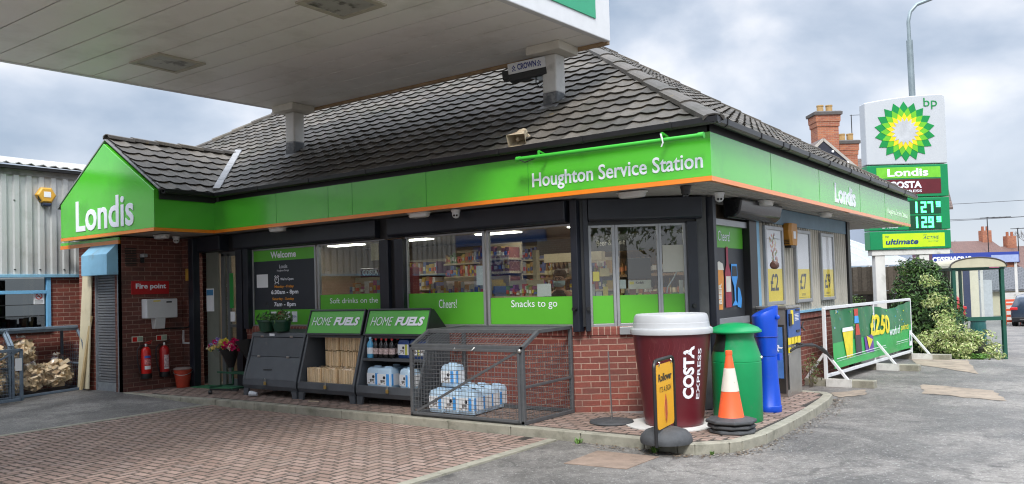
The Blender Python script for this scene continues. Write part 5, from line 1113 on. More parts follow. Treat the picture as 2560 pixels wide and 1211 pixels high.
MB().prism(rr_poly(.15, .765, -.008), pn*.016).build('sign_board', M('sign_amber', (.80, .40, .02), .4, var=.04), t)
rv = pd; 
if (rt).dot(pd) < 0: rv = -pd; S0b = S0+pd*Wd
else: S0b = S0
PK = M('print_black', (.02, .02, .02), .5, var=0)
text('Rollover', S0b+rv*.05+pn*.0085+Vector((0, 0, .60)), rv, (0, 0, 1), Wd-.10, .075, PK, t, 'lettering', .03, depth=.002); text("IT'S A SIGN", S0b+rv*.08+pn*.0085+Vector((0, 0, .495)), rv, (0, 0, 1), Wd-.16, .055, PK, t, 'lettering', 0, depth=.002)
SAUS = M('print_sausage', (.42, .07, .03), .5, var=.4, vs=40)
def spr(pl, mat, nm, off=.009): MB().prism([S0b+rv*(Wd/2+s)+pn*off+Vector((0, 0, z)) for s, z in pl], pn*.002).build(nm, mat, t)
spr([(-.01, .47), (.03, .40), (.035, .28), (.01, .19), (-.03, .26), (-.035, .38)], SAUS, 'sausage_print'); spr([(-.02, .45), (-.06, .35), (-.045, .24), (0, .18), (-.03, .26), (-.035, .38)], M('print_bun', (.62, .28, .05), .5), 'bun_print'); spr([(.012, .47), (.055, .38), (.055, .27), (.01, .18), (.035, .28), (.03, .40)], MATS['print_bun'], 'bun_print')
for s in (.07, Wd-.07): b = MB(); b.tube([S0+pd*s+Vector((0, 0, .80)), S0+pd*s+pn*.02+Vector((0, 0, .785)), S0+pd*s+pn*.018+Vector((0, 0, .76)), S0+pd*s+Vector((0, 0, .75))], .005, 6); b.build('sign_hook', STEEL, t)
# cones
kx, ky = .115, 0.0
def octa(cx, cy, r, c, z, rot=0, wob=0): return [Vector((cx+q*math.cos(a+rot), cy+q*math.sin(a+rot), z+wob*math.sin(2*a))) for a, q in [(R(22.5+45*i), r*(1 if i % 1 == 0 else c)) for i in range(8)]]
for i, (z, rot, l, cxo) in enumerate(((.0, .25, 'lowest grey rubber cone base under the traffic cone', .012), (.05, -.05, 'middle grey rubber cone base under the traffic cone', 0))):
    MB().loft([octa(kx+cxo, ky, .235, 1, z, rot), octa(kx+cxo, ky, .245, 1, z+.012, rot), octa(kx+cxo, ky, .24, 1, z+.034, rot, .004), octa(kx+cxo, ky, .17, 1, z+.048, rot)]).build('cone_base', RUBBER, bevel=.006, label=l, cat='cone base', group='stacked cone bases', loc=(kx, ky, z))
t = thing('traffic_cone', 'orange and white traffic cone on top of a stack of rubber bases', 'cone', (kx, ky, .10))
MB().loft([octa(kx, ky, .25, 1, .10, .1), octa(kx, ky, .262, 1, .112, .1), octa(kx, ky, .258, 1, .135, .1), octa(kx, ky, .15, 1, .158, .1)]).build('cone_foot', RUBBER, t, bevel=.006)
ORC = M('cone_orange', (.82, .115, .03), .5, var=.08, vs=5, dirt=((.5, .12, .05), 9, .58, .8)); cr = lambda z: .132-.104*(z-.15)/.66
MB().lathe([(.138, .15), (.13, .165), (cr(.42), .42)], (kx, ky, 0), 28).build('cone_lower_sleeve', ORC, t, smooth=True)
MB().lathe([(cr(.42)+.003, .42), (cr(.655)+.003, .655)], (kx, ky, 0), 28).build('cone_reflective_sleeve', M('cone_white', (.62, .58, .50), .5, var=.06, dirt=((.3, .26, .2), 14, .62, .75)), t, smooth=True)
MB().lathe([(cr(.655), .655), (.032, .79), (.036, .795), (.036, .83), (.022, .838), (1e-4, .838)], (kx, ky, 0), 28).build('cone_tip', ORC, t, smooth=True)
# green litter bin
gx, gy = -.09, .74
t = thing('litter_bin', 'bright green round litter bin with a domed lid behind the cone', 'bin', (gx, gy, 0))
GB = M('bin_green', (.005, .27, .085), .38, var=.08, vs=3, dirt=((.05, .24, .11), 8, .58, .8), bump=.05, bs=4)
MB().lathe([(.262, .0), (.268, .01), (.272, .655), (.266, .66), (.270, .665), (.268, .72), (.20, .93), (.205, .965), (.25, .995)], (gx, gy, 0), 40).build('bin_body', GB, t, smooth=True)
MB().lathe([(.275, .975), (.288, .985), (.286, 1.0), (.25, 1.035), (.16, 1.07), (.07, 1.085), (1e-4, 1.088)], (gx, gy, 0), 40).build('bin_lid', GB, t, smooth=True)
aa = math.atan2(-8.2-gy, 3.3-gx)-1.0
b = MB(); rings = []
for z in (.78, .86, .93, .965): rr_ = .268-.068*(z-.72)/.21 if z < .93 else .207; rings.append((z, rr_+.006))
for i in range(len(rings)-1):
    n = 8
    for k in range(n):
        q0, q1 = aa-.5+1.0*k/n, aa-.5+1.0*(k+1)/n
        b.add([(gx+rings[i][1]*math.cos(q0), gy+rings[i][1]*math.sin(q0), rings[i][0]), (gx+rings[i][1]*math.cos(q1), gy+rings[i][1]*math.sin(q1), rings[i][0]), (gx+rings[i+1][1]*math.cos(q1), gy+rings[i+1][1]*math.sin(q1), rings[i+1][0]), (gx+rings[i+1][1]*math.cos(q0), gy+rings[i+1][1]*math.sin(q0), rings[i+1][0])], [(0, 1, 2, 3)])
b.build('bin_mouth', M('dark_opening', (.008, .012, .01), .6), t, recalc=False); MB().sphere((gx+.27*math.cos(aa+2.5), gy+.27*math.sin(aa+2.5), .70), .02, 8).build('bin_lock', STEEL, t)
# blue tall dispenser bin
t = thing('squeegee_bin', 'tall blue plastic windscreen wash bin with a slanted hood', 'bin', (.0, 1.53, 0))
BB = M('bin_blue', (.005, .065, .52), .38, var=.08, vs=3, dirt=((.04, .10, .42), 8, .58, .8)); wdir = Vector((.82, .57, 0)); ddir = Vector((-.57, .82, 0))
def bsec(z, l, r_, dp, tilt=0):
    c = (l+r_)/2; w = (r_-l)/2; O = Vector((.0, 1.53, z)); n = 28
    return [O+wdir*(c+w*math.copysign(abs(math.cos(a))**.75, math.cos(a)))+ddir*(dp*math.copysign(abs(math.sin(a))**.75, math.sin(a)))+Vector((0, 0, tilt*math.copysign(abs(math.cos(a))**.75, math.cos(a)))) for a in [2*math.pi*i/n for i in range(n)]]
MB().loft([bsec(0, -.125, .125, .14), bsec(.02, -.135, .132, .15), bsec(.07, -.132, .13, .148), bsec(.075, -.13, .125, .144), bsec(.40, -.105, .105, .12), bsec(.655, -.10, .10, .115)]).build('bin_pedestal', BB, t, smooth=True)
MB().loft([bsec(.66, -.105, .102, .118), bsec(.80, -.115, .105, .13), bsec(.88, -.135, .11, .14), bsec(.985, -.155, .115, .15), bsec(1.10, -.165, .122, .155), bsec(1.16, -.165, .125, .155, .035), bsec(1.195, -.15, .126, .145, .055), bsec(1.215, -.05, .11, .08, .03)]).build('bin_hood', BB, t, smooth=True)
b = MB(); c = Vector((0, 1.53, 1.115)); b.sphere(c-ddir*.15+wdir*.085, .03, 10, sc=(1, .5, 1)); b.build('hood_catch', BB, t, smooth=True)
b = MB(); b.tube([p+(p-Vector((0, 1.53, p.z))).normalized()*.001 for p in bsec(.885, -.137, .113, .143)], .005, 6, cap=False); b.build('hood_seam', M('seam_blue', (.01, .03, .25), .5), t)
b = MB(); b.box((.07, 1.56, .60), (.13, 1.66, .68)); b.build('bin_bracket', BB, t)
# air and vacuum machine
t = thing('air_machine', 'stainless steel air and vacuum machine with blue control panel and black hose', 'machine', (-.36, 3.06, 0))
x0, x1, y0, y1 = -.585, -.16, 2.76, 3.36
b = MB(); b.box((x0, y0, .0), (x1, y1, 1.17)); b.build('machine_body', STEEL, t, bevel=.008)
MB().prism([(x0-.02, y0-.03, 1.172), (x1+.02, y0-.03, 1.172), (x1+.02, y1+.02, 1.172), (x0-.02, y1+.02, 1.172)], (0, 0, .035)).build('machine_top', STEEL, t, bevel=.006)
MB().box((x1-.005, y0+.05, .79), (x1+.012, y1-.02, 1.16)).build('control_panel', M('panel_blue', (.035, .095, .30), .4, var=.06), t)
for q_ in (((x1+.012, y0+.07, .94), (x1+.03, y0+.17, 1.10)), ((x1+.012, y0+.38, 1.13), (x1+.02, y1-.06, 1.15)), ((x1+.012, y0+.38, .84), (x1+.02, y1-.08, .87))): MB().box(*q_).build('machine_slot', BLACK, t)
b = MB(); b.box((x1+.012, y0+.17, .955), (x1+.022, y0+.25, 1.145)); [b.box((x1+.001, y0+.05+k*.14, .69), (x1+.006, y0+.16+k*.14, .78)) for k in range(4)]; b.box((x1+.001, y0+.05, .58), (x1+.006, y0+.16, .65)); b.build('instruction_label', YELLOW, t)
b = MB(); [b.box((x1+.012, y0+.34+.0, 1.0+k*.02), (x1+.015, y1-.1, 1.008+k*.02)) for k in range(5)]; b.build('small_print', PAPER, t)
MB().box((x1-.001, y0+.06, .05), (x1+.006, y1-.03, .565)).build('service_door', STEEL, t, bevel=.003)
b = MB(); b.box((x1-.005, y0-.008, .1), (x1+.0, y0+.045, 1.16)); b.box((x0+.03, y0-.012, .05), (x1-.03, y0-.002, .96)); b.build('dark_trim', M('dark_steel', (.06, .058, .055), .35, metal=.6, var=.2), t)
MB().box((x0+.20, y0-.016, .25), (x1-.05, y0-.012, .93)).build('side_poster', M('poster_blue', (.06, .16, .42), .35, var=.15, vs=4), t); text('AIR', (x0+.20, y0-.016, .50), (1, 0, .9), (-.9, 0, 1), .24, .08, LETTER, t, 'lettering', .02, depth=.002)
b = MB(); b.tube([(x1, y0+.10, .60), (x1+.05, y0+.2, .645), (x1+.10, y0+.45, .66), (x1+.12, y0+.85, .63), (x1+.13, y0+1.25, .53), (x1+.14, y0+1.55, .40)], .018, 8); b.tube([(x1+.02, y0+.35, .69), (x1+.08, y0+.5, .665), (x1+.1, y0+.8, .655)], .014, 8); b.tube([(x1+.12, y0+1.1, .58), (x1+.13, y0+1.35, .49)], .03, 8); b.build('air_hose', BLACK, t, smooth=True)
MB().tube([(x1+.135, y0+1.5, .425), (x1+.14, y0+1.62, .37)], .014, 8).build('hose_nozzle', STEEL, t)
b = MB(); b.bar((x1, y0+.2, .64), (x1+.05, y0+.2, .66), .04); b.bar((x1, y0+.42, .66), (x1+.05, y0+.42, .68), .04); b.build('hose_clip', STEEL, t)
t = thing('plastic_cup', 'crushed clear plastic cup lying under the storage bunker', 'litter', (-7.42, -.25, 0)); MB().tube([(-7.47, -.27, .045), (-7.40, -.24, .04), (-7.36, -.22, .035)], [.045, .035, .028], 12).build('cup_wall', M('cup_clear', (.55, .57, .6), .3, var=.2, vs=30), t)
MB().obox((-6.0, -.27, .008), (.10, .012, 0), (-.004, .010, 0), (0, 0, .004)).build('wood_splinter', M('splinter', (.6, .5, .35), .8), label='pale wood splinter on the pavement under the kindling bin', cat='litter', loc=(-6, -.27, 0))

# ================================================================ LEFT: GARAGE WORKSHOP, LOG CAGES, PLANKS
GX = -12.2
GA = thing('garage_workshop', 'grey clad workshop with blue framed window to the left of the shop', 'building', (GX-3, -3, 0))
b = MB(); seg(b, (GX, -9.5), (GX, -4.2), .22, -.2, 2.0); seg(b, (GX, -1.02), (GX, 4.0), .22, -.2, 2.0); seg(b, (GX, -4.2), (GX, -1.02), .22, -.2, 1.02); b.build('brick_wall', BRICK, GA, uv=True)
GC = M('garage_cladding', (.44, .455, .45), .5, var=.06, vs=2, dirt=((.30, .30, .28), 2.2, .55, .8))
cladding('wall_cladding', Vector((GX, -9.5, 0)), Vector((0, 1, 0)), Vector((1, 0, 0)), 0, 13.4, 2.04, 3.82, .21, .03, GC, GA)
b = MB(); [b.box((GX+.03, -9.5+k*.42+.30, z-.008), (GX+.04, -9.5+k*.42+.33, z+.008)) for k in range(32) for z in (2.13, 3.35)]; b.build('cladding_screws', BLACK, GA)
MB().box((GX-.2, -9.5, 1.99), (GX+.06, 4, 2.045)).build('blue_sill', BLUEP, GA, bevel=.004)
MB().box((GX-6, -9.5, 3.80), (GX+.035, 4.0, 3.96)).build('eaves_board', M('eaves_grey', (.22, .22, .21), .7, var=.2, dirt=((.05, .05, .045), 3, .5, .7)), GA)
b = MB(); n = 200
for i in range(n):
    ya, yb = -9.6+13.8*i/n, -9.6+13.8*(i+1)/n; za, zb = 3.995+.022*math.cos(ya*2*math.pi/.20), 3.995+.022*math.cos(yb*2*math.pi/.20)
    b.add([(GX+.16, ya, za), (GX+.16, yb, zb), (GX-6, yb, zb+1.1), (GX-6, ya, za+1.1), (GX+.16, ya, za-.014), (GX+.16, yb, zb-.014), (GX-6, yb, zb+1.086), (GX-6, ya, za+1.086)], [(0, 1, 2, 3), (4, 7, 6, 5), (0, 4, 5, 1)])
b.build('corrugated_roof', M('asbestos_sheet', (.33, .33, .31), .8, var=.2), GA, recalc=False)
b = MB(); b.box((GX+.04, -9.6, 3.90), (GX+.13, 4, 3.955)); b.build('gutter', BLACK, GA)
w = MB(); w.box((GX-.06, -4.2, 1.02), (GX+.035, -1.02, 1.09)); w.box((GX-.06, -1.09, 1.09), (GX+.03, -1.02, 1.99)); w.box((GX-.06, -4.2, 1.70), (GX+.03, -1.09, 1.76)); w.box((GX-.06, -2.6, 1.09), (GX+.03, -2.53, 1.70)); w.box((GX-.06, -4.2, 1.09), (GX+.03, -4.13, 1.99))
WW = w.build('window', M('window_blue', (.17, .42, .66), .45, var=.08), GA, bevel=.004)
MB().box((GX-.03, -4.15, 1.08), (GX-.022, -1.08, 1.98)).build('window_pane', glass_mat('dark_pane', (.35, .37, .38), 1.3), WW)
b = MB(); [b.box((GX-.022, -4.1, z), (GX-.012, -1.1, z+.012)) for z in (1.30, 1.50)]; b.build('window_bar', BLACK, WW)
MB().box((GX-2.2, -4.4, 1.0), (GX-2.1, -.9, 2.0)).build('dark_interior', M('workshop_dark', (.012, .012, .014), .9), GA); MB().box((GX-2.1, -4.4, 1.02), (GX-.1, -.9, 1.06)).build('inner_sill', M('inner_sill', (.12, .1, .08), .7), GA)
b = MB(); rr = random.Random(9)
for k in range(16): y = -2.1+k*.065; h = rr.uniform(.06, .24); b.box((GX-.35-rr.random()*.2, y, 1.06), (GX-.25, y+rr.uniform(.03, .06), 1.06+h), 0, pick([(.4, .04, .04), (.5, .5, .5), (.5, .35, .05), (.1, .12, .2), (.3, .3, .3), (.05, .05, .05)], .2))
b.build('window_clutter', ANY, GA)
MB().box((GX-.018, -1.30, 1.50), (GX-.014, -1.12, 1.74)).build('no_smoking_notice', PAPER, GA)
b = MB(); b.lathe([(.045, 0), (.058, 0), (.058, .003), (.045, .003)], (0, 0, 0), 20, cap=False); b.bar((-.035, .035, .001), (.035, -.035, .001), .012, .003); b.v = [Vector((GX-.013+p.z, -1.21+p.x, 1.655+p.y)) for p in b.v]; b.build('no_smoking_symbol', RED, GA); MB().box((GX-.0135, -1.24, 1.648), (GX-.0115, -1.185, 1.66)).build('cigarette_symbol', BLACK, GA)
b = MB(); [b.box((GX-.0135, -1.28, 1.53+k*.02), (GX-.0125, -1.14, 1.537+k*.02)) for k in range(3)]; b.build('small_print', BLACK, GA)
GALVB = M('blue_grey_steel', (.17, .22, .28), .5, metal=.4, var=.15, vs=9)
def log_cage(ya, yb, label, lid=True):
    xf, xb = -11.28, -12.05; zf, zk = .83, 1.06
    t = thing('log_cage', label, 'cage', (xf, (ya+yb)/2, 0), group='steel log cages by the workshop'); f = MB(); w = .04; g = lambda y: gz(xf, y)
    for y in (ya, yb):
        f.bar((xf, y, g(y)), (xf, y, zf), w); f.bar((xb, y, g(y)), (xb, y, zk), w); f.bar((xf, y, zf), (xf-.22, y, zk), w); f.bar((xf-.22, y, zk), (xb, y, zk), w); f.bar((xf, y, .45), (xb, y, .47), .03); f.bar((xf, y, g(y)+.03), (xb, y, g(y)+.03), w)
    f.bar((xf, ya, g(ya)+.03), (xf, yb, g(yb)+.03), w); f.bar((xb, ya, zk), (xb, yb, zk), w); f.bar((xf-.22, ya, zk), (xf-.22, yb, zk), .05)
    f.build('cage_frame', GALVB, t, bevel=.004)
    if lid: b = MB(); b.box((xf-.24, min(ya, yb), zk+.022), (xb, max(ya, yb), zk+.05)); b.bar((xf-.2, ya, zk+.04), (xf-.2, yb, zk+.04), .07, .05); b.build('cage_lid', GALVB, t, bevel=.01)
    b = MB(); r = .002
    for y in (ya, yb):
        for i in range(1, 12): x = xf+(xb-xf)*i/12; b.tube([(x, y, 0), (x, y, zf)], r, 4, cap=False)
        for j in range(1, 14): b.tube([(xf, y, zf*j/14), (xb, y, zf*j/14)], r, 4, cap=False)
    b.build('wire_mesh', GALVB, t)
    return t
log_cage(-.90, -2.05, 'open steel cage of bagged logs beside the leaning boards')
t2 = log_cage(-2.10, -3.6, 'steel cage of bagged logs with a mesh gate at the left edge', True)
b = MB(); f = MB(); f.bar((-10.86, -2.10, -.02), (-10.86, -2.10, .80), .045); f.bar((-10.86, -2.10, .79), (-10.86, -3.5, .77), .045); f.bar((-10.86, -2.1, .0), (-10.86, -3.5, -.03), .045); f.bar((-10.86, -2.12, .78), (-10.86, -3.0, .40), .03); f.build('cage_gate', GALVB, t2, bevel=.004)
for i in range(1, 26): b.tube([(-10.86, -2.1-i*.054, 0), (-10.86, -2.1-i*.054, .78)], .002, 4, cap=False)
for j in range(1, 15): b.tube([(-10.86, -2.1, .78*j/15), (-10.86, -3.5, .78*j/15-.02)], .002, 4, cap=False)
b.build('wire_mesh', GALVB, t2)
b = MB(); b.box((-10.84, -2.20, .46), (-10.835, -2.10, .66)); b.build('cage_label', PAPER, t2)
LOGC = [(.72, .57, .38), (.66, .51, .32), (.76, .63, .45), (.58, .42, .25), (.7, .54, .34), (.5, .36, .22)]
def log_bag(seed, hz):
    t = thing('log_bag', 'net bag of split logs', 'log bag', (0, 0, 0), local=True, group='bags of split logs in the cages'); rr = random.Random(seed); b = MB()
    for k in range(120):
        while True:
            p = Vector((rr.uniform(-1, 1), rr.uniform(-1, 1), rr.uniform(-1, 1)))
            if .3 < p.length < .88: break
        c = Vector((p.x*.23, p.y*.23, hz+p.z*hz*.92)); d = Vector((rr.uniform(-1, 1), rr.uniform(-1, 1), rr.uniform(-.6, .6))).normalized()
        a, u = axes(d); L_ = rr.uniform(.055, .09); w = rr.uniform(.026, .048); cc = pick(LOGC, .2)
        tri = [c-d*L_+a*w, c-d*L_-a*w*.6+u*w*.8, c-d*L_-a*w*.6-u*w*.9]
        b.prism(tri, d*2*L_, 0, cc)
    b.build('split_logs', WOOD, t)
    b = MB(); n = 16; rings = []
    for (f, z) in ((.75, .0), (1.08, hz*.4), (1.15, hz), (1.06, hz*1.6), (.7, hz*2.0), (.18, hz*2.12)): rings.append([Vector((.235*f*math.cos(a)*(1+.08*rr.uniform(-1, 1)), .25*f*math.sin(a)*(1+.08*rr.uniform(-1, 1)), z)) for a in [2*math.pi*i/n for i in range(n)]])
    b.loft(rings); b.build('plastic_bag', PLASTICWRAP, t, smooth=True)
    b = MB()
    for k in range(7): a = rr.uniform(0, 6.28); s = rr.uniform(.05, .10); b.add([Vector((0, 0, hz*2.08)), Vector((s*math.cos(a), s*math.sin(a), hz*2.1+rr.uniform(.0, .07))), Vector((s*math.cos(a+.8), s*math.sin(a+.8), hz*2.1+rr.uniform(-.02, .05)))], [(0, 1, 2)])
    b.build('bag_knot', PAPER, t, recalc=False)
    return t
LB = [log_bag(1, .29), log_bag(4, .28), log_bag(8, .22)]
spots = [(-11.56, -1.22, .02, 0, 'bag of logs with a white knot nearest the leaning boards'), (-11.58, -1.62, .0, 1, 'bag of logs in the middle of the open cage, lower layer'), (-11.60, -1.80, .50, 2, 'round bag of logs lying on top of the pile with a loose white tie'), (-11.58, -2.02, -.03, 1, 'bag of logs at the near corner of the open cage, behind the gate post'),
         (-11.3, -2.42, -.05, 0, 'lower bag of logs behind the mesh gate at the left edge'), (-11.35, -2.38, .44, 2, 'upper bag of logs behind the mesh gate at the left edge'), (-11.5, -2.90, -.05, 1, 'bag of logs at the far left, cut by the picture edge')]
used = set()
for (x, y, z, k, l) in spots:
    o = LB[k] if k not in used else copy_tree(LB[k]); used.add(k); o.location = (x, y, z); o.rotation_euler = (0, 0, rnd.uniform(0, 6)); o['label'] = l
PLANK = M('pale_plank', (.60, .54, .38), .7, var=.1, vs=3, dirt=((.4, .33, .2), 2.5, .55, .8)); PLANK2 = M('raw_plank', (.50, .38, .20), .75, var=.2, vs=6)
MB().prism([(-11.40, -.95, .03), (-11.16, -.93, .03), (-11.12, -.885, 2.06), (-11.30, -.885, 2.04)], (0, .02, 0)).build('board', PLANK, label='left of two pale boards leaning on the brick pier, the shorter one', cat='board', group='pale boards leaning on the pier', loc=(-11.3, -.9, 0))
MB().prism([(-11.17, -.99, .03), (-10.95, -.99, .03), (-10.95, -.905, 2.18), (-11.12, -.905, 2.18)], (0, .02, 0)).build('board', PLANK, label='tall pale board leaning on the brick pier', cat='board', group='pale boards leaning on the pier', loc=(-11.1, -.95, 0))
MB().prism([(-11.12, -1.06, .02), (-11.06, -1.06, .02), (-10.94, -.93, 1.28), (-10.99, -.93, 1.28)], (0, .03, 0)).build('batten', PLANK2, label='short raw timber batten propped in front of the pale boards', cat='board', loc=(-11.1, -1, 0))

# ================================================================ RIGHT: BANNER, PRICE SIGN, SHELTER, PLANTS, STREET
def banner_stand():
    P, Q = Vector((-.29, 5.02, 0)), Vector((.0, 10.2, 0)); d = (Q-P).normalized(); n = Vector((d.y, -d.x, 0)); L_ = (Q-P).length; g = -.1
    t = thing('banner_stand', 'white tube frame stand holding a green £250 points banner beside the side wall', 'banner', (-.15, 7.5, g))
    f = MB(); zt = 1.10
    for s in (0, L_*.5, L_): f.bar(P+d*s+Vector((0, 0, g+.05 if s != L_*.5 else .02)), P+d*s+Vector((0, 0, zt)), .05)
    f.bar(P+Vector((0, 0, zt)), Q+Vector((0, 0, zt)), .05); f.bar(P+Vector((0, 0, .05)), Q+Vector((0, 0, .05)), .05); f.build('banner_frame', WHITE, t, bevel=.005)
    for s in (0, L_*.52, L_):
        b = MB(); c = P+d*s; z = g+.055
        b.bar(c-n*.36+Vector((0, 0, z)), c+n*.40+Vector((0, 0, z)), .05, .07); b.bar(c-n*.34+Vector((0, 0, z)), c+Vector((0, 0, .42)), .04); b.bar(c+n*.36+Vector((0, 0, z)), c+Vector((0, 0, .42)), .04); b.build('banner_foot', WHITE, t, bevel=.004)
    nu, nv = 60, 16; rr = random.Random(4); z0, z1 = .10, 1.03
    def pt(u, v):
        sag = math.exp(-((u-.70)/.16)**2); z = z0+.03+(z1-z0)*v-(.10*sag*v**3); bulge = .035*math.sin(u*21+v*2)*(.35+.65*v)*.6+.06*sag*math.sin(v*3.1)*(1-v*.4)+.02*math.sin(u*55+3*v)*(v**2)
        return P+d*(.12+(L_-.2)*u+.10*(1-v)*(1-u)*2)+n*(.03+bulge)+Vector((0, 0, z))
    cols = {'d': (.02, .13, .055), 'l': (.035, .33, .075)}
    me = MB()
    for i in range(nu+1):
        for j in range(nv+1): me.v.append(pt(i/nu, j/nv))
    for i in range(nu):
        for j in range(nv):
            u = (i+.5)/nu; v = (j+.5)/nv
            me.f.append([i*(nv+1)+j, (i+1)*(nv+1)+j, (i+1)*(nv+1)+j+1, i*(nv+1)+j+1]); me.m.append(0 if v > .42+.10*u else 1); me.c.append((1, 1, 1))
    bn = me.build('banner_sheet', [M('banner_dark_green', (.015, .16, .06), .35, var=.05), M('banner_green', (.03, .40, .09), .35, var=.05)], t, smooth=True, recalc=False)
    def deco(poly, mat, nm, off=.012):
        b = MB(); vs = []
        for u, v in poly: p = pt(u, v); vs.append(p+n*off)
        b.add(vs, [list(range(len(vs)))]); return b.build(nm, mat, bn, recalc=False)
    def btext(s, u0, u1, v0, v1, mat, bold, shear):
        o = text(s, (0, 0, 0), (1, 0, 0), (0, 1, 0), 1, 1, mat, None, 'lettering', bold, shear, 0)
        for q in o.data.vertices: q.co = pt(u0+(u1-u0)*q.co.x, v0+(v1-v0)*q.co.y)+n*.014-WLOC[bn.name]
        o.parent = bn; WLOC[o.name] = WLOC[bn.name]
    YB = M('banner_yellow', (.78, .66, .02), .4)
    btext('£250', .42, .64, .42, .84, YB, .035, .2); btext('worth of', .63, .80, .38, .56, LETTER, .01, .25); btext('points', .81, .93, .38, .56, YB, .01, .25)
    deco([(.13, .14), (.20, .14), (.22, .60), (.11, .60)], YB, 'drink_print'); deco([(.105, .60), (.225, .60), (.215, .67), (.115, .67)], LETTER, 'drink_lid_print', .014); deco([(.24, .14), (.30, .14), (.30, .50), (.24, .50)], M('print_charcoal', (.05, .05, .055), .5), 'bottle_print'); deco([(.245, .50), (.295, .50), (.285, .70), (.255, .70)], M('print_red', (.5, .06, .04), .5), 'bottle_neck_print'); deco([(.25, .85), (.285, .85), (.285, .98), (.25, .98)], MATS['print_red'], 'bottle_top_print')
    deco([(.24, .72), (.29, .72), (.285, .85), (.25, .85)], SKYB, 'straw_print')
    deco([(.34, .16), (.45, .12), (.45, .46), (.33, .44)], M('print_purple', (.13, .05, .30), .5), 'box_print'); deco([(.355, .46), (.44, .36), (.38, .20)], YB, 'box_flap_print', .016)
    deco([(.945, .05), (.99, .05), (.99, .38), (.945, .38)], LETTER, 'white_label_print'); deco([(.96, .15), (.975, .15), (.98, .24), (.967, .29), (.955, .24)], MATS['sign_green'], 'badge_print', .016)
    for (v, w) in ((.20, .012), (.16, .006)): deco([(.02, v-.04), (.93, v-.0), (.93, v+w), (.02, v-.04+w)], LETTER, 'white_line_print')
    for k in range(46):
        u, v = rr.uniform(.02, .9), rr.uniform(.56, .97)
        if .42 < u < .66 and v < .82: continue
        a = rr.uniform(0, 3); s = rr.uniform(.010, .02); du, dv = s*math.cos(a)*.45, s*2.2*math.sin(a); deco([(u, v), (u+du, v+dv), (u+du+.004, v+dv+.02), (u+.004, v+.02)], rr.choice([YB, SKYB, LIME, LETTER]), 'confetti_print')
    return n, d, P, L_
bn_n, bn_d, bn_P, bn_L = banner_stand()
for i, (s, x0, l) in enumerate(((0, -.05, 'near grey concrete weight across the foot of the banner stand'), (bn_L*.52, .0, 'middle grey concrete weight across the foot of the banner stand'), (bn_L, .02, 'far grey concrete weight across the foot of the banner stand'))):
    c = bn_P+bn_d*s+Vector((0, 0, gz(.3, 5+s)+.05)); b = MB(); b.bar(c-bn_n*.35+bn_d*.02, c+bn_n*.72+bn_d*.02, .16, .12); o = b.build('concrete_weight', CONC, bevel=.012, label=l, cat='weight', group='concrete weights on the banner feet', loc=c)
    b = MB(); b.bar(c+bn_n*.02-bn_d*.075, c+bn_n*.40-bn_d*.075, .03, .14); b.build('white_paint_band', WHITE_D, o)
# --- price sign
SP, SD_ = Vector((-1.312, 13.0, 0)), Vector((1.577, 1.137, 0)).normalized(); SN = Vector((SD_.y, -SD_.x, 0)); SW = 1.955
TS = thing('price_sign', 'tall green and white bp fuel price sign with sunburst emblem and lit green prices', 'sign', (-.5, 13.6, -.3))
def sp(s, z, o=0): return SP+SD_*s+SN*o+Vector((0, 0, z))
top = [(0, 4.30), (SW, 4.30), (SW, 5.93), (SW-.06, 5.985)]+[(SW-.06-(SW-.06)*k/10, 5.985-.17*(k/10)**1.9) for k in range(1, 11)]
MB().prism([sp(s, z, 0) for s, z in top], -SN*.32).build('emblem_panel', M('sign_white', (.47, .495, .52), .3, var=.02), TS, bevel=.02)
for z0, z1, nm in ((3.50, 4.28, 'brand_panel'), (2.70, 3.48, 'price_panel'), (2.235, 2.68, 'grade_panel')): MB().prism([sp(0, z0), sp(SW, z0), sp(SW, z1), sp(0, z1)], -SN*.32).build(nm, GREEN_D, TS, bevel=.012)
MB().prism([sp(.05, 2.10, -.04), sp(SW-.02, 2.10, -.04), sp(SW-.02, 2.235, -.04), sp(.05, 2.235, -.04)], -SN*.24).build('sign_beam', WHITE_D, TS, bevel=.006)
MB().prism([sp(.13, -.4, -.06), sp(.37, -.4, -.06), sp(.37, 2.10, -.06), sp(.13, 2.10, -.06)], -SN*.2).build('sign_post', WHITE_D, TS, bevel=.012)
MB().prism([sp(1.20, -.6, -.06), sp(1.44, -.6, -.06), sp(1.44, 2.10, -.06), sp(1.20, 2.10, -.06)], -SN*.2).build('sign_post', WHITE_D, TS, bevel=.012)
def spoly(poly, off, mat, nm, th=.004): return MB().prism([sp(s, z, off) for s, z in poly], SN*th).build(nm, mat, TS)
def srect(s0, s1, z0, z1, off, mat, nm): return spoly([(s0, z0), (s1, z0), (s1, z1), (s0, z1)], off, mat, nm)
EMC, EMZ, EMR = .945, 5.09, .735
lay = [(1.0, .80, 0, M('petal_dark_green', (.0, .24, .05), .35)), (.80, .62, 10, M('petal_green', (.14, .48, .02), .35)), (.62, .47, 0, M('petal_yellow', (.80, .60, .01), .35)), (.47, .33, 10, M('petal_white', (.46, .48, .50), .4))]
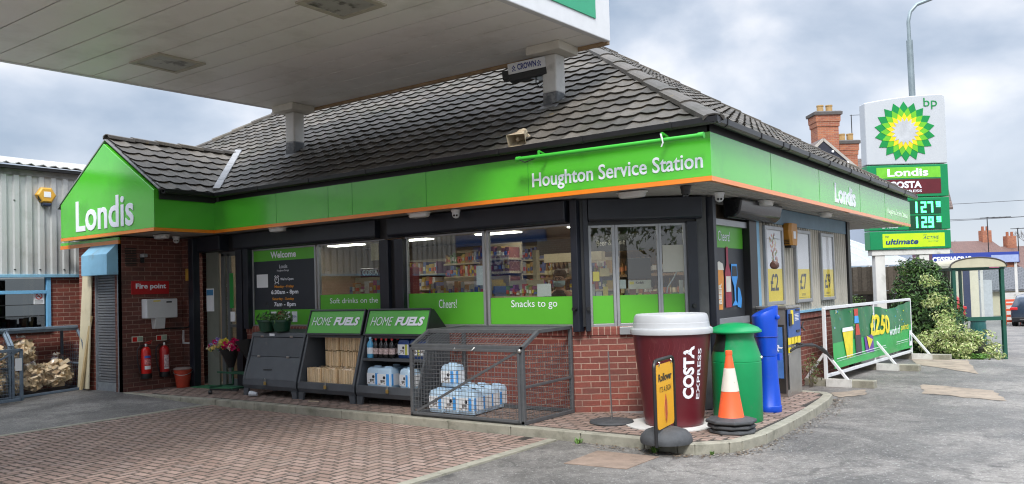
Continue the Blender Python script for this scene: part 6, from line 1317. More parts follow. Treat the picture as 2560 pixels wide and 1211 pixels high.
for k, (ro, ri, ph, mt_) in enumerate(lay):
    poly = []
    for i in range(18):
        a = R(90+ph+20*i); a2 = R(90+ph+20*i+10); poly += [(EMC+EMR*ro*math.cos(a), EMZ+EMR*ro*math.sin(a)), (EMC+EMR*ri*math.cos(a2), EMZ+EMR*ri*math.sin(a2))]
    b = MB(); c = sp(EMC, EMZ, .012+.006*k); pts = [sp(s, z, .012+.006*k) for s, z in poly]
    b.add([c]+pts, [(0, i+1, (i+1) % 36+1) for i in range(36)]); b.add([p-SN*.01 for p in pts]+pts, [(i, (i+1) % 36, 36+(i+1) % 36, 36+i) for i in range(36)]); b.build('sunburst_layer', mt_, TS, recalc=False)
def st(s, s0, s1, z0, z1, mat, bold=0, shear=0, off=.008): return text(s, sp(s0, z0, off), SD_, (0, 0, 1), s1-s0, z1-z0, mat, TS, 'lettering', bold, shear, .003)
st('bp', 1.43, 1.76, 5.62, 5.90, MATS['petal_dark_green'], .0)
srect(.22, 1.77, 3.96, 4.225, .001, M('board_green', (.15, .50, .03), .4), 'shop_name_board'); st('Londis', .48, 1.47, 4.0, 4.19, LETTER, .03)
srect(.22, 1.77, 3.57, 3.93, .001, M('board_maroon', (.10, .008, .014), .35), 'coffee_board'); st('COSTA', .52, 1.30, 3.71, 3.88, LETTER, .04); st('EXPRESS', .70, 1.30, 3.61, 3.67, LETTER, .01)
for z0 in (3.10, 2.735): srect(.95, 1.74, z0-.02, z0+.31, .001, M('digit_window', (.004, .05, .02), .3), 'digit_window')
LED = M('lit_green_led', (.08, 1.0, .32), .4, var=0, emit=1.6)
SEGS = {'1': 'bc', '2': 'abged', '7': 'abc', '9': 'abcdfg', '0': 'abcdef'}
def digit(ch, s0, z0, w, h, tkn):
    b = MB(); g = {'a': (0, h-tkn, w, h), 'd': (0, 0, w, tkn), 'g': (0, h/2-tkn/2, w, h/2+tkn/2), 'b': (w-tkn, h/2, w, h), 'c': (w-tkn, 0, w, h/2), 'f': (0, h/2, tkn, h), 'e': (0, 0, tkn, h/2)}
    for q in SEGS[ch]: x0_, y0_, x1_, y1_ = g[q]; b.prism([sp(s0+x0_, z0+y0_, .008), sp(s0+x1_, z0+y0_, .008), sp(s0+x1_, z0+y1_, .008), sp(s0+x0_, z0+y1_, .008)], SN*.004)
    b.build('price_digit', LED, TS)
for z0, chs in ((3.105, '127'), (2.74, '129')):
    for k, ch in enumerate(chs): digit(ch, 1.09+k*.165-(.07 if ch == '1' else 0), z0, .13 if ch != '1' else .15, .27, .045)
    digit('9', 1.625, z0+.13, .105, .14, .034)
st('Unleaded', .30, .78, 3.13, 3.25, LETTER, .0); st('Diesel', .30, .68, 2.75, 2.86, LETTER, .0)
srect(.30, 1.80, 2.285, 2.615, .001, M('board_lime', (.48, .72, .01), .4), 'grade_board'); DN = M('sign_navy', (.01, .04, .16), .5, var=0)
st('bp', .37, .46, 2.52, 2.575, DN); st('ultimate', .37, 1.16, 2.355, 2.49, DN, .03, .2); st('ACTIVE', 1.28, 1.66, 2.47, 2.54, DN, 0, .25); st('technology', 1.40, 1.64, 2.40, 2.43, DN, 0, .0); st('with', 1.28, 1.37, 2.56, 2.585, DN, 0, .0)
# --- street lamp
t = thing('street_lamp', 'grey steel street lamp column rising behind the price sign', 'street lamp', (-2.2, 24.6, -.8))
LAMPG = M('lamp_column', (.23, .28, .30), .45, metal=.5, var=.15, vs=4)
MB().tube([(-2.12, 24.55, -.8), (-2.18, 24.57, 6), (-2.21, 24.58, 10.2)], .11, 14).build('lamp_column', LAMPG, t, smooth=True)
MB().tube([(-2.21, 24.58, 10.1), (-2.22, 24.58, 10.9), (-2.15, 24.62, 11.25), (-1.95, 24.78, 11.52), (-1.5, 25.1, 11.72), (-.3, 25.95, 12.25)], .065, 12).build('lamp_arm', LAMPG, t, smooth=True)
MB().obox((-.1, 26.1, 12.3), (.35, .25, .02), (-.08, .11, 0), (0, 0, .07)).build('lamp_head', LAMPG, t, bevel=.03)
# --- hedge and bush
IV = [(.030, .075, .016), (.045, .105, .022), (.022, .055, .012), (.075, .15, .03), (.06, .13, .03)]
VR = [(.34, .40, .13), (.44, .48, .20), (.27, .35, .10), (.50, .52, .27), (.18, .28, .07)]
def lump(b, c, rx, ry, rz, n, size, cols, k=9, rr=rnd, shell=.6):
    for q in range(k):
        a = rr.uniform(0, 6.28); z = rr.uniform(-.8, .9); r_ = math.sqrt(max(0, 1-z*z))
        leaf_cloud(b, (c[0]+.62*rx*r_*math.cos(a), c[1]+.62*ry*r_*math.sin(a), c[2]+.66*rz*z), rx*.5, ry*.5, rz*.42, n//k, size, cols, rr=rr, shell=shell)
t = thing('ivy_hedge', 'tall dark green ivy covered hedge beside the bus shelter', 'hedge', (-.25, 13.9, -.3))
b = MB(); leaf_cloud(b, (-.37, 13.75, .84), .72, .66, 1.2, 4600, .105, IV, shell=.72); leaf_cloud(b, (-.25, 13.75, .4), .86, .75, .9, 3000, .105, IV, shell=.78); lump(b, (-.42, 13.6, 1.62), .58, .5, .42, 1000, .10, IV+[(.12, .20, .04)]); b.build('foliage', LEAF, t, recalc=False)
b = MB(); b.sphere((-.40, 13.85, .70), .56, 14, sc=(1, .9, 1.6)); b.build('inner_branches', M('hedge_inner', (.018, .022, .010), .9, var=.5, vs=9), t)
for k in range(4): MB().tube([(-.3+.2*k-.3, 13.8, -.5), (-.3+.22*k-.3, 13.8, .2), (-.3+.25*k-.3, 13.8, 1.0)], .03, 6).build('stem', M('bark', (.10, .075, .05), .9, var=.2), t)
t = thing('variegated_bush', 'pale yellow-green variegated bush spilling onto the tarmac', 'bush', (.6, 12.4, -.3)); b = MB()
for (x, y, z, r_, n) in ((.22, 12.0, .10, .38, 700), (.55, 12.1, .16, .42, 900), (.90, 12.55, .0, .38, 750), (1.18, 12.65, -.20, .26, 450), (.35, 12.7, .50, .36, 500), (.12, 12.7, .95, .26, 260), (-.02, 12.75, 1.42, .2, 150), (.66, 11.85, -.08, .32, 500)): lump(b, (x, y, z+.04), r_*1.18, r_*1.15, r_*.95, int(n*1.25), .072, VR, 8)
b.build('foliage', LEAF, t, recalc=False)
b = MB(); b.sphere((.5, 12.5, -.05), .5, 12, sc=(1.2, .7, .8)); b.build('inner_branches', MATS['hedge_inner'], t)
MB().tube([(.5, 12.5, -.5), (.52, 12.5, .0), (.6, 12.4, .3)], .03, 6).build('stem', MATS['bark'], t)
t = thing('ground_weeds', 'low bright green weeds at the foot of the pale bush', 'weeds', (.6, 11.8, -.2)); b = MB()
for k in range(26): x = .15+k*.038; leaf_cloud(b, (x, 11.85+.35*(x-.15)+rnd.uniform(-.1, .1), gz(x, 11.9)+.06), .1, .1, .07, 26, .06, [(.10, .24, .03), (.14, .30, .05), (.07, .17, .03)], shell=.2)
b.build('foliage', LEAF, t, recalc=False)
def weed(x, y, z, r_, n, label, cols=[(.10, .20, .04), (.14, .26, .05)]):
    t = thing('weed', label, 'weed', (x, y, z)); b = MB(); rr = random.Random(int(x*77))
    for k in range(n):
        a = rr.uniform(0, 6.28); h = rr.uniform(.5, 1)*r_; d = Vector((math.cos(a)*.6, math.sin(a)*.6, 1)).normalized(); s = Vector((-math.sin(a), math.cos(a), 0)); p = Vector((x+rr.uniform(-.3, .3)*r_, y+rr.uniform(-.3, .3)*r_, z)); w = .006
        b.add([p-s*w, p+s*w, p+d*h*.6+s*w, p+d*h+Vector((0, 0, -h*.1)), p+d*h*.6-s*w], [(0, 1, 2, 3, 4)], 0, pick(cols, .2))
    b.build('leaves', LEAF, t, recalc=False)
weed(-.33, -.87, -.1, .10, 26, 'tuft of grass in the gutter below the swing sign'); weed(-1.25, -.80, -.1, .09, 22, 'tuft of grass against the kerb below the bare sign stand'); weed(.20, -.72, -.1, .06, 14, 'moss and grass in the joint of the corner kerb stone'); weed(-.36, 2.9, -.003, .06, 18, 'grass along the foot of the air machine')
t = thing('wall_weed', 'straggly brown-green weed growing against the side wall', 'weed', (-.45, 4.7, -.1)); b = MB(); leaf_cloud(b, (-.42, 4.75, .18), .14, .35, .25, 120, .07, [(.10, .11, .04), (.14, .12, .05), (.07, .10, .03)], shell=.2); b.build('leaves', LEAF, t, recalc=False); b = MB(); [b.tube([(-.45, 4.7+.05*k, -.1), (-.42, 4.6+.12*k, .3)], .006, 5) for k in range(4)]; b.build('stems', MATS['bark'], t)
b = MB(); rr = random.Random(41)   # dead leaves and grit swept against the kerb
for k in range(900):
    i = rr.randrange(9, len(KERB)-2); q = rr.random(); (xa, ya), (xb, yb) = KERB[i], KERB[i+1]; dx, dy = xb-xa, yb-ya; L_ = math.hypot(dx, dy); o = abs(rr.gauss(0, .09))+.015
    x, y = xa+dx*q+dy/L_*o, ya+dy*q-dx/L_*o; a = rr.uniform(0, 6.28); w = rr.uniform(.006, .022); z = gz(x, y)+rr.uniform(.004, .012)
    b.add([(x+w*math.cos(a), y+w*math.sin(a), z), (x+w*.5*math.cos(a+1.6), y+w*.5*math.sin(a+1.6), z+.004), (x-w*math.cos(a), y-w*math.sin(a), z+.002), (x-w*.5*math.cos(a+1.6), y-w*.5*math.sin(a+1.6), z)], [(0, 1, 2, 3)], 0, pick([(.13, .085, .05), (.09, .065, .045), (.2, .15, .10), (.06, .05, .04), (.28, .25, .21)], .25))
b.build('leaf_litter', LEAF, kind='stuff', recalc=False, label='dead leaves and grit swept along the kerb', cat='litter')
# --- bus shelter
def shelter():
    A = Vector((.26, 14.30, 0)); Bq = Vector((1.21, 15.0, 0)); e1 = (Bq-A).normalized(); wd = (Bq-A).length; e2 = Vector((-math.sin(R(24)), math.cos(R(24)), 0)); Ln = 3.1; g = -.50; zt = 1.72
    t = thing('bus_shelter', 'dark green framed glass bus shelter with cream barrel roof', 'bus shelter', (.7, 15.5, g)); SGn = M('shelter_green', (.010, .075, .05), .4, var=.08)
    def q(a, c, z): return A+e1*a+e2*c+Vector((0, 0, z))
    for (a, c) in ((0, 0), (wd, 0), (0, Ln), (wd, Ln), (0, Ln/2), (wd*.33, Ln), (wd*.66, Ln)): MB().bar(q(a, c, g), q(a, c, zt), .085 if c == 0 else .07, hint=e1).build('shelter_post', SGn, t, bevel=.006)
    b = MB()
    for c in (0, Ln): b.bar(q(0, c, zt), q(wd, c, zt), .07, .06); b.bar(q(0, c, .50), q(wd, c, .50), .06, .09); b.bar(q(0, c, g+.08), q(wd, c, g+.08), .05)
    for z in (zt, .50, g+.08): b.bar(q(0, 0, z), q(0, Ln, z), .06)
    b.bar(q(wd+.05, 0, zt), q(wd+.05, Ln, zt), .06); b.bar(q(-.1, -.05, zt+.03), q(wd+.1, -.05, zt+.03), .06, .05); b.build('shelter_rail', SGn, t)
    for (P, Q) in (((0, 0), (wd, 0)), ((0, Ln), (wd, Ln)), ((0, 0), (0, Ln))):
        for (z0, z1) in ((g+.1, .46), (.55, zt-.03)):
            p0, p1 = q(*P, 0), q(*Q, 0); dd = (p1-p0).normalized(); nn = Vector((-dd.y, dd.x, 0))*.004
            MB().prism([p0+dd*.05-nn+Vector((0, 0, z0)), p1-dd*.05-nn+Vector((0, 0, z0)), p1-dd*.05-nn+Vector((0, 0, z1)), p0+dd*.05-nn+Vector((0, 0, z1))], nn*2).build('shelter_glass', GLASS2, t)
    b = MB(); n = 14; rings = []
    for c in (-.1, Ln+.2): rings.append([q(wd/2-(wd/2+.10)*math.cos(math.pi*k/n), c, zt+.03+.23*math.sin(math.pi*k/n)**.9) for k in range(n+1)])
    b.loft(rings, cap=True); b.build('shelter_roof', M('roof_cream', (.46, .43, .31), .4, var=.06), t)
    b = MB(); b.tube([p+Vector((0, 0, .01)) for p in rings[0]], .018, 6); b.build('roof_trim', M('trim_brown', (.05, .04, .035), .6), t)
    b = MB(); b.bar(q(.1, Ln-.25, -.05), q(wd-.1, Ln-.25, -.05), .2, .04); b.build('shelter_bench', SGn, t)
    b = MB(); b.bar(q(wd-.32, -.085, zt+.03), q(wd-.08, -.085, zt+.03), .01, .045); b.build('pink_sticker', M('sticker_pink', (.5, .15, .25), .5), t)
    return q
qs = shelter()
t = thing('litter_bin', 'dark teal round litter bin inside the bus shelter', 'bin', (.6, 15.9, -.55)); MB().lathe([(.17, -.56), (.18, -.54), (.18, .30), (.17, .34), (.17, .38), (.19, .40), (.185, .44), (.1, .48), (1e-4, .485)], (.58, 15.75, 0), 20).build('bin_body', M('bin_teal', (.01, .11, .11), .4), t, smooth=True)
b = MB(); b.lathe([(.183, .10), (.188, .11), (.188, .13), (.183, .14)], (.58, 15.75, 0), 20); b.build('bin_band', M('bin_teal_dark', (.006, .06, .06), .4), t)
# --- post box, fence, conservatory, house
t = thing('post_box', 'red post box standing in front of the dark fence', 'post box', (-1.72, 13.3, -.3))
MB().lathe([(.22, -.5), (.22, .55), (.235, .57), (.235, .62), (.22, .64), (.22, .66)], (-1.68, 13.2, 0), 24, sx=1).build('box_body', M('post_red', (.50, .02, .015), .35), t, smooth=True); MB().lathe([(.24, .70), (.25, .72), (.2, .77), (1e-4, .79)], (-1.68, 13.2, 0), 24).build('box_cap', M('post_cap_grey', (.13, .15, .17), .5), t, smooth=True); MB().lathe([(.215, .64), (.24, .70)], (-1.68, 13.2, 0), 24, cap=False).build('box_collar', MATS['post_red'], t)
b = MB(); b.obox((-1.56, 13.0, .5), (.09, .03, 0), (.003, -.01, 0), (0, 0, .02)); b.build('posting_slot', BLACK, t); b = MB(); b.obox((-1.55, 13.0, .36), (.06, .02, 0), (.003, -.012, 0), (0, 0, .05)); b.build('collection_plate', M('plate_yellow', (.6, .45, .1), .5), t)
def fence():
    P, Q = Vector((-4.2, 14.9, 0)), Vector((-.2, 17.9, 0)); d = (Q-P).normalized(); n = Vector((d.y, -d.x, 0)); L_ = (Q-P).length; t = thing('timber_fence', 'weathered dark timber fence behind the price sign post', 'fence', (-2.2, 16.4, -.5)); b = MB(); b2 = MB()
    rr = random.Random(6)
    for k in range(int(L_/.125)):
        for (z0, z1, cc, bb) in ((-.7, 1.12, (.045, .036, .03), b), (1.20, 1.88, (.16, .125, .095), b2)): bb.obox(P+d*(k*.125+.06)+n*(.012 if k % 2 else 0)+Vector((0, 0, (z0+z1)/2)), d*.065, n*.01, Vector((0, 0, (z1-z0)/2+rr.uniform(-.015, .015))), 0, pick([cc], .25))
    b.build('lower_boards', attr_mat('fence_board', .85, .2, 20, .3, .2), t); b2.build('upper_boards', MATS['fence_board'], t); b = MB(); b.bar(P+Vector((0, 0, 1.16)), Q+Vector((0, 0, 1.16)), .06, .09); b.build('fence_rail', MATS['bark'], t)
fence()
t = thing('small_shrub', 'small leafy shrub between the post box and the sign post', 'shrub', (-1.35, 13.9, -.3)); b = MB(); leaf_cloud(b, (-1.40, 13.7, .35), .22, .2, .45, 420, .09, IV+[(.09, .17, .04)], shell=.4); leaf_cloud(b, (-2.0, 14.3, 1.0), .25, .15, .12, 120, .08, [(.12, .2, .05)], shell=.4); b.build('foliage', LEAF, t, recalc=False); MB().tube([(-1.4, 13.75, -.5), (-1.4, 13.75, .5)], .02, 6).build('stem', MATS['bark'], t)
def conservatory():
    P = Vector((-5.2, 17.6, 0)); d = Vector((.82, .60, 0)).normalized(); n = Vector((d.y, -d.x, 0)); t = thing('conservatory', 'white framed conservatory roof behind the timber fence', 'conservatory', (-3, 19.3, -.6)); WF = MATS['white_paint']; L_ = 4.2
    q = lambda s, o, z: P+d*s-n*o+Vector((0, 0, z))
    b = MB(); b.bar(q(0, 0, 2.05), q(L_, 0, 2.05), .12, .16); b.bar(q(0, 0, 1.85), q(L_, 0, 1.85), .06, .06)
    for k in range(8): s = L_*k/7; b.bar(q(s, 0, -.6), q(s, 0, 2.05), .07); b.bar(q(s, 0, 2.12), q(L_*.25+(s-L_*.25)*.35, 1.6, 3.2), .06)
    b.bar(q(L_*.16, 1.6, 3.2), q(L_*.55, 1.6, 3.2), .09)
    for k in range(7):
        s0, s1 = L_*k/7, L_*(k+1)/7; b.tube([q(s0+(s1-s0)*(.5-.42*math.cos(a)), -.02, 1.60+.22*math.sin(a)) for a in [math.pi*i/8 for i in range(9)]], .025, 6)
    b.build('conservatory_frame', WF, t)
    MB().prism([q(0, .0, 2.12), q(L_, .0, 2.12), q(L_*.55, 1.6, 3.19), q(L_*.16, 1.6, 3.19)], (0, 0, .012)).build('roof_glazing', M('grey_glazing', (.30, .33, .33), .25, var=.1), t)
    MB().prism([q(0, .05, -.6), q(L_, .05, -.6), q(L_, .05, 2.0), q(0, .05, 2.0)], -n*.01).build('wall_glazing', GLASS2, t); MB().prism([q(0, .05, -.6), q(L_, .05, -.6), q(L_, .05, .3), q(0, .05, .3)], n*.05).build('dwarf_wall', BRICK_OLD, t, uv=True)
conservatory()
def house_behind():
    ap = Vector((-5.76, 25.75, 0)); e1 = Vector((1.19, .91, 0)).normalized(); e2 = Vector((-e1.y, e1.x, 0)); t = thing('house', 'blue-grey rendered house with gable bargeboards and two brick chimney stacks', 'house', (-7, 29, -.8)); hw, ze, za = 3.6, 3.9, 7.10
    q = lambda a, c, z: ap+e1*a+e2*c+Vector((0, 0, z))
    MB().prism([q(-hw, .25, -1), q(hw, .25, -1), q(hw, .25, ze), q(0, .25, za-.25), q(-hw, .25, ze)], e2*9).build('rendered_wall', M('blue_grey_render', (.27, .32, .40), .7, var=.06, vs=1), t)
    RT = brick_mat('clay_roof_tile', (.15, .10, .085), (.11, .085, .075), (.05, .045, .04), bw=.28, bh=.12, ms=.02)
    b = MB()
    for s in (-1, 1): b.prism([q(0, -.12, za), q(s*(hw+.25), -.12, ze-.25), q(s*(hw+.25), 9.4, ze-.25), q(0, 9.4, za)], (0, 0, .12))
    b.build('roof', RT, t, uv=True)
    b = MB()
    for s in (-1, 1): b.prism([q(0, -.16, za+.0), q(s*(hw+.25), -.16, ze-.25), q(s*(hw+.25), -.16, ze-.62), q(0, -.16, za-.42)], e2*.06)
    b.build('bargeboard', M('bargeboard_navy', (.02, .022, .035), .5), t)
    b = MB()
    for s in (-1, 1): b.bar(q(0, -.17, za+.06), q(s*(hw+.25), -.17, ze-.19), .05, .1)
    b.build('verge_mortar', M('verge_mortar', (.40, .37, .33), .8), t)
    b = MB()
    for s in (-1, 1):
        for k in range(6): b.sphere(q(s*(.35+k*.58), -.19, za-.16-(.35+k*.58)*.80), .055, 8)
    b.build('gable_bulbs', LETTER, t)
    # adjoining lower roof to the right
    MB().prism([(-6.6, 30.2, 6.85), (-2.6, 33.1, 6.95), (-1.9, 31.0, 4.4), (-5.4, 28.6, 4.3)], (0, 0, .1)).build('side_roof', RT, t, uv=True)
    def stack(cx, cy, z0, z1, w, pots, nm):
        c = Vector((cx, cy, 0)); bb = MB()
        def ringp(z, h): return [c+e1*x*h+e2*y*h*.8+Vector((0, 0, z)) for x, y in ((-1, -1), (1, -1), (1, 1), (-1, 1))]
        bb.loft([ringp(z0, w), ringp(z1-.62, w), ringp(z1-.60, w*1.08), ringp(z1-.42, w*1.10), ringp(z1-.40, w*1.16), ringp(z1-.12, w*1.18)]); k_ = bb.build('chimney', BRICK_OLD, t, uv=True)
        MB().loft([ringp(z1-.12, w*1.32), ringp(z1, w*1.34), ringp(z1+.04, w*1.2)]).build('chimney_cap', M('cap_stone', (.10, .09, .085), .8), k_)
        for x in pots: p = c+e1*w*x; MB().lathe([(.14, z1+.02), (.135, z1+.30), (.15, z1+.31), (.15, z1+.36), (.11, z1+.36)], p, 14).build('chimney_pot', M('buff_pot', (.42, .27, .11), .7, var=.15), k_)
    stack(-6.20, 27.9, 4.5, 8.62, .45, (-.35, .5), 'a'); stack(-5.73, 29.45, 4.5, 7.55, .36, (-.5, .5), 'b')
    b = MB(); b.tube([(-5.50, 29.6, 7.5), (-5.50, 29.6, 8.75)], .02, 6); b.tube([(-5.55, 29.55, 8.72), (-4.6, 30.2, 8.74)], .012, 5); b.build('aerial', BLACK, t)
house_behind()
# --- street beyond
t = thing('workshop_building', 'low pale building with a long blue MAINTENANCE/SERVICING sign board', 'building', (-3.5, 50, -1.3))
d5 = Vector((4.586, 3.314, 0)).normalized(); n5 = Vector((d5.y, -d5.x, 0)); P5 = Vector((-8.2, 45.2, 0)); q5 = lambda s, z, o=0: P5+d5*s+n5*o+Vector((0, 0, z))
MB().prism([q5(0, -1.6), q5(6.3, -1.6), q5(6.3, 2.9), q5(0, 2.9)], -n5*8).build('rendered_wall', M('cream_render', (.58, .54, .42), .7, var=.05), t)
so = MB().prism([q5(.2, 2.34, .05), q5(8.75, 2.34, .05), q5(8.75, 2.98, .05), q5(.2, 2.98, .05)], n5*.1).build('sign_board', M('board_blue', (.025, .05, .28), .4, var=.05), t)
text('MAINTENANCE/SERVICING', q5(1.34, 2.42, .16), d5, (0, 0, 1), 4.5, .36, LETTER, so, 'lettering', .04); MB().prism([q5(7.05, 2.36, .152), q5(8.7, 2.36, .152), q5(8.7, 2.80, .152), q5(7.05, 2.80, .152)], n5*.01).build('pale_panel', M('pale_blue_panel', (.30, .36, .55), .4, var=.15, vs=3), so)
MB().prism([q5(5.35, -1.2, .01), q5(5.75, -1.2, .01), q5(5.75, 2.2, .01), q5(5.35, 2.2, .01)], n5*.05).build('door', M('door_navy', (.03, .04, .09), .5), t)
for s in (6.5, 8.6): MB().bar(q5(s, -1.6, .0), q5(s, 2.9, .0), .14).build('sign_leg', WHITE_D, t)
MB().prism([q5(6.31, -1.5, -.5), q5(7.4, -1.5, -.5), q5(7.4, 1.3, -.5), q5(6.31, 1.3, -.5)], -n5*.1).build('boundary_wall', M('pale_grey_wall', (.45, .47, .50), .7, var=.1), t)
t = thing('purple_sign', 'dark purple sign with pale script behind the hedge', 'sign', (-5.4, 41, 2.5)); d6 = Vector((1.24, .9, 0)).normalized(); n6 = Vector((d6.y, -d6.x, 0)); P6 = Vector((-6.3, 40.4, 0)); q6 = lambda s, z, o=0: P6+d6*s+n6*o+Vector((0, 0, z))
pb_ = MB().prism([q6(0, 2.2), q6(2.3, 2.2), q6(2.3, 2.86), q6(0, 2.86)], -n6*.08).build('sign_board', M('board_purple', (.09, .045, .075), .5, var=.1), t); text('Cin', q6(.75, 2.3, .02), d6, (0, 0, 1), .9, .42, M('script_pale', (.5, .42, .48), .5), t, 'lettering', 0, .3)
b = MB(); b.bar(q6(.2, -1.2, -.1), q6(.2, 2.3, -.1), .1); b.bar(q6(2.1, -1.2, -.1), q6(2.1, 2.3, -.1), .1); b.build('sign_leg', BLACK, t)
def far_house(x, y, w, dpt, ze, zr, ang, label, brick, tile, chim, grp=None, g=-1.6):
    t = thing('brick_house', label, 'house', (x, y, g), group=grp); e1 = Vector((math.cos(ang), math.sin(ang), 0)); e2 = Vector((-e1.y, e1.x, 0)); q = lambda a, c, z: Vector((x, y, 0))+e1*a+e2*c+Vector((0, 0, z))
    b = MB(); b.prism([q(-w/2, 0, g), q(w/2, 0, g), q(w/2, 0, ze), q(-w/2, 0, ze)], e2*dpt)
    for s in (-1, 1): b.prism([q(s*w/2, 0, ze), q(s*w/2, dpt, ze), q(s*w/2, dpt/2, zr-.1)], -e1*s*.2)
    b.build('wall', brick, t, uv=True)
    b = MB(); b.prism([q(-w/2-.2, -.3, ze-.1), q(w/2+.2, -.3, ze-.1), q(w/2+.2, dpt/2, zr), q(-w/2-.2, dpt/2, zr)], (0, 0, .12)); b.prism([q(-w/2-.2, dpt+.3, ze-.1), q(w/2+.2, dpt+.3, ze-.1), q(w/2+.2, dpt/2, zr), q(-w/2-.2, dpt/2, zr)], (0, 0, .119)); b.build('roof', tile, t, uv=True)
    for a in chim:
        k_ = MB().prism([q(a-.5, dpt/2-.35, zr-.8), q(a+.5, dpt/2-.35, zr-.8), q(a+.5, dpt/2+.35, zr-.8), q(a-.5, dpt/2+.35, zr-.8)], (0, 0, 2.0)).build('chimney', BRICK_OLD, t, uv=True)
        for o in (-.25, .25): MB().lathe([(.14, zr+1.2), (.13, zr+1.65)], q(a+o, dpt/2, 0), 10).build('chimney_pot', M('red_pot', (.30, .10, .05), .7), k_)
    for i in range(max(1, int(w/3))):
        for zz in (ze-1.7, g+1.2):
            a = -w/2+1.5+i*3; wn_ = MB().prism([q(a-.5, -.02, zz), q(a+.5, -.02, zz), q(a+.5, -.02, zz+1.3), q(a-.5, -.02, zz+1.3)], -e2*.06).build('window', WHITE, t); MB().prism([q(a-.42, -.085, zz+.08), q(a+.42, -.085, zz+.08), q(a+.42, -.085, zz+1.2), q(a-.42, -.085, zz+1.2)], -e2*.01).build('window_pane', M('far_glass', (.05, .06, .07), .1), wn_)
REDT = brick_mat('red_clay_tile', (.15, .085, .07), (.12, .07, .06), (.1, .05, .04), bw=.3, bh=.2, ms=.03); SLATE = brick_mat('slate_tile', (.11, .115, .125), (.09, .095, .105), (.04, .04, .045), bw=.3, bh=.2, ms=.03)
far_house(-6.3, 88, 5.4, 8, 3.0, 5.2, R(40), 'far red roofed brick house left of the tall aerial', BRICK_OLD, REDT, (-2.4, 2.2)); far_house(-1.2, 91, 6.5, 8, 2.2, 4.5, R(40), 'far brick house with twin chimneys at the right edge', BRICK_OLD, REDT, (-1.6, 1.2)); far_house(8, 96, 9, 8, 2.6, 5.2, R(40), 'far brick house beyond the right edge of the picture', BRICK_OLD, REDT, (-2,))
far_house(-2.6, 55.2, 5.2, 4, .60, 2.0, R(36), 'low cream cottage with a slate roof seen through the bus shelter', M('cottage_cream', (.50, .46, .34), .7, var=.05), SLATE, ()); far_house(-10, 62, 8, 8, 3.2, 5.6, R(30), 'pale rendered house hidden behind the hedge', MATS['cream_render'], SLATE, (1,))
far_house(14, 70, 10, 8, 3.4, 6.2, R(60), 'brick house off the right side of the picture', BRICK_OLD, SLATE, (2,))
for nm, x, y, z0, z1, l in (('a', -6.6, 89.3, 4, 7.6, 'tall thin aerial mast between two far chimneys'), ('b', -4.1, 91.2, 3, 6.4, 'shorter thin aerial above the right far roof')): b = MB(); b.tube([(x, y, z0), (x, y, z1)], .05, 5); b.tube([(x-.6, y-.4, z1-.05), (x+2.0, y+1.4, z1+.0)], .035, 5); [b.tube([(x+k*.5-.15, y+k*.36+.2, z1), (x+k*.5+.15, y+k*.36-.2, z1)], .025, 4) for k in range(4)]; b.build('roof_aerial', BLACK, label=l, cat='aerial', loc=(x, y, z0))
b = MB(); d7 = Vector((.9, .66, 0)); P7 = Vector((-1.55, 45.1, 0)); n7 = Vector((d7.y, -d7.x, 0)).normalized()
for k in range(6): b.prism([P7+Vector((0, 0, -1.2+k*.30)), P7+d7*14+Vector((0, 0, -1.2+k*.30)), P7+d7*14+n7*.03+Vector((0, 0, -.92+k*.30)), P7+n7*.03+Vector((0, 0, -.92+k*.30))], -n7*.06)
b.build('hoarding', WHITE_D, label='white horizontal board hoarding behind the parked dark car', cat='hoarding', loc=(0, 46, -1))
b = MB(); P8 = Vector((-1.25, 42.9, 0)); d8 = Vector((.55, .42, 0)).normalized(); [b.bar(P8+Vector((0, 0, z)), P8+d8*1.6+Vector((0, 0, z)), .05, .12) for z in (-.9, -.62, -.3, .0, .2)]; [b.bar(P8+d8*s+Vector((0, 0, -1.1)), P8+d8*s+Vector((0, 0, .25)), .05) for s in (.05, .8, 1.55)]; b.build('safety_barrier', M('barrier_orange', (.75, .12, .05), .5), label='orange plastic safety barrier left of the parked dark car', cat='barrier', loc=P8)
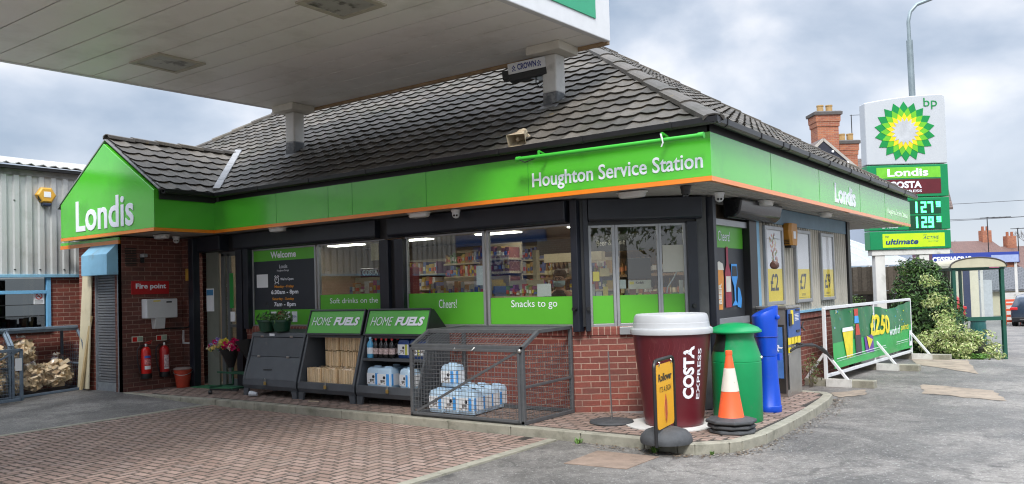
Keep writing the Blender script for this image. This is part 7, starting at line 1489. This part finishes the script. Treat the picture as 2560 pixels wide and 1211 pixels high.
def car(x, y, rz, paint, label, g):
    t = thing('parked_car', label, 'car', (x, y, g), rz, local=True); hw = .92
    prof = lambda xx: 0
    # stations along the car (front = +y): y, floor z, belt z, roof z, half width at belt, at roof
    stn = [(-2.22, .48, .80, .95, .80, .62), (-2.18, .34, .92, 1.15, .88, .66), (-2.02, .26, 1.00, 1.52, .92, .66), (-1.7, .24, 1.02, 1.64, .93, .68), (-.6, .22, 1.0, 1.68, .93, .70), (.3, .22, .98, 1.62, .93, .69), (.95, .22, .97, 1.12, .93, .78), (1.7, .24, .92, 1.00, .91, .74), (2.1, .30, .82, .88, .84, .66), (2.2, .42, .70, .75, .72, .6)]
    rings = []
    for (yy, zf, zb, zr_, wb, wr) in stn: rings.append([Vector((-wb*.93, yy, zf)), Vector((-wb, yy, zf+.25)), Vector((-wb, yy, zb)), Vector((-wr, yy, zr_-.04)), Vector((-wr*.7, yy, zr_)), Vector((wr*.7, yy, zr_)), Vector((wr, yy, zr_-.04)), Vector((wb, yy, zb)), Vector((wb, yy, zf+.25)), Vector((wb*.93, yy, zf))])
    MB().loft(rings).build('car_body', paint, t, bevel=.03, smooth=True)
    DG = M('car_glass', (.02, .025, .03), .05, var=0); 
    MB().add([(-.60, -2.125, 1.10), (.60, -2.125, 1.10), (.55, -2.015, 1.50), (-.55, -2.015, 1.50)], [(0, 1, 2, 3)]).build('rear_window', DG, t, recalc=False)
    for s in (-1, 1):
        MB().prism([(s*.935, -1.55, 1.06), (s*.94, .75, 1.03), (s*.735, .25, 1.55), (s*.73, -1.45, 1.57)], (s*.006, 0, 0)).build('side_window', DG, t)
        MB().box((s*.58, -2.25, .88), (s*.92, -2.02, 1.02)).build('tail_light', M('tail_red', (.55, .02, .02), .2, var=0), t, bevel=.03)
        for yy in (-1.35, 1.35):
            w_ = MB(); w_.lathe([(.22, -.11), (.33, -.11), (.345, -.08), (.345, .08), (.33, .11), (.22, .11)], (0, 0, 0), 22); w_.v = [Vector((s*.84+p.z, yy+p.x, .345+p.y)) for p in w_.v]; wo = w_.build('wheel', M('tyre', (.015, .015, .015), .8), t, smooth=True)
            w_ = MB(); w_.lathe([(1e-4, .07), (.2, .09), (.22, .115)], (0, 0, 0), 16); w_.v = [Vector((s*(.84+p.z), yy+p.x, .345+p.y)) for p in w_.v]; w_.build('wheel_rim', STEEL, wo)
        MB().box((s*.93, .62, 1.0), (s*1.10, .78, 1.16)).build('door_mirror', BLACK, t, bevel=.03)
    MB().box((-.85, -2.26, .30), (.85, -2.10, .52)).build('rear_bumper', BLACK, t, bevel=.04); MB().box((-.26, -2.262, .60), (.26, -2.235, .72)).build('number_plate', M('plate_yellow2', (.65, .5, .05), .5), t); MB().box((-.5, -2.268, .40), (.5, -2.255, .43)).build('chrome_strip', STEEL, t)
car(.22, 43.1, R(-4), M('car_blue_grey', (.035, .055, .085), .25, metal=.4, var=0, coat=.6), 'dark blue-grey parked car at the right edge of the picture', -1.12)
car(-4.6, 40.2, R(36), M('car_red', (.5, .02, .02), .25, var=0, coat=.6), 'red car glimpsed through the glass of the bus shelter', -.98)
def bare_tree(x, y, z, h, seed, label):
    rr = random.Random(seed); t = thing('bare_tree', label, 'tree', (x, y, z), group='leafless trees on the skyline'); tr = MB(); cr_ = MB()
    tr.tube([(x, y, z), (x, y, z+h*.45)], [h*.022, h*.014], 7)
    def grow(p, d, L_, r_, dep):
        q = p+d*L_; (cr_ if dep < 6 else tr).tube([p, q], [r_, r_*.7], 5 if dep > 3 else 3, cap=False)
        if dep <= 0: return
        for k in range(3 if dep > 1 else 4):
            nd = (d+Vector((rr.uniform(-1, 1), rr.uniform(-1, 1), rr.uniform(-.35, .65)))*.75).normalized(); grow(q, nd, L_*rr.uniform(.62, .85), r_*.62, dep-1)
    grow(Vector((x, y, z+h*.42)), Vector((0, 0, 1)), h*.16, h*.012, 5); TW = M('twigs', (.12, .09, .075), .9); tr.build('trunk', MATS['bark'], t); cr_.build('crown', TW, t, recalc=False)
bare_tree(-11.0, 97, -1.6, 8.0, 3, 'leafless tree on the skyline just right of the price sign'); bare_tree(-3.2, 99, -1.6, 8.5, 5, 'leafless tree on the skyline at the right edge')
t = thing('green_tree', 'fresh green bush beside the far house at the right edge', 'tree', (-.6, 70, -1.4)); b = MB(); lump(b, (.2, 70, .2), 2.2, 2.2, 1.5, 1600, .3, [(.12, .19, .04), (.16, .24, .06), (.09, .15, .03)], 12); b.build('crown', LEAF, t, recalc=False); MB().tube([(.2, 70, -1.5), (.2, 70, .3)], .12, 7).build('trunk', MATS['bark'], t)
WIRE = M('wire_dark', (.06, .06, .065), .6)
for k, (a, c, l) in enumerate((((-18, 58, 7.3), (14, 60, 6.9), 'uppermost overhead wire crossing the sky right of the price sign'), ((-18, 58, 6.2), (14, 62, 5.85), 'middle overhead wire crossing the sky right of the price sign'), ((-18, 58, 5.9), (14, 62, 6.1), 'lowest overhead wire crossing the sky right of the price sign'))):
    a, c = Vector(a), Vector(c); MB().tube([a.lerp(c, i/12)-Vector((0, 0, .35*math.sin(math.pi*i/12))) for i in range(13)], .018, 5).build('overhead_wire', WIRE, label=l, cat='wire', group='overhead wires', loc=a)
for (x, y) in ((-18, 58), (14, 61)): MB().tube([(x, y, -1.6), (x, y, 7.4)], [.14, .09], 8).build('utility_pole', MATS['bark'], label='dark timber pole carrying wires, %s' % ('hidden behind the house' if x < 0 else 'beyond the right edge'), cat='pole', loc=(x, y, -1.6))

# ================================================================ ACROSS THE FORECOURT (seen only as a reflection in the shop windows)
t = thing('testing_garage', 'garage with blue MOT sign and dark ribbed walls, mirrored in the shop windows', 'building', (-20, -15.5, 0)); FY = -15.0
seg(MB(), (-9.5, FY), (-18.3, FY), .3, -.2, 5.2).build('brick_wall', BRICK_PALE, t, uv=True)
cladding('dark_cladding', Vector((-18.3, FY, 0)), Vector((-1, 0, 0)), Vector((0, 1, 0)), 0, 24, -.2, 6.2, .5, .06, M('dark_cladding', (.13, .135, .14), .5, var=.08), t)
MB().box((-42, FY-5, 6.2), (-9, FY+.1, 6.35)).build('roof', SLATE, t, uv=True); MB().box((-42, FY-5, 5.2), (-9.5, FY-.31, 6.2)).build('gable', M('gable_grey', (.1, .1, .1), .6), t)
MS = MB().box((-15.85, FY+.01, 1.45), (-13.5, FY+.08, 3.15)).build('sign_board', M('mot_blue', (.015, .07, .30), .4, var=.05), t); text('MOT', (-14.2, FY+.085, 2.45), (-1, 0, 0), (0, 0, 1), .95, .42, LETTER, MS, 'lettering', .04); text('TESTING STATION', (-13.75, FY+.085, 2.1), (-1, 0, 0), (0, 0, 1), 1.8, .14, LETTER, MS, 'lettering')
MB().box((-16.9, FY+.01, 3.2), (-12.6, FY+.15, 3.62)).build('fascia_sign', M('mot_fascia_blue', (.04, .12, .33), .4, var=.05), t)
for x in (-13.95, -15.4): b = MB(); [b.tube([(x+.22*math.cos(a+R(90)), FY+.085, 2.62+dz+.18*math.sin(a+R(90))) for a in (0, 2.09, 4.19, 6.28)], .015, 4) for dz in (0, -.22)]; b.build('triangle_emblem', LETTER, MS)
MB().tube([(-23, FY+.12, 0), (-23, FY+.12, 4.2), (-23.3, FY+.12, 4.35), (-23.5, FY+.12, 4.2)], .09, 10).build('flue_pipe', GALV, t, smooth=True)

def street_tree(x, y, h, seed, label):
    rr = random.Random(seed); t = thing('street_tree', label, 'tree', (x, y, -.1), group='trees across the road'); b = MB()
    lump(b, (x, y, h*.62), h*.42, h*.42, h*.36, 2200, .34, IV+[(.10, .17, .04)], 14, rr, .4); b.build('crown', LEAF, t, recalc=False); MB().tube([(x, y, -.1), (x+.1, y, h*.3), (x, y+.1, h*.6)], [.22, .16, .08], 9).build('trunk', MATS['bark'], t)
for k, (x, y, h) in enumerate(((9.5, -15.5, 7.5), (14.5, -18.5, 9), (20, -16, 8), (5, -19, 8.5))): street_tree(x, y, h, k, 'leafy tree across the road, mirrored in the corner window, %s' % ['second from left', 'tallest', 'right end', 'left end'][k])
# ================================================================ INSIDE THE SHOP
def packets(b, x0, x1, y0, y1, z, hmin, hmax, wmin, wmax, cols, rr):
    x = x0
    while x < x1:
        w = rr.uniform(wmin, wmax); h = rr.uniform(hmin, hmax); c = tuple(.68*q_+.32*g_ for q_, g_ in zip(pick(cols, .2), (.26, .22, .17))); b.box((x, y0+rr.uniform(0, .03), z), (min(x1, x+w*.94), y1, z+h), 0, c)
        b.box((x+w*.15, y0-.004+rr.uniform(0, .002), z+h*.25), (min(x1, x+w*.75), y0+.03, z+h*.6), 0, pick([(.7, .68, .6), (.6, .1, .06), (.65, .5, .06), (.08, .15, .4)], .2)); x += w
MIX = [(.55, .05, .03), (.65, .45, .04), (.05, .12, .42), (.55, .3, .06), (.60, .57, .5), (.1, .28, .08), (.3, .05, .25), (.4, .2, .08), (.7, .7, .68)]
def shelf_unit(name, label, x0, x1, y0, y1, zs, cols, hh, ww, seed, frame=CREAMW):
    rr = random.Random(seed); t = thing(name, label, 'shelf', ((x0+x1)/2, (y0+y1)/2, 0)); b = MB()
    for z in zs: b.box((x0, y0, z-.03), (x1, y1, z))
    b.box((x0, y1-.03, 0), (x1, y1, zs[-1]+hh[1]+.05)); b.build('shelf_boards', frame, t)
    g = MB()
    for z in zs: packets(g, x0+.02, x1-.02, y0+.02, y1-.05, z+.001, hh[0], hh[1], ww[0], ww[1], cols, rr)
    g.build('goods', ANY, t, kind='stuff'); return t
shelf_unit('snack_display', 'low display of snack packets just inside the cheers window', -4.78, -3.55, .85, 1.25, (.9, 1.22, 1.44), [(.6, .6, .62), (.05, .12, .42), (.62, .45, .05), (.7, .68, .62), (.5, .2, .05), (.08, .2, .5)], (.14, .24), (.03, .08), 1)
shelf_unit('crisp_rack', 'tall rack of red crisp packets inside the cheers window', -4.35, -3.75, 1.5, 1.85, (1.35, 1.58, 1.80, 2.0), [(.30, .05, .03), (.25, .06, .03), (.45, .28, .04), (.2, .03, .02)], (.13, .19), (.04, .09), 2)
shelf_unit('grocery_shelf', 'long cream grocery shelving along the back of the shop', -7.4, -3.6, 4.3, 4.75, (.5, .9, 1.28, 1.55, 1.82, 2.08), MIX, (.12, .22), (.03, .09), 3)
shelf_unit('grocery_shelf', 'cream grocery shelving behind the snacks window', -3.45, -2.75, 2.6, 3.0, (.9, 1.25, 1.5, 1.74), MIX, (.12, .2), (.03, .07), 4)
shelf_unit('confectionery_stand', 'small stand of leaflets and boxes on the window ledge by the coffee machine', -6.35, -5.4, .75, .95, (1.30, 1.535), [(.65, .25, .05), (.5, .08, .3), (.1, .4, .55), (.75, .74, .72), (.6, .5, .3)], (.10, .20), (.06, .12), 5)
def bottle_shelf():
    t = thing('bottle_shelf', 'shelves of dark bottles and tins seen through the corner window', 'shelf', (-3.2, 3.8, 0)); b = MB(); rr = random.Random(11); g = MB()
    for z in (1.0, 1.36, 1.72): b.box((-4.6, 3.6, z-.04), (-1.4, 4.0, z))
    b.box((-4.6, 4.0, .5), (-1.4, 4.05, 2.35)); b.build('shelf_boards', M('shelf_wood', (.28, .17, .09), .6, var=.1), t)
    for z in (1.0, 1.36, 1.72):
        x = -4.55
        while x < -1.45:
            c = rr.choice([(.02, .02, .015), (.03, .05, .02), (.25, .12, .03), (.06, .02, .02), (.45, .30, .08)]); r_ = .035; h = .27+rr.uniform(-.03, .03); g.lathe([(r_, 0), (r_, h*.6), (r_*.35, h*.78), (r_*.35, h)], (x, 3.7+rr.uniform(0, .05), z), 8, col=pick([c], .2)); g.lathe([(r_*1.03, h*.2), (r_*1.03, h*.48)], (x, 3.7, z), 8, col=pick([(.7, .62, .4), (.65, .6, .55), (.55, .2, .08)], .2), cap=False); x += .082
    g.build('goods', ANY, t, kind='stuff')
    hb_ = MB().box((-4.6, 3.5, 2.10), (-1.5, 3.56, 2.36)).build('shelf_header', BLACK, t); text('Beer & Wine', (-3.42, 3.497, 2.20), (1, 0, 0), (0, 0, 1), .52, .09, M('header_grey', (.2, .19, .17), .5), hb_, 'lettering')
bottle_shelf()
t = thing('sales_counter', 'shop counter below the corner windows with stickers and small displays', 'counter', (-1.8, 1.5, 0))
b = MB(); b.prism([(-3.2, 1.85, .1), (-1.75, 1.85, .1), (-1.1, 2.4, .1), (-1.1, 2.9, .1), (-3.2, 2.3, .1)], (0, 0, .9)); b.build('counter_block', M('counter_grey', (.2, .2, .2), .5), t)
b = MB(); rr = random.Random(21)
for k in range(15):
    p = A_+CD*(.25+k*.085)-CN*(.12+rr.uniform(0, .06)); h = rr.uniform(.06, .26); b.obox(p+Vector((0, 0, 1.42+h/2-.05)), CD*rr.uniform(.02, .04), CN*.015, (0, 0, h/2), 0, pick([(.62, .6, .52), (.55, .42, .06), (.1, .25, .1), (.45, .12, .06), (.3, .3, .3)], .25))
b.build('counter_displays', ANY, t)
def on_chamfer(name, label, cat, s0, s1, z0, z1, dp, mat):
    return wbox(MB(), A_, CD, CN, s0, s1, -dp-.05, -dp, z0, z1).build(name, mat, None, bevel=.004, label=label, cat=cat, loc=A_+CD*(s0+s1)/2)
kb_ = on_chamfer('film_box', 'cream shelf-edge box printed Kodak in the night hatch window', 'box', .70, .98, 1.49, 1.60, .09, M('box_cream', (.62, .58, .46), .5)); WLOC[kb_.name] = Vector(kb_.location)
text('Kodak', A_+CD*.79-CN*.088+Vector((0, 0, 1.555)), CD, (0, 0, 1), .10, .03, BLACK, kb_, 'lettering', .02, depth=.002); wbox(MB(), A_, CD, CN, .715, .765, -.0885, -.087, 1.55, 1.585).build('yellow_logo', YELLOW, kb_)
on_chamfer('till_screen', 'back of a large black till screen in the night hatch window', 'screen', .70, 1.0, 1.62, 1.88, .22, BLACK); o = on_chamfer('yellow_sticker', 'round yellow sticker on the left corner pane', 'sticker', .26, .34, 1.60, 1.72, .046, YELLOW)
o = on_chamfer('white_notice', 'white notice sheet low in the night hatch window', 'notice', .585, .665, 1.50, 1.61, .05, PAPER)
wbox(MB(), A_, CD, CN, .35, .47, -.12, -.10, 1.66, 1.76).build('price_card', M('card_buff', (.6, .45, .22), .6), label='buff card notice behind the left corner pane', cat='card', loc=A_)
MB().tube([A_+CD*1.30-CN*.1+Vector((0, 0, 1.69)), A_+CD*1.25-CN*.1+Vector((0, 0, 1.60)), A_+CD*1.18-CN*.1+Vector((0, 0, 1.50)), A_+CD*1.17-CN*.1+Vector((0, 0, 1.43))], .008, 6).build('white_cable', WHITE, label='white cable hanging below the cream board in the corner window', cat='cable', loc=A_)
t = thing('coffee_machine', 'maroon COSTA coffee machine inside the soft drinks window', 'machine', (-6.0, 1.15, .9)); MB().box((-6.30, .98, .9), (-5.5, 1.5, 1.93)).build('machine_body', MARO, t, bevel=.02); text('COSTA', (-6.24, .978, 1.82), (1, 0, 0), (0, 0, 1), .34, .085, LETTER, t, 'lettering', .03); text('EXPRESS', (-6.24, .978, 1.74), (1, 0, 0), (0, 0, 1), .30, .04, LETTER, t, 'lettering'); b = MB(); b.box((-6.3, .97, 1.3), (-5.5, .985, 1.6)); b.build('dispensing_bay', BLACK, t)
b = MB(); b.box((-2.92, .90, 1.2), (-2.86, .98, 2.05)); b.box((-3.6, 2.2, 1.92), (-2.6, 2.3, 2.05)); b.build('cream_pillar', M('pillar_cream', (.55, .47, .32), .6), label='cream shelf upright and beam behind the snacks window', cat='shelf frame', loc=(-2.9, .95, 1.2))
shelf_unit('till_display', 'counter display of small sweets below the snacks window notice', -3.28, -2.75, .72, .9, (1.2, 1.44), MIX, (.05, .16), (.025, .06), 31)
shelf_unit('drinks_shelf', 'shelving of tins and boxes right at the back corner of the shop', -9.0, -7.5, 4.2, 4.7, (.5, .9, 1.3, 1.6, 1.9), MIX, (.14, .26), (.05, .1), 32)
# --- the person in the window
def person():
    hx, hy, hz = -2.83, 1.42, 1.655; face = Vector((3.3-hx, -8.2-hy, 0)).normalized(); face = Vector((face.x-.35, face.y, 0)).normalized(); side = Vector((0, 0, 1)).cross(face)
    t = thing('person', 'person with dark hair, glasses and a pale face mask standing behind the window', 'person', (hx, hy, 0))
    q = lambda s, f, z: Vector((hx, hy, 0))+side*s+face*f+Vector((0, 0, z))
    V = [q(0, -.02, .92), q(0, -.02, 1.10), q(0, -.02, 1.28), q(0, -.01, 1.42), q(0, .0, 1.50), q(0, .01, 1.56), q(0, .015, 1.64), q(0, .01, 1.72)]; Rr = [(.17, .13), (.16, .12), (.18, .13), (.15, .11), (.062, .06), (.06, .065), (.078, .098), (.072, .09)]
    E_ = [(i, i+1) for i in range(7)]
    for s in (-1, 1):
        n = len(V); V += [q(s*.19, -.02, 1.41), q(s*.24, .0, 1.16), q(s*.20, .17, 1.02), q(s*.15, .24, 1.02)]; Rr += [(.07, .07), (.055, .055), (.042, .042), (.032, .022)]; E_ += [(3, n), (n, n+1), (n+1, n+2), (n+2, n+3)]
        for k in range(5):
            m0 = len(V); a = -.03+.015*k; V += [q(s*(.13+a*.6), .29, 1.02-.004*abs(k-2)), q(s*(.12+a*.7), .33-.006*abs(k-2), 1.0)]; Rr += [(.010, .010), (.008, .008)]; E_ += [(n+3, m0), (m0, m0+1)]
        n2 = len(V); V += [q(s*.10, -.02, .85), q(s*.11, .0, .48), q(s*.11, -.02, .08), q(s*.11, .10, .04)]; Rr += [(.09, .095), (.065, .07), (.045, .05), (.04, .035)]; E_ += [(0, n2), (n2, n2+1), (n2+1, n2+2), (n2+2, n2+3)]
    me = bpy.data.meshes.new('body'); off = WLOC[t.name]; me.from_pydata([v-off for v in V], E_, []); o = bpy.data.objects.new('body', me); COL.objects.link(o); o.parent = t; WLOC[o.name] = off
    bm = bmesh.new(); bm.from_mesh(me); ly = bm.verts.layers.skin.verify()
    for v, r_ in zip(bm.verts, Rr): v[ly].radius = r_
    bm.verts.ensure_lookup_table(); bm.verts[0][ly].use_root = True; bm.to_mesh(me); bm.free()
    o.modifiers.new('skin', 'SKIN'); sb_ = o.modifiers.new('smooth', 'SUBSURF'); sb_.levels = 1; sb_.render_levels = 2; me.materials.append(M('skin', (.42, .23, .16), .5, var=.05))
    bm_ = bpy.data.meshes.new_from_object(o.evaluated_get(bpy.context.evaluated_depsgraph_get()))
    J = M('jacket', (.02, .022, .028), .8, var=.1)
    b = MB()   # jacket: rings round the torso and sleeves
    def rg(z, w, dp, f=0): return [q(w*math.cos(a), f+dp*math.sin(a), z) for a in [2*math.pi*i/20 for i in range(20)]]
    b.loft([rg(.88, .20, .15, -.02), rg(1.1, .19, .145, -.02), rg(1.3, .215, .15, -.02), rg(1.41, .20, .13, -.015), rg(1.47, .11, .09, -.005), rg(1.50, .075, .075, 0)])
    for s in (-1, 1): b.tube([q(s*.17, -.02, 1.41), q(s*.235, -.01, 1.28), q(s*.245, .0, 1.15), q(s*.205, .16, 1.03)], [.078, .072, .065, .05], 12)
    b.build('jacket', J, t, smooth=True)
    b = MB()
    for s in (-1, 1): b.tube([q(s*.10, -.02, .92), q(s*.11, .0, .48), q(s*.11, -.02, .06)], [.11, .085, .065], 12)
    b.build('trousers', M('trousers', (.03, .032, .04), .8), t, smooth=True)
    b = MB(); b.loft([[q(.088*f*math.cos(a), -.015+.108*f*math.sin(a)-(.0 if z > 1.70 else .03), z) for a in [2*math.pi*i/18 for i in range(18)]] for z, f in ((1.66, .82), (1.705, 1.0), (1.75, .99), (1.785, .75), (1.80, .3))]); b.build('hair', M('hair_dark', (.035, .02, .013), .7, var=.3, vs=40), t, smooth=True)
    b = MB(); b.sphere(q(0, .108, 1.645), .016, 10, sc=(1, 1, 1.4)); [b.sphere(q(s*.083, -.005, 1.645), .018, 8, sc=(.6, 1, 1.5)) for s in (-1, 1)]; b.build('nose_and_ears', MATS['skin'], t, smooth=True)
    b = MB()
    for s in (-1, 1): b.sphere(q(s*.033, .088, 1.665), .010, 8); b.box(q(s*.033, .088, 1.66)-Vector((.001, .001, .001)), q(s*.033, .088, 1.66)+Vector((.001, .001, .001)))
    b.build('eyes', M('eye_dark', (.03, .02, .015), .3), t)
    b = MB(); [b.tube([q(s*.036+.028*math.cos(a), .108-.004*abs(math.cos(a)), 1.662+.02*math.sin(a)) for a in [2*math.pi*i/12 for i in range(13)]], .0035, 5) for s in (-1, 1)]; b.tube([q(-.01, .115, 1.668), q(.01, .115, 1.668)], .0035, 5); [b.tube([q(s*.064, .104, 1.665), q(s*.085, .0, 1.67)], .003, 5) for s in (-1, 1)]; b.build('glasses', BLACK, t)
    b = MB(); b.loft([[q(w*math.cos(a), f+dp*max(0, math.sin(a)), z) for a in [math.pi*i/12 for i in range(13)]] for z, w, dp, f in ((1.545, .05, .07, .02), (1.575, .078, .10, .012), (1.605, .084, .115, .01), (1.632, .082, .10, .01))], cap=False); b.build('face_mask', M('mask_blue', (.42, .60, .66), .8), t, recalc=False, smooth=True)
person()
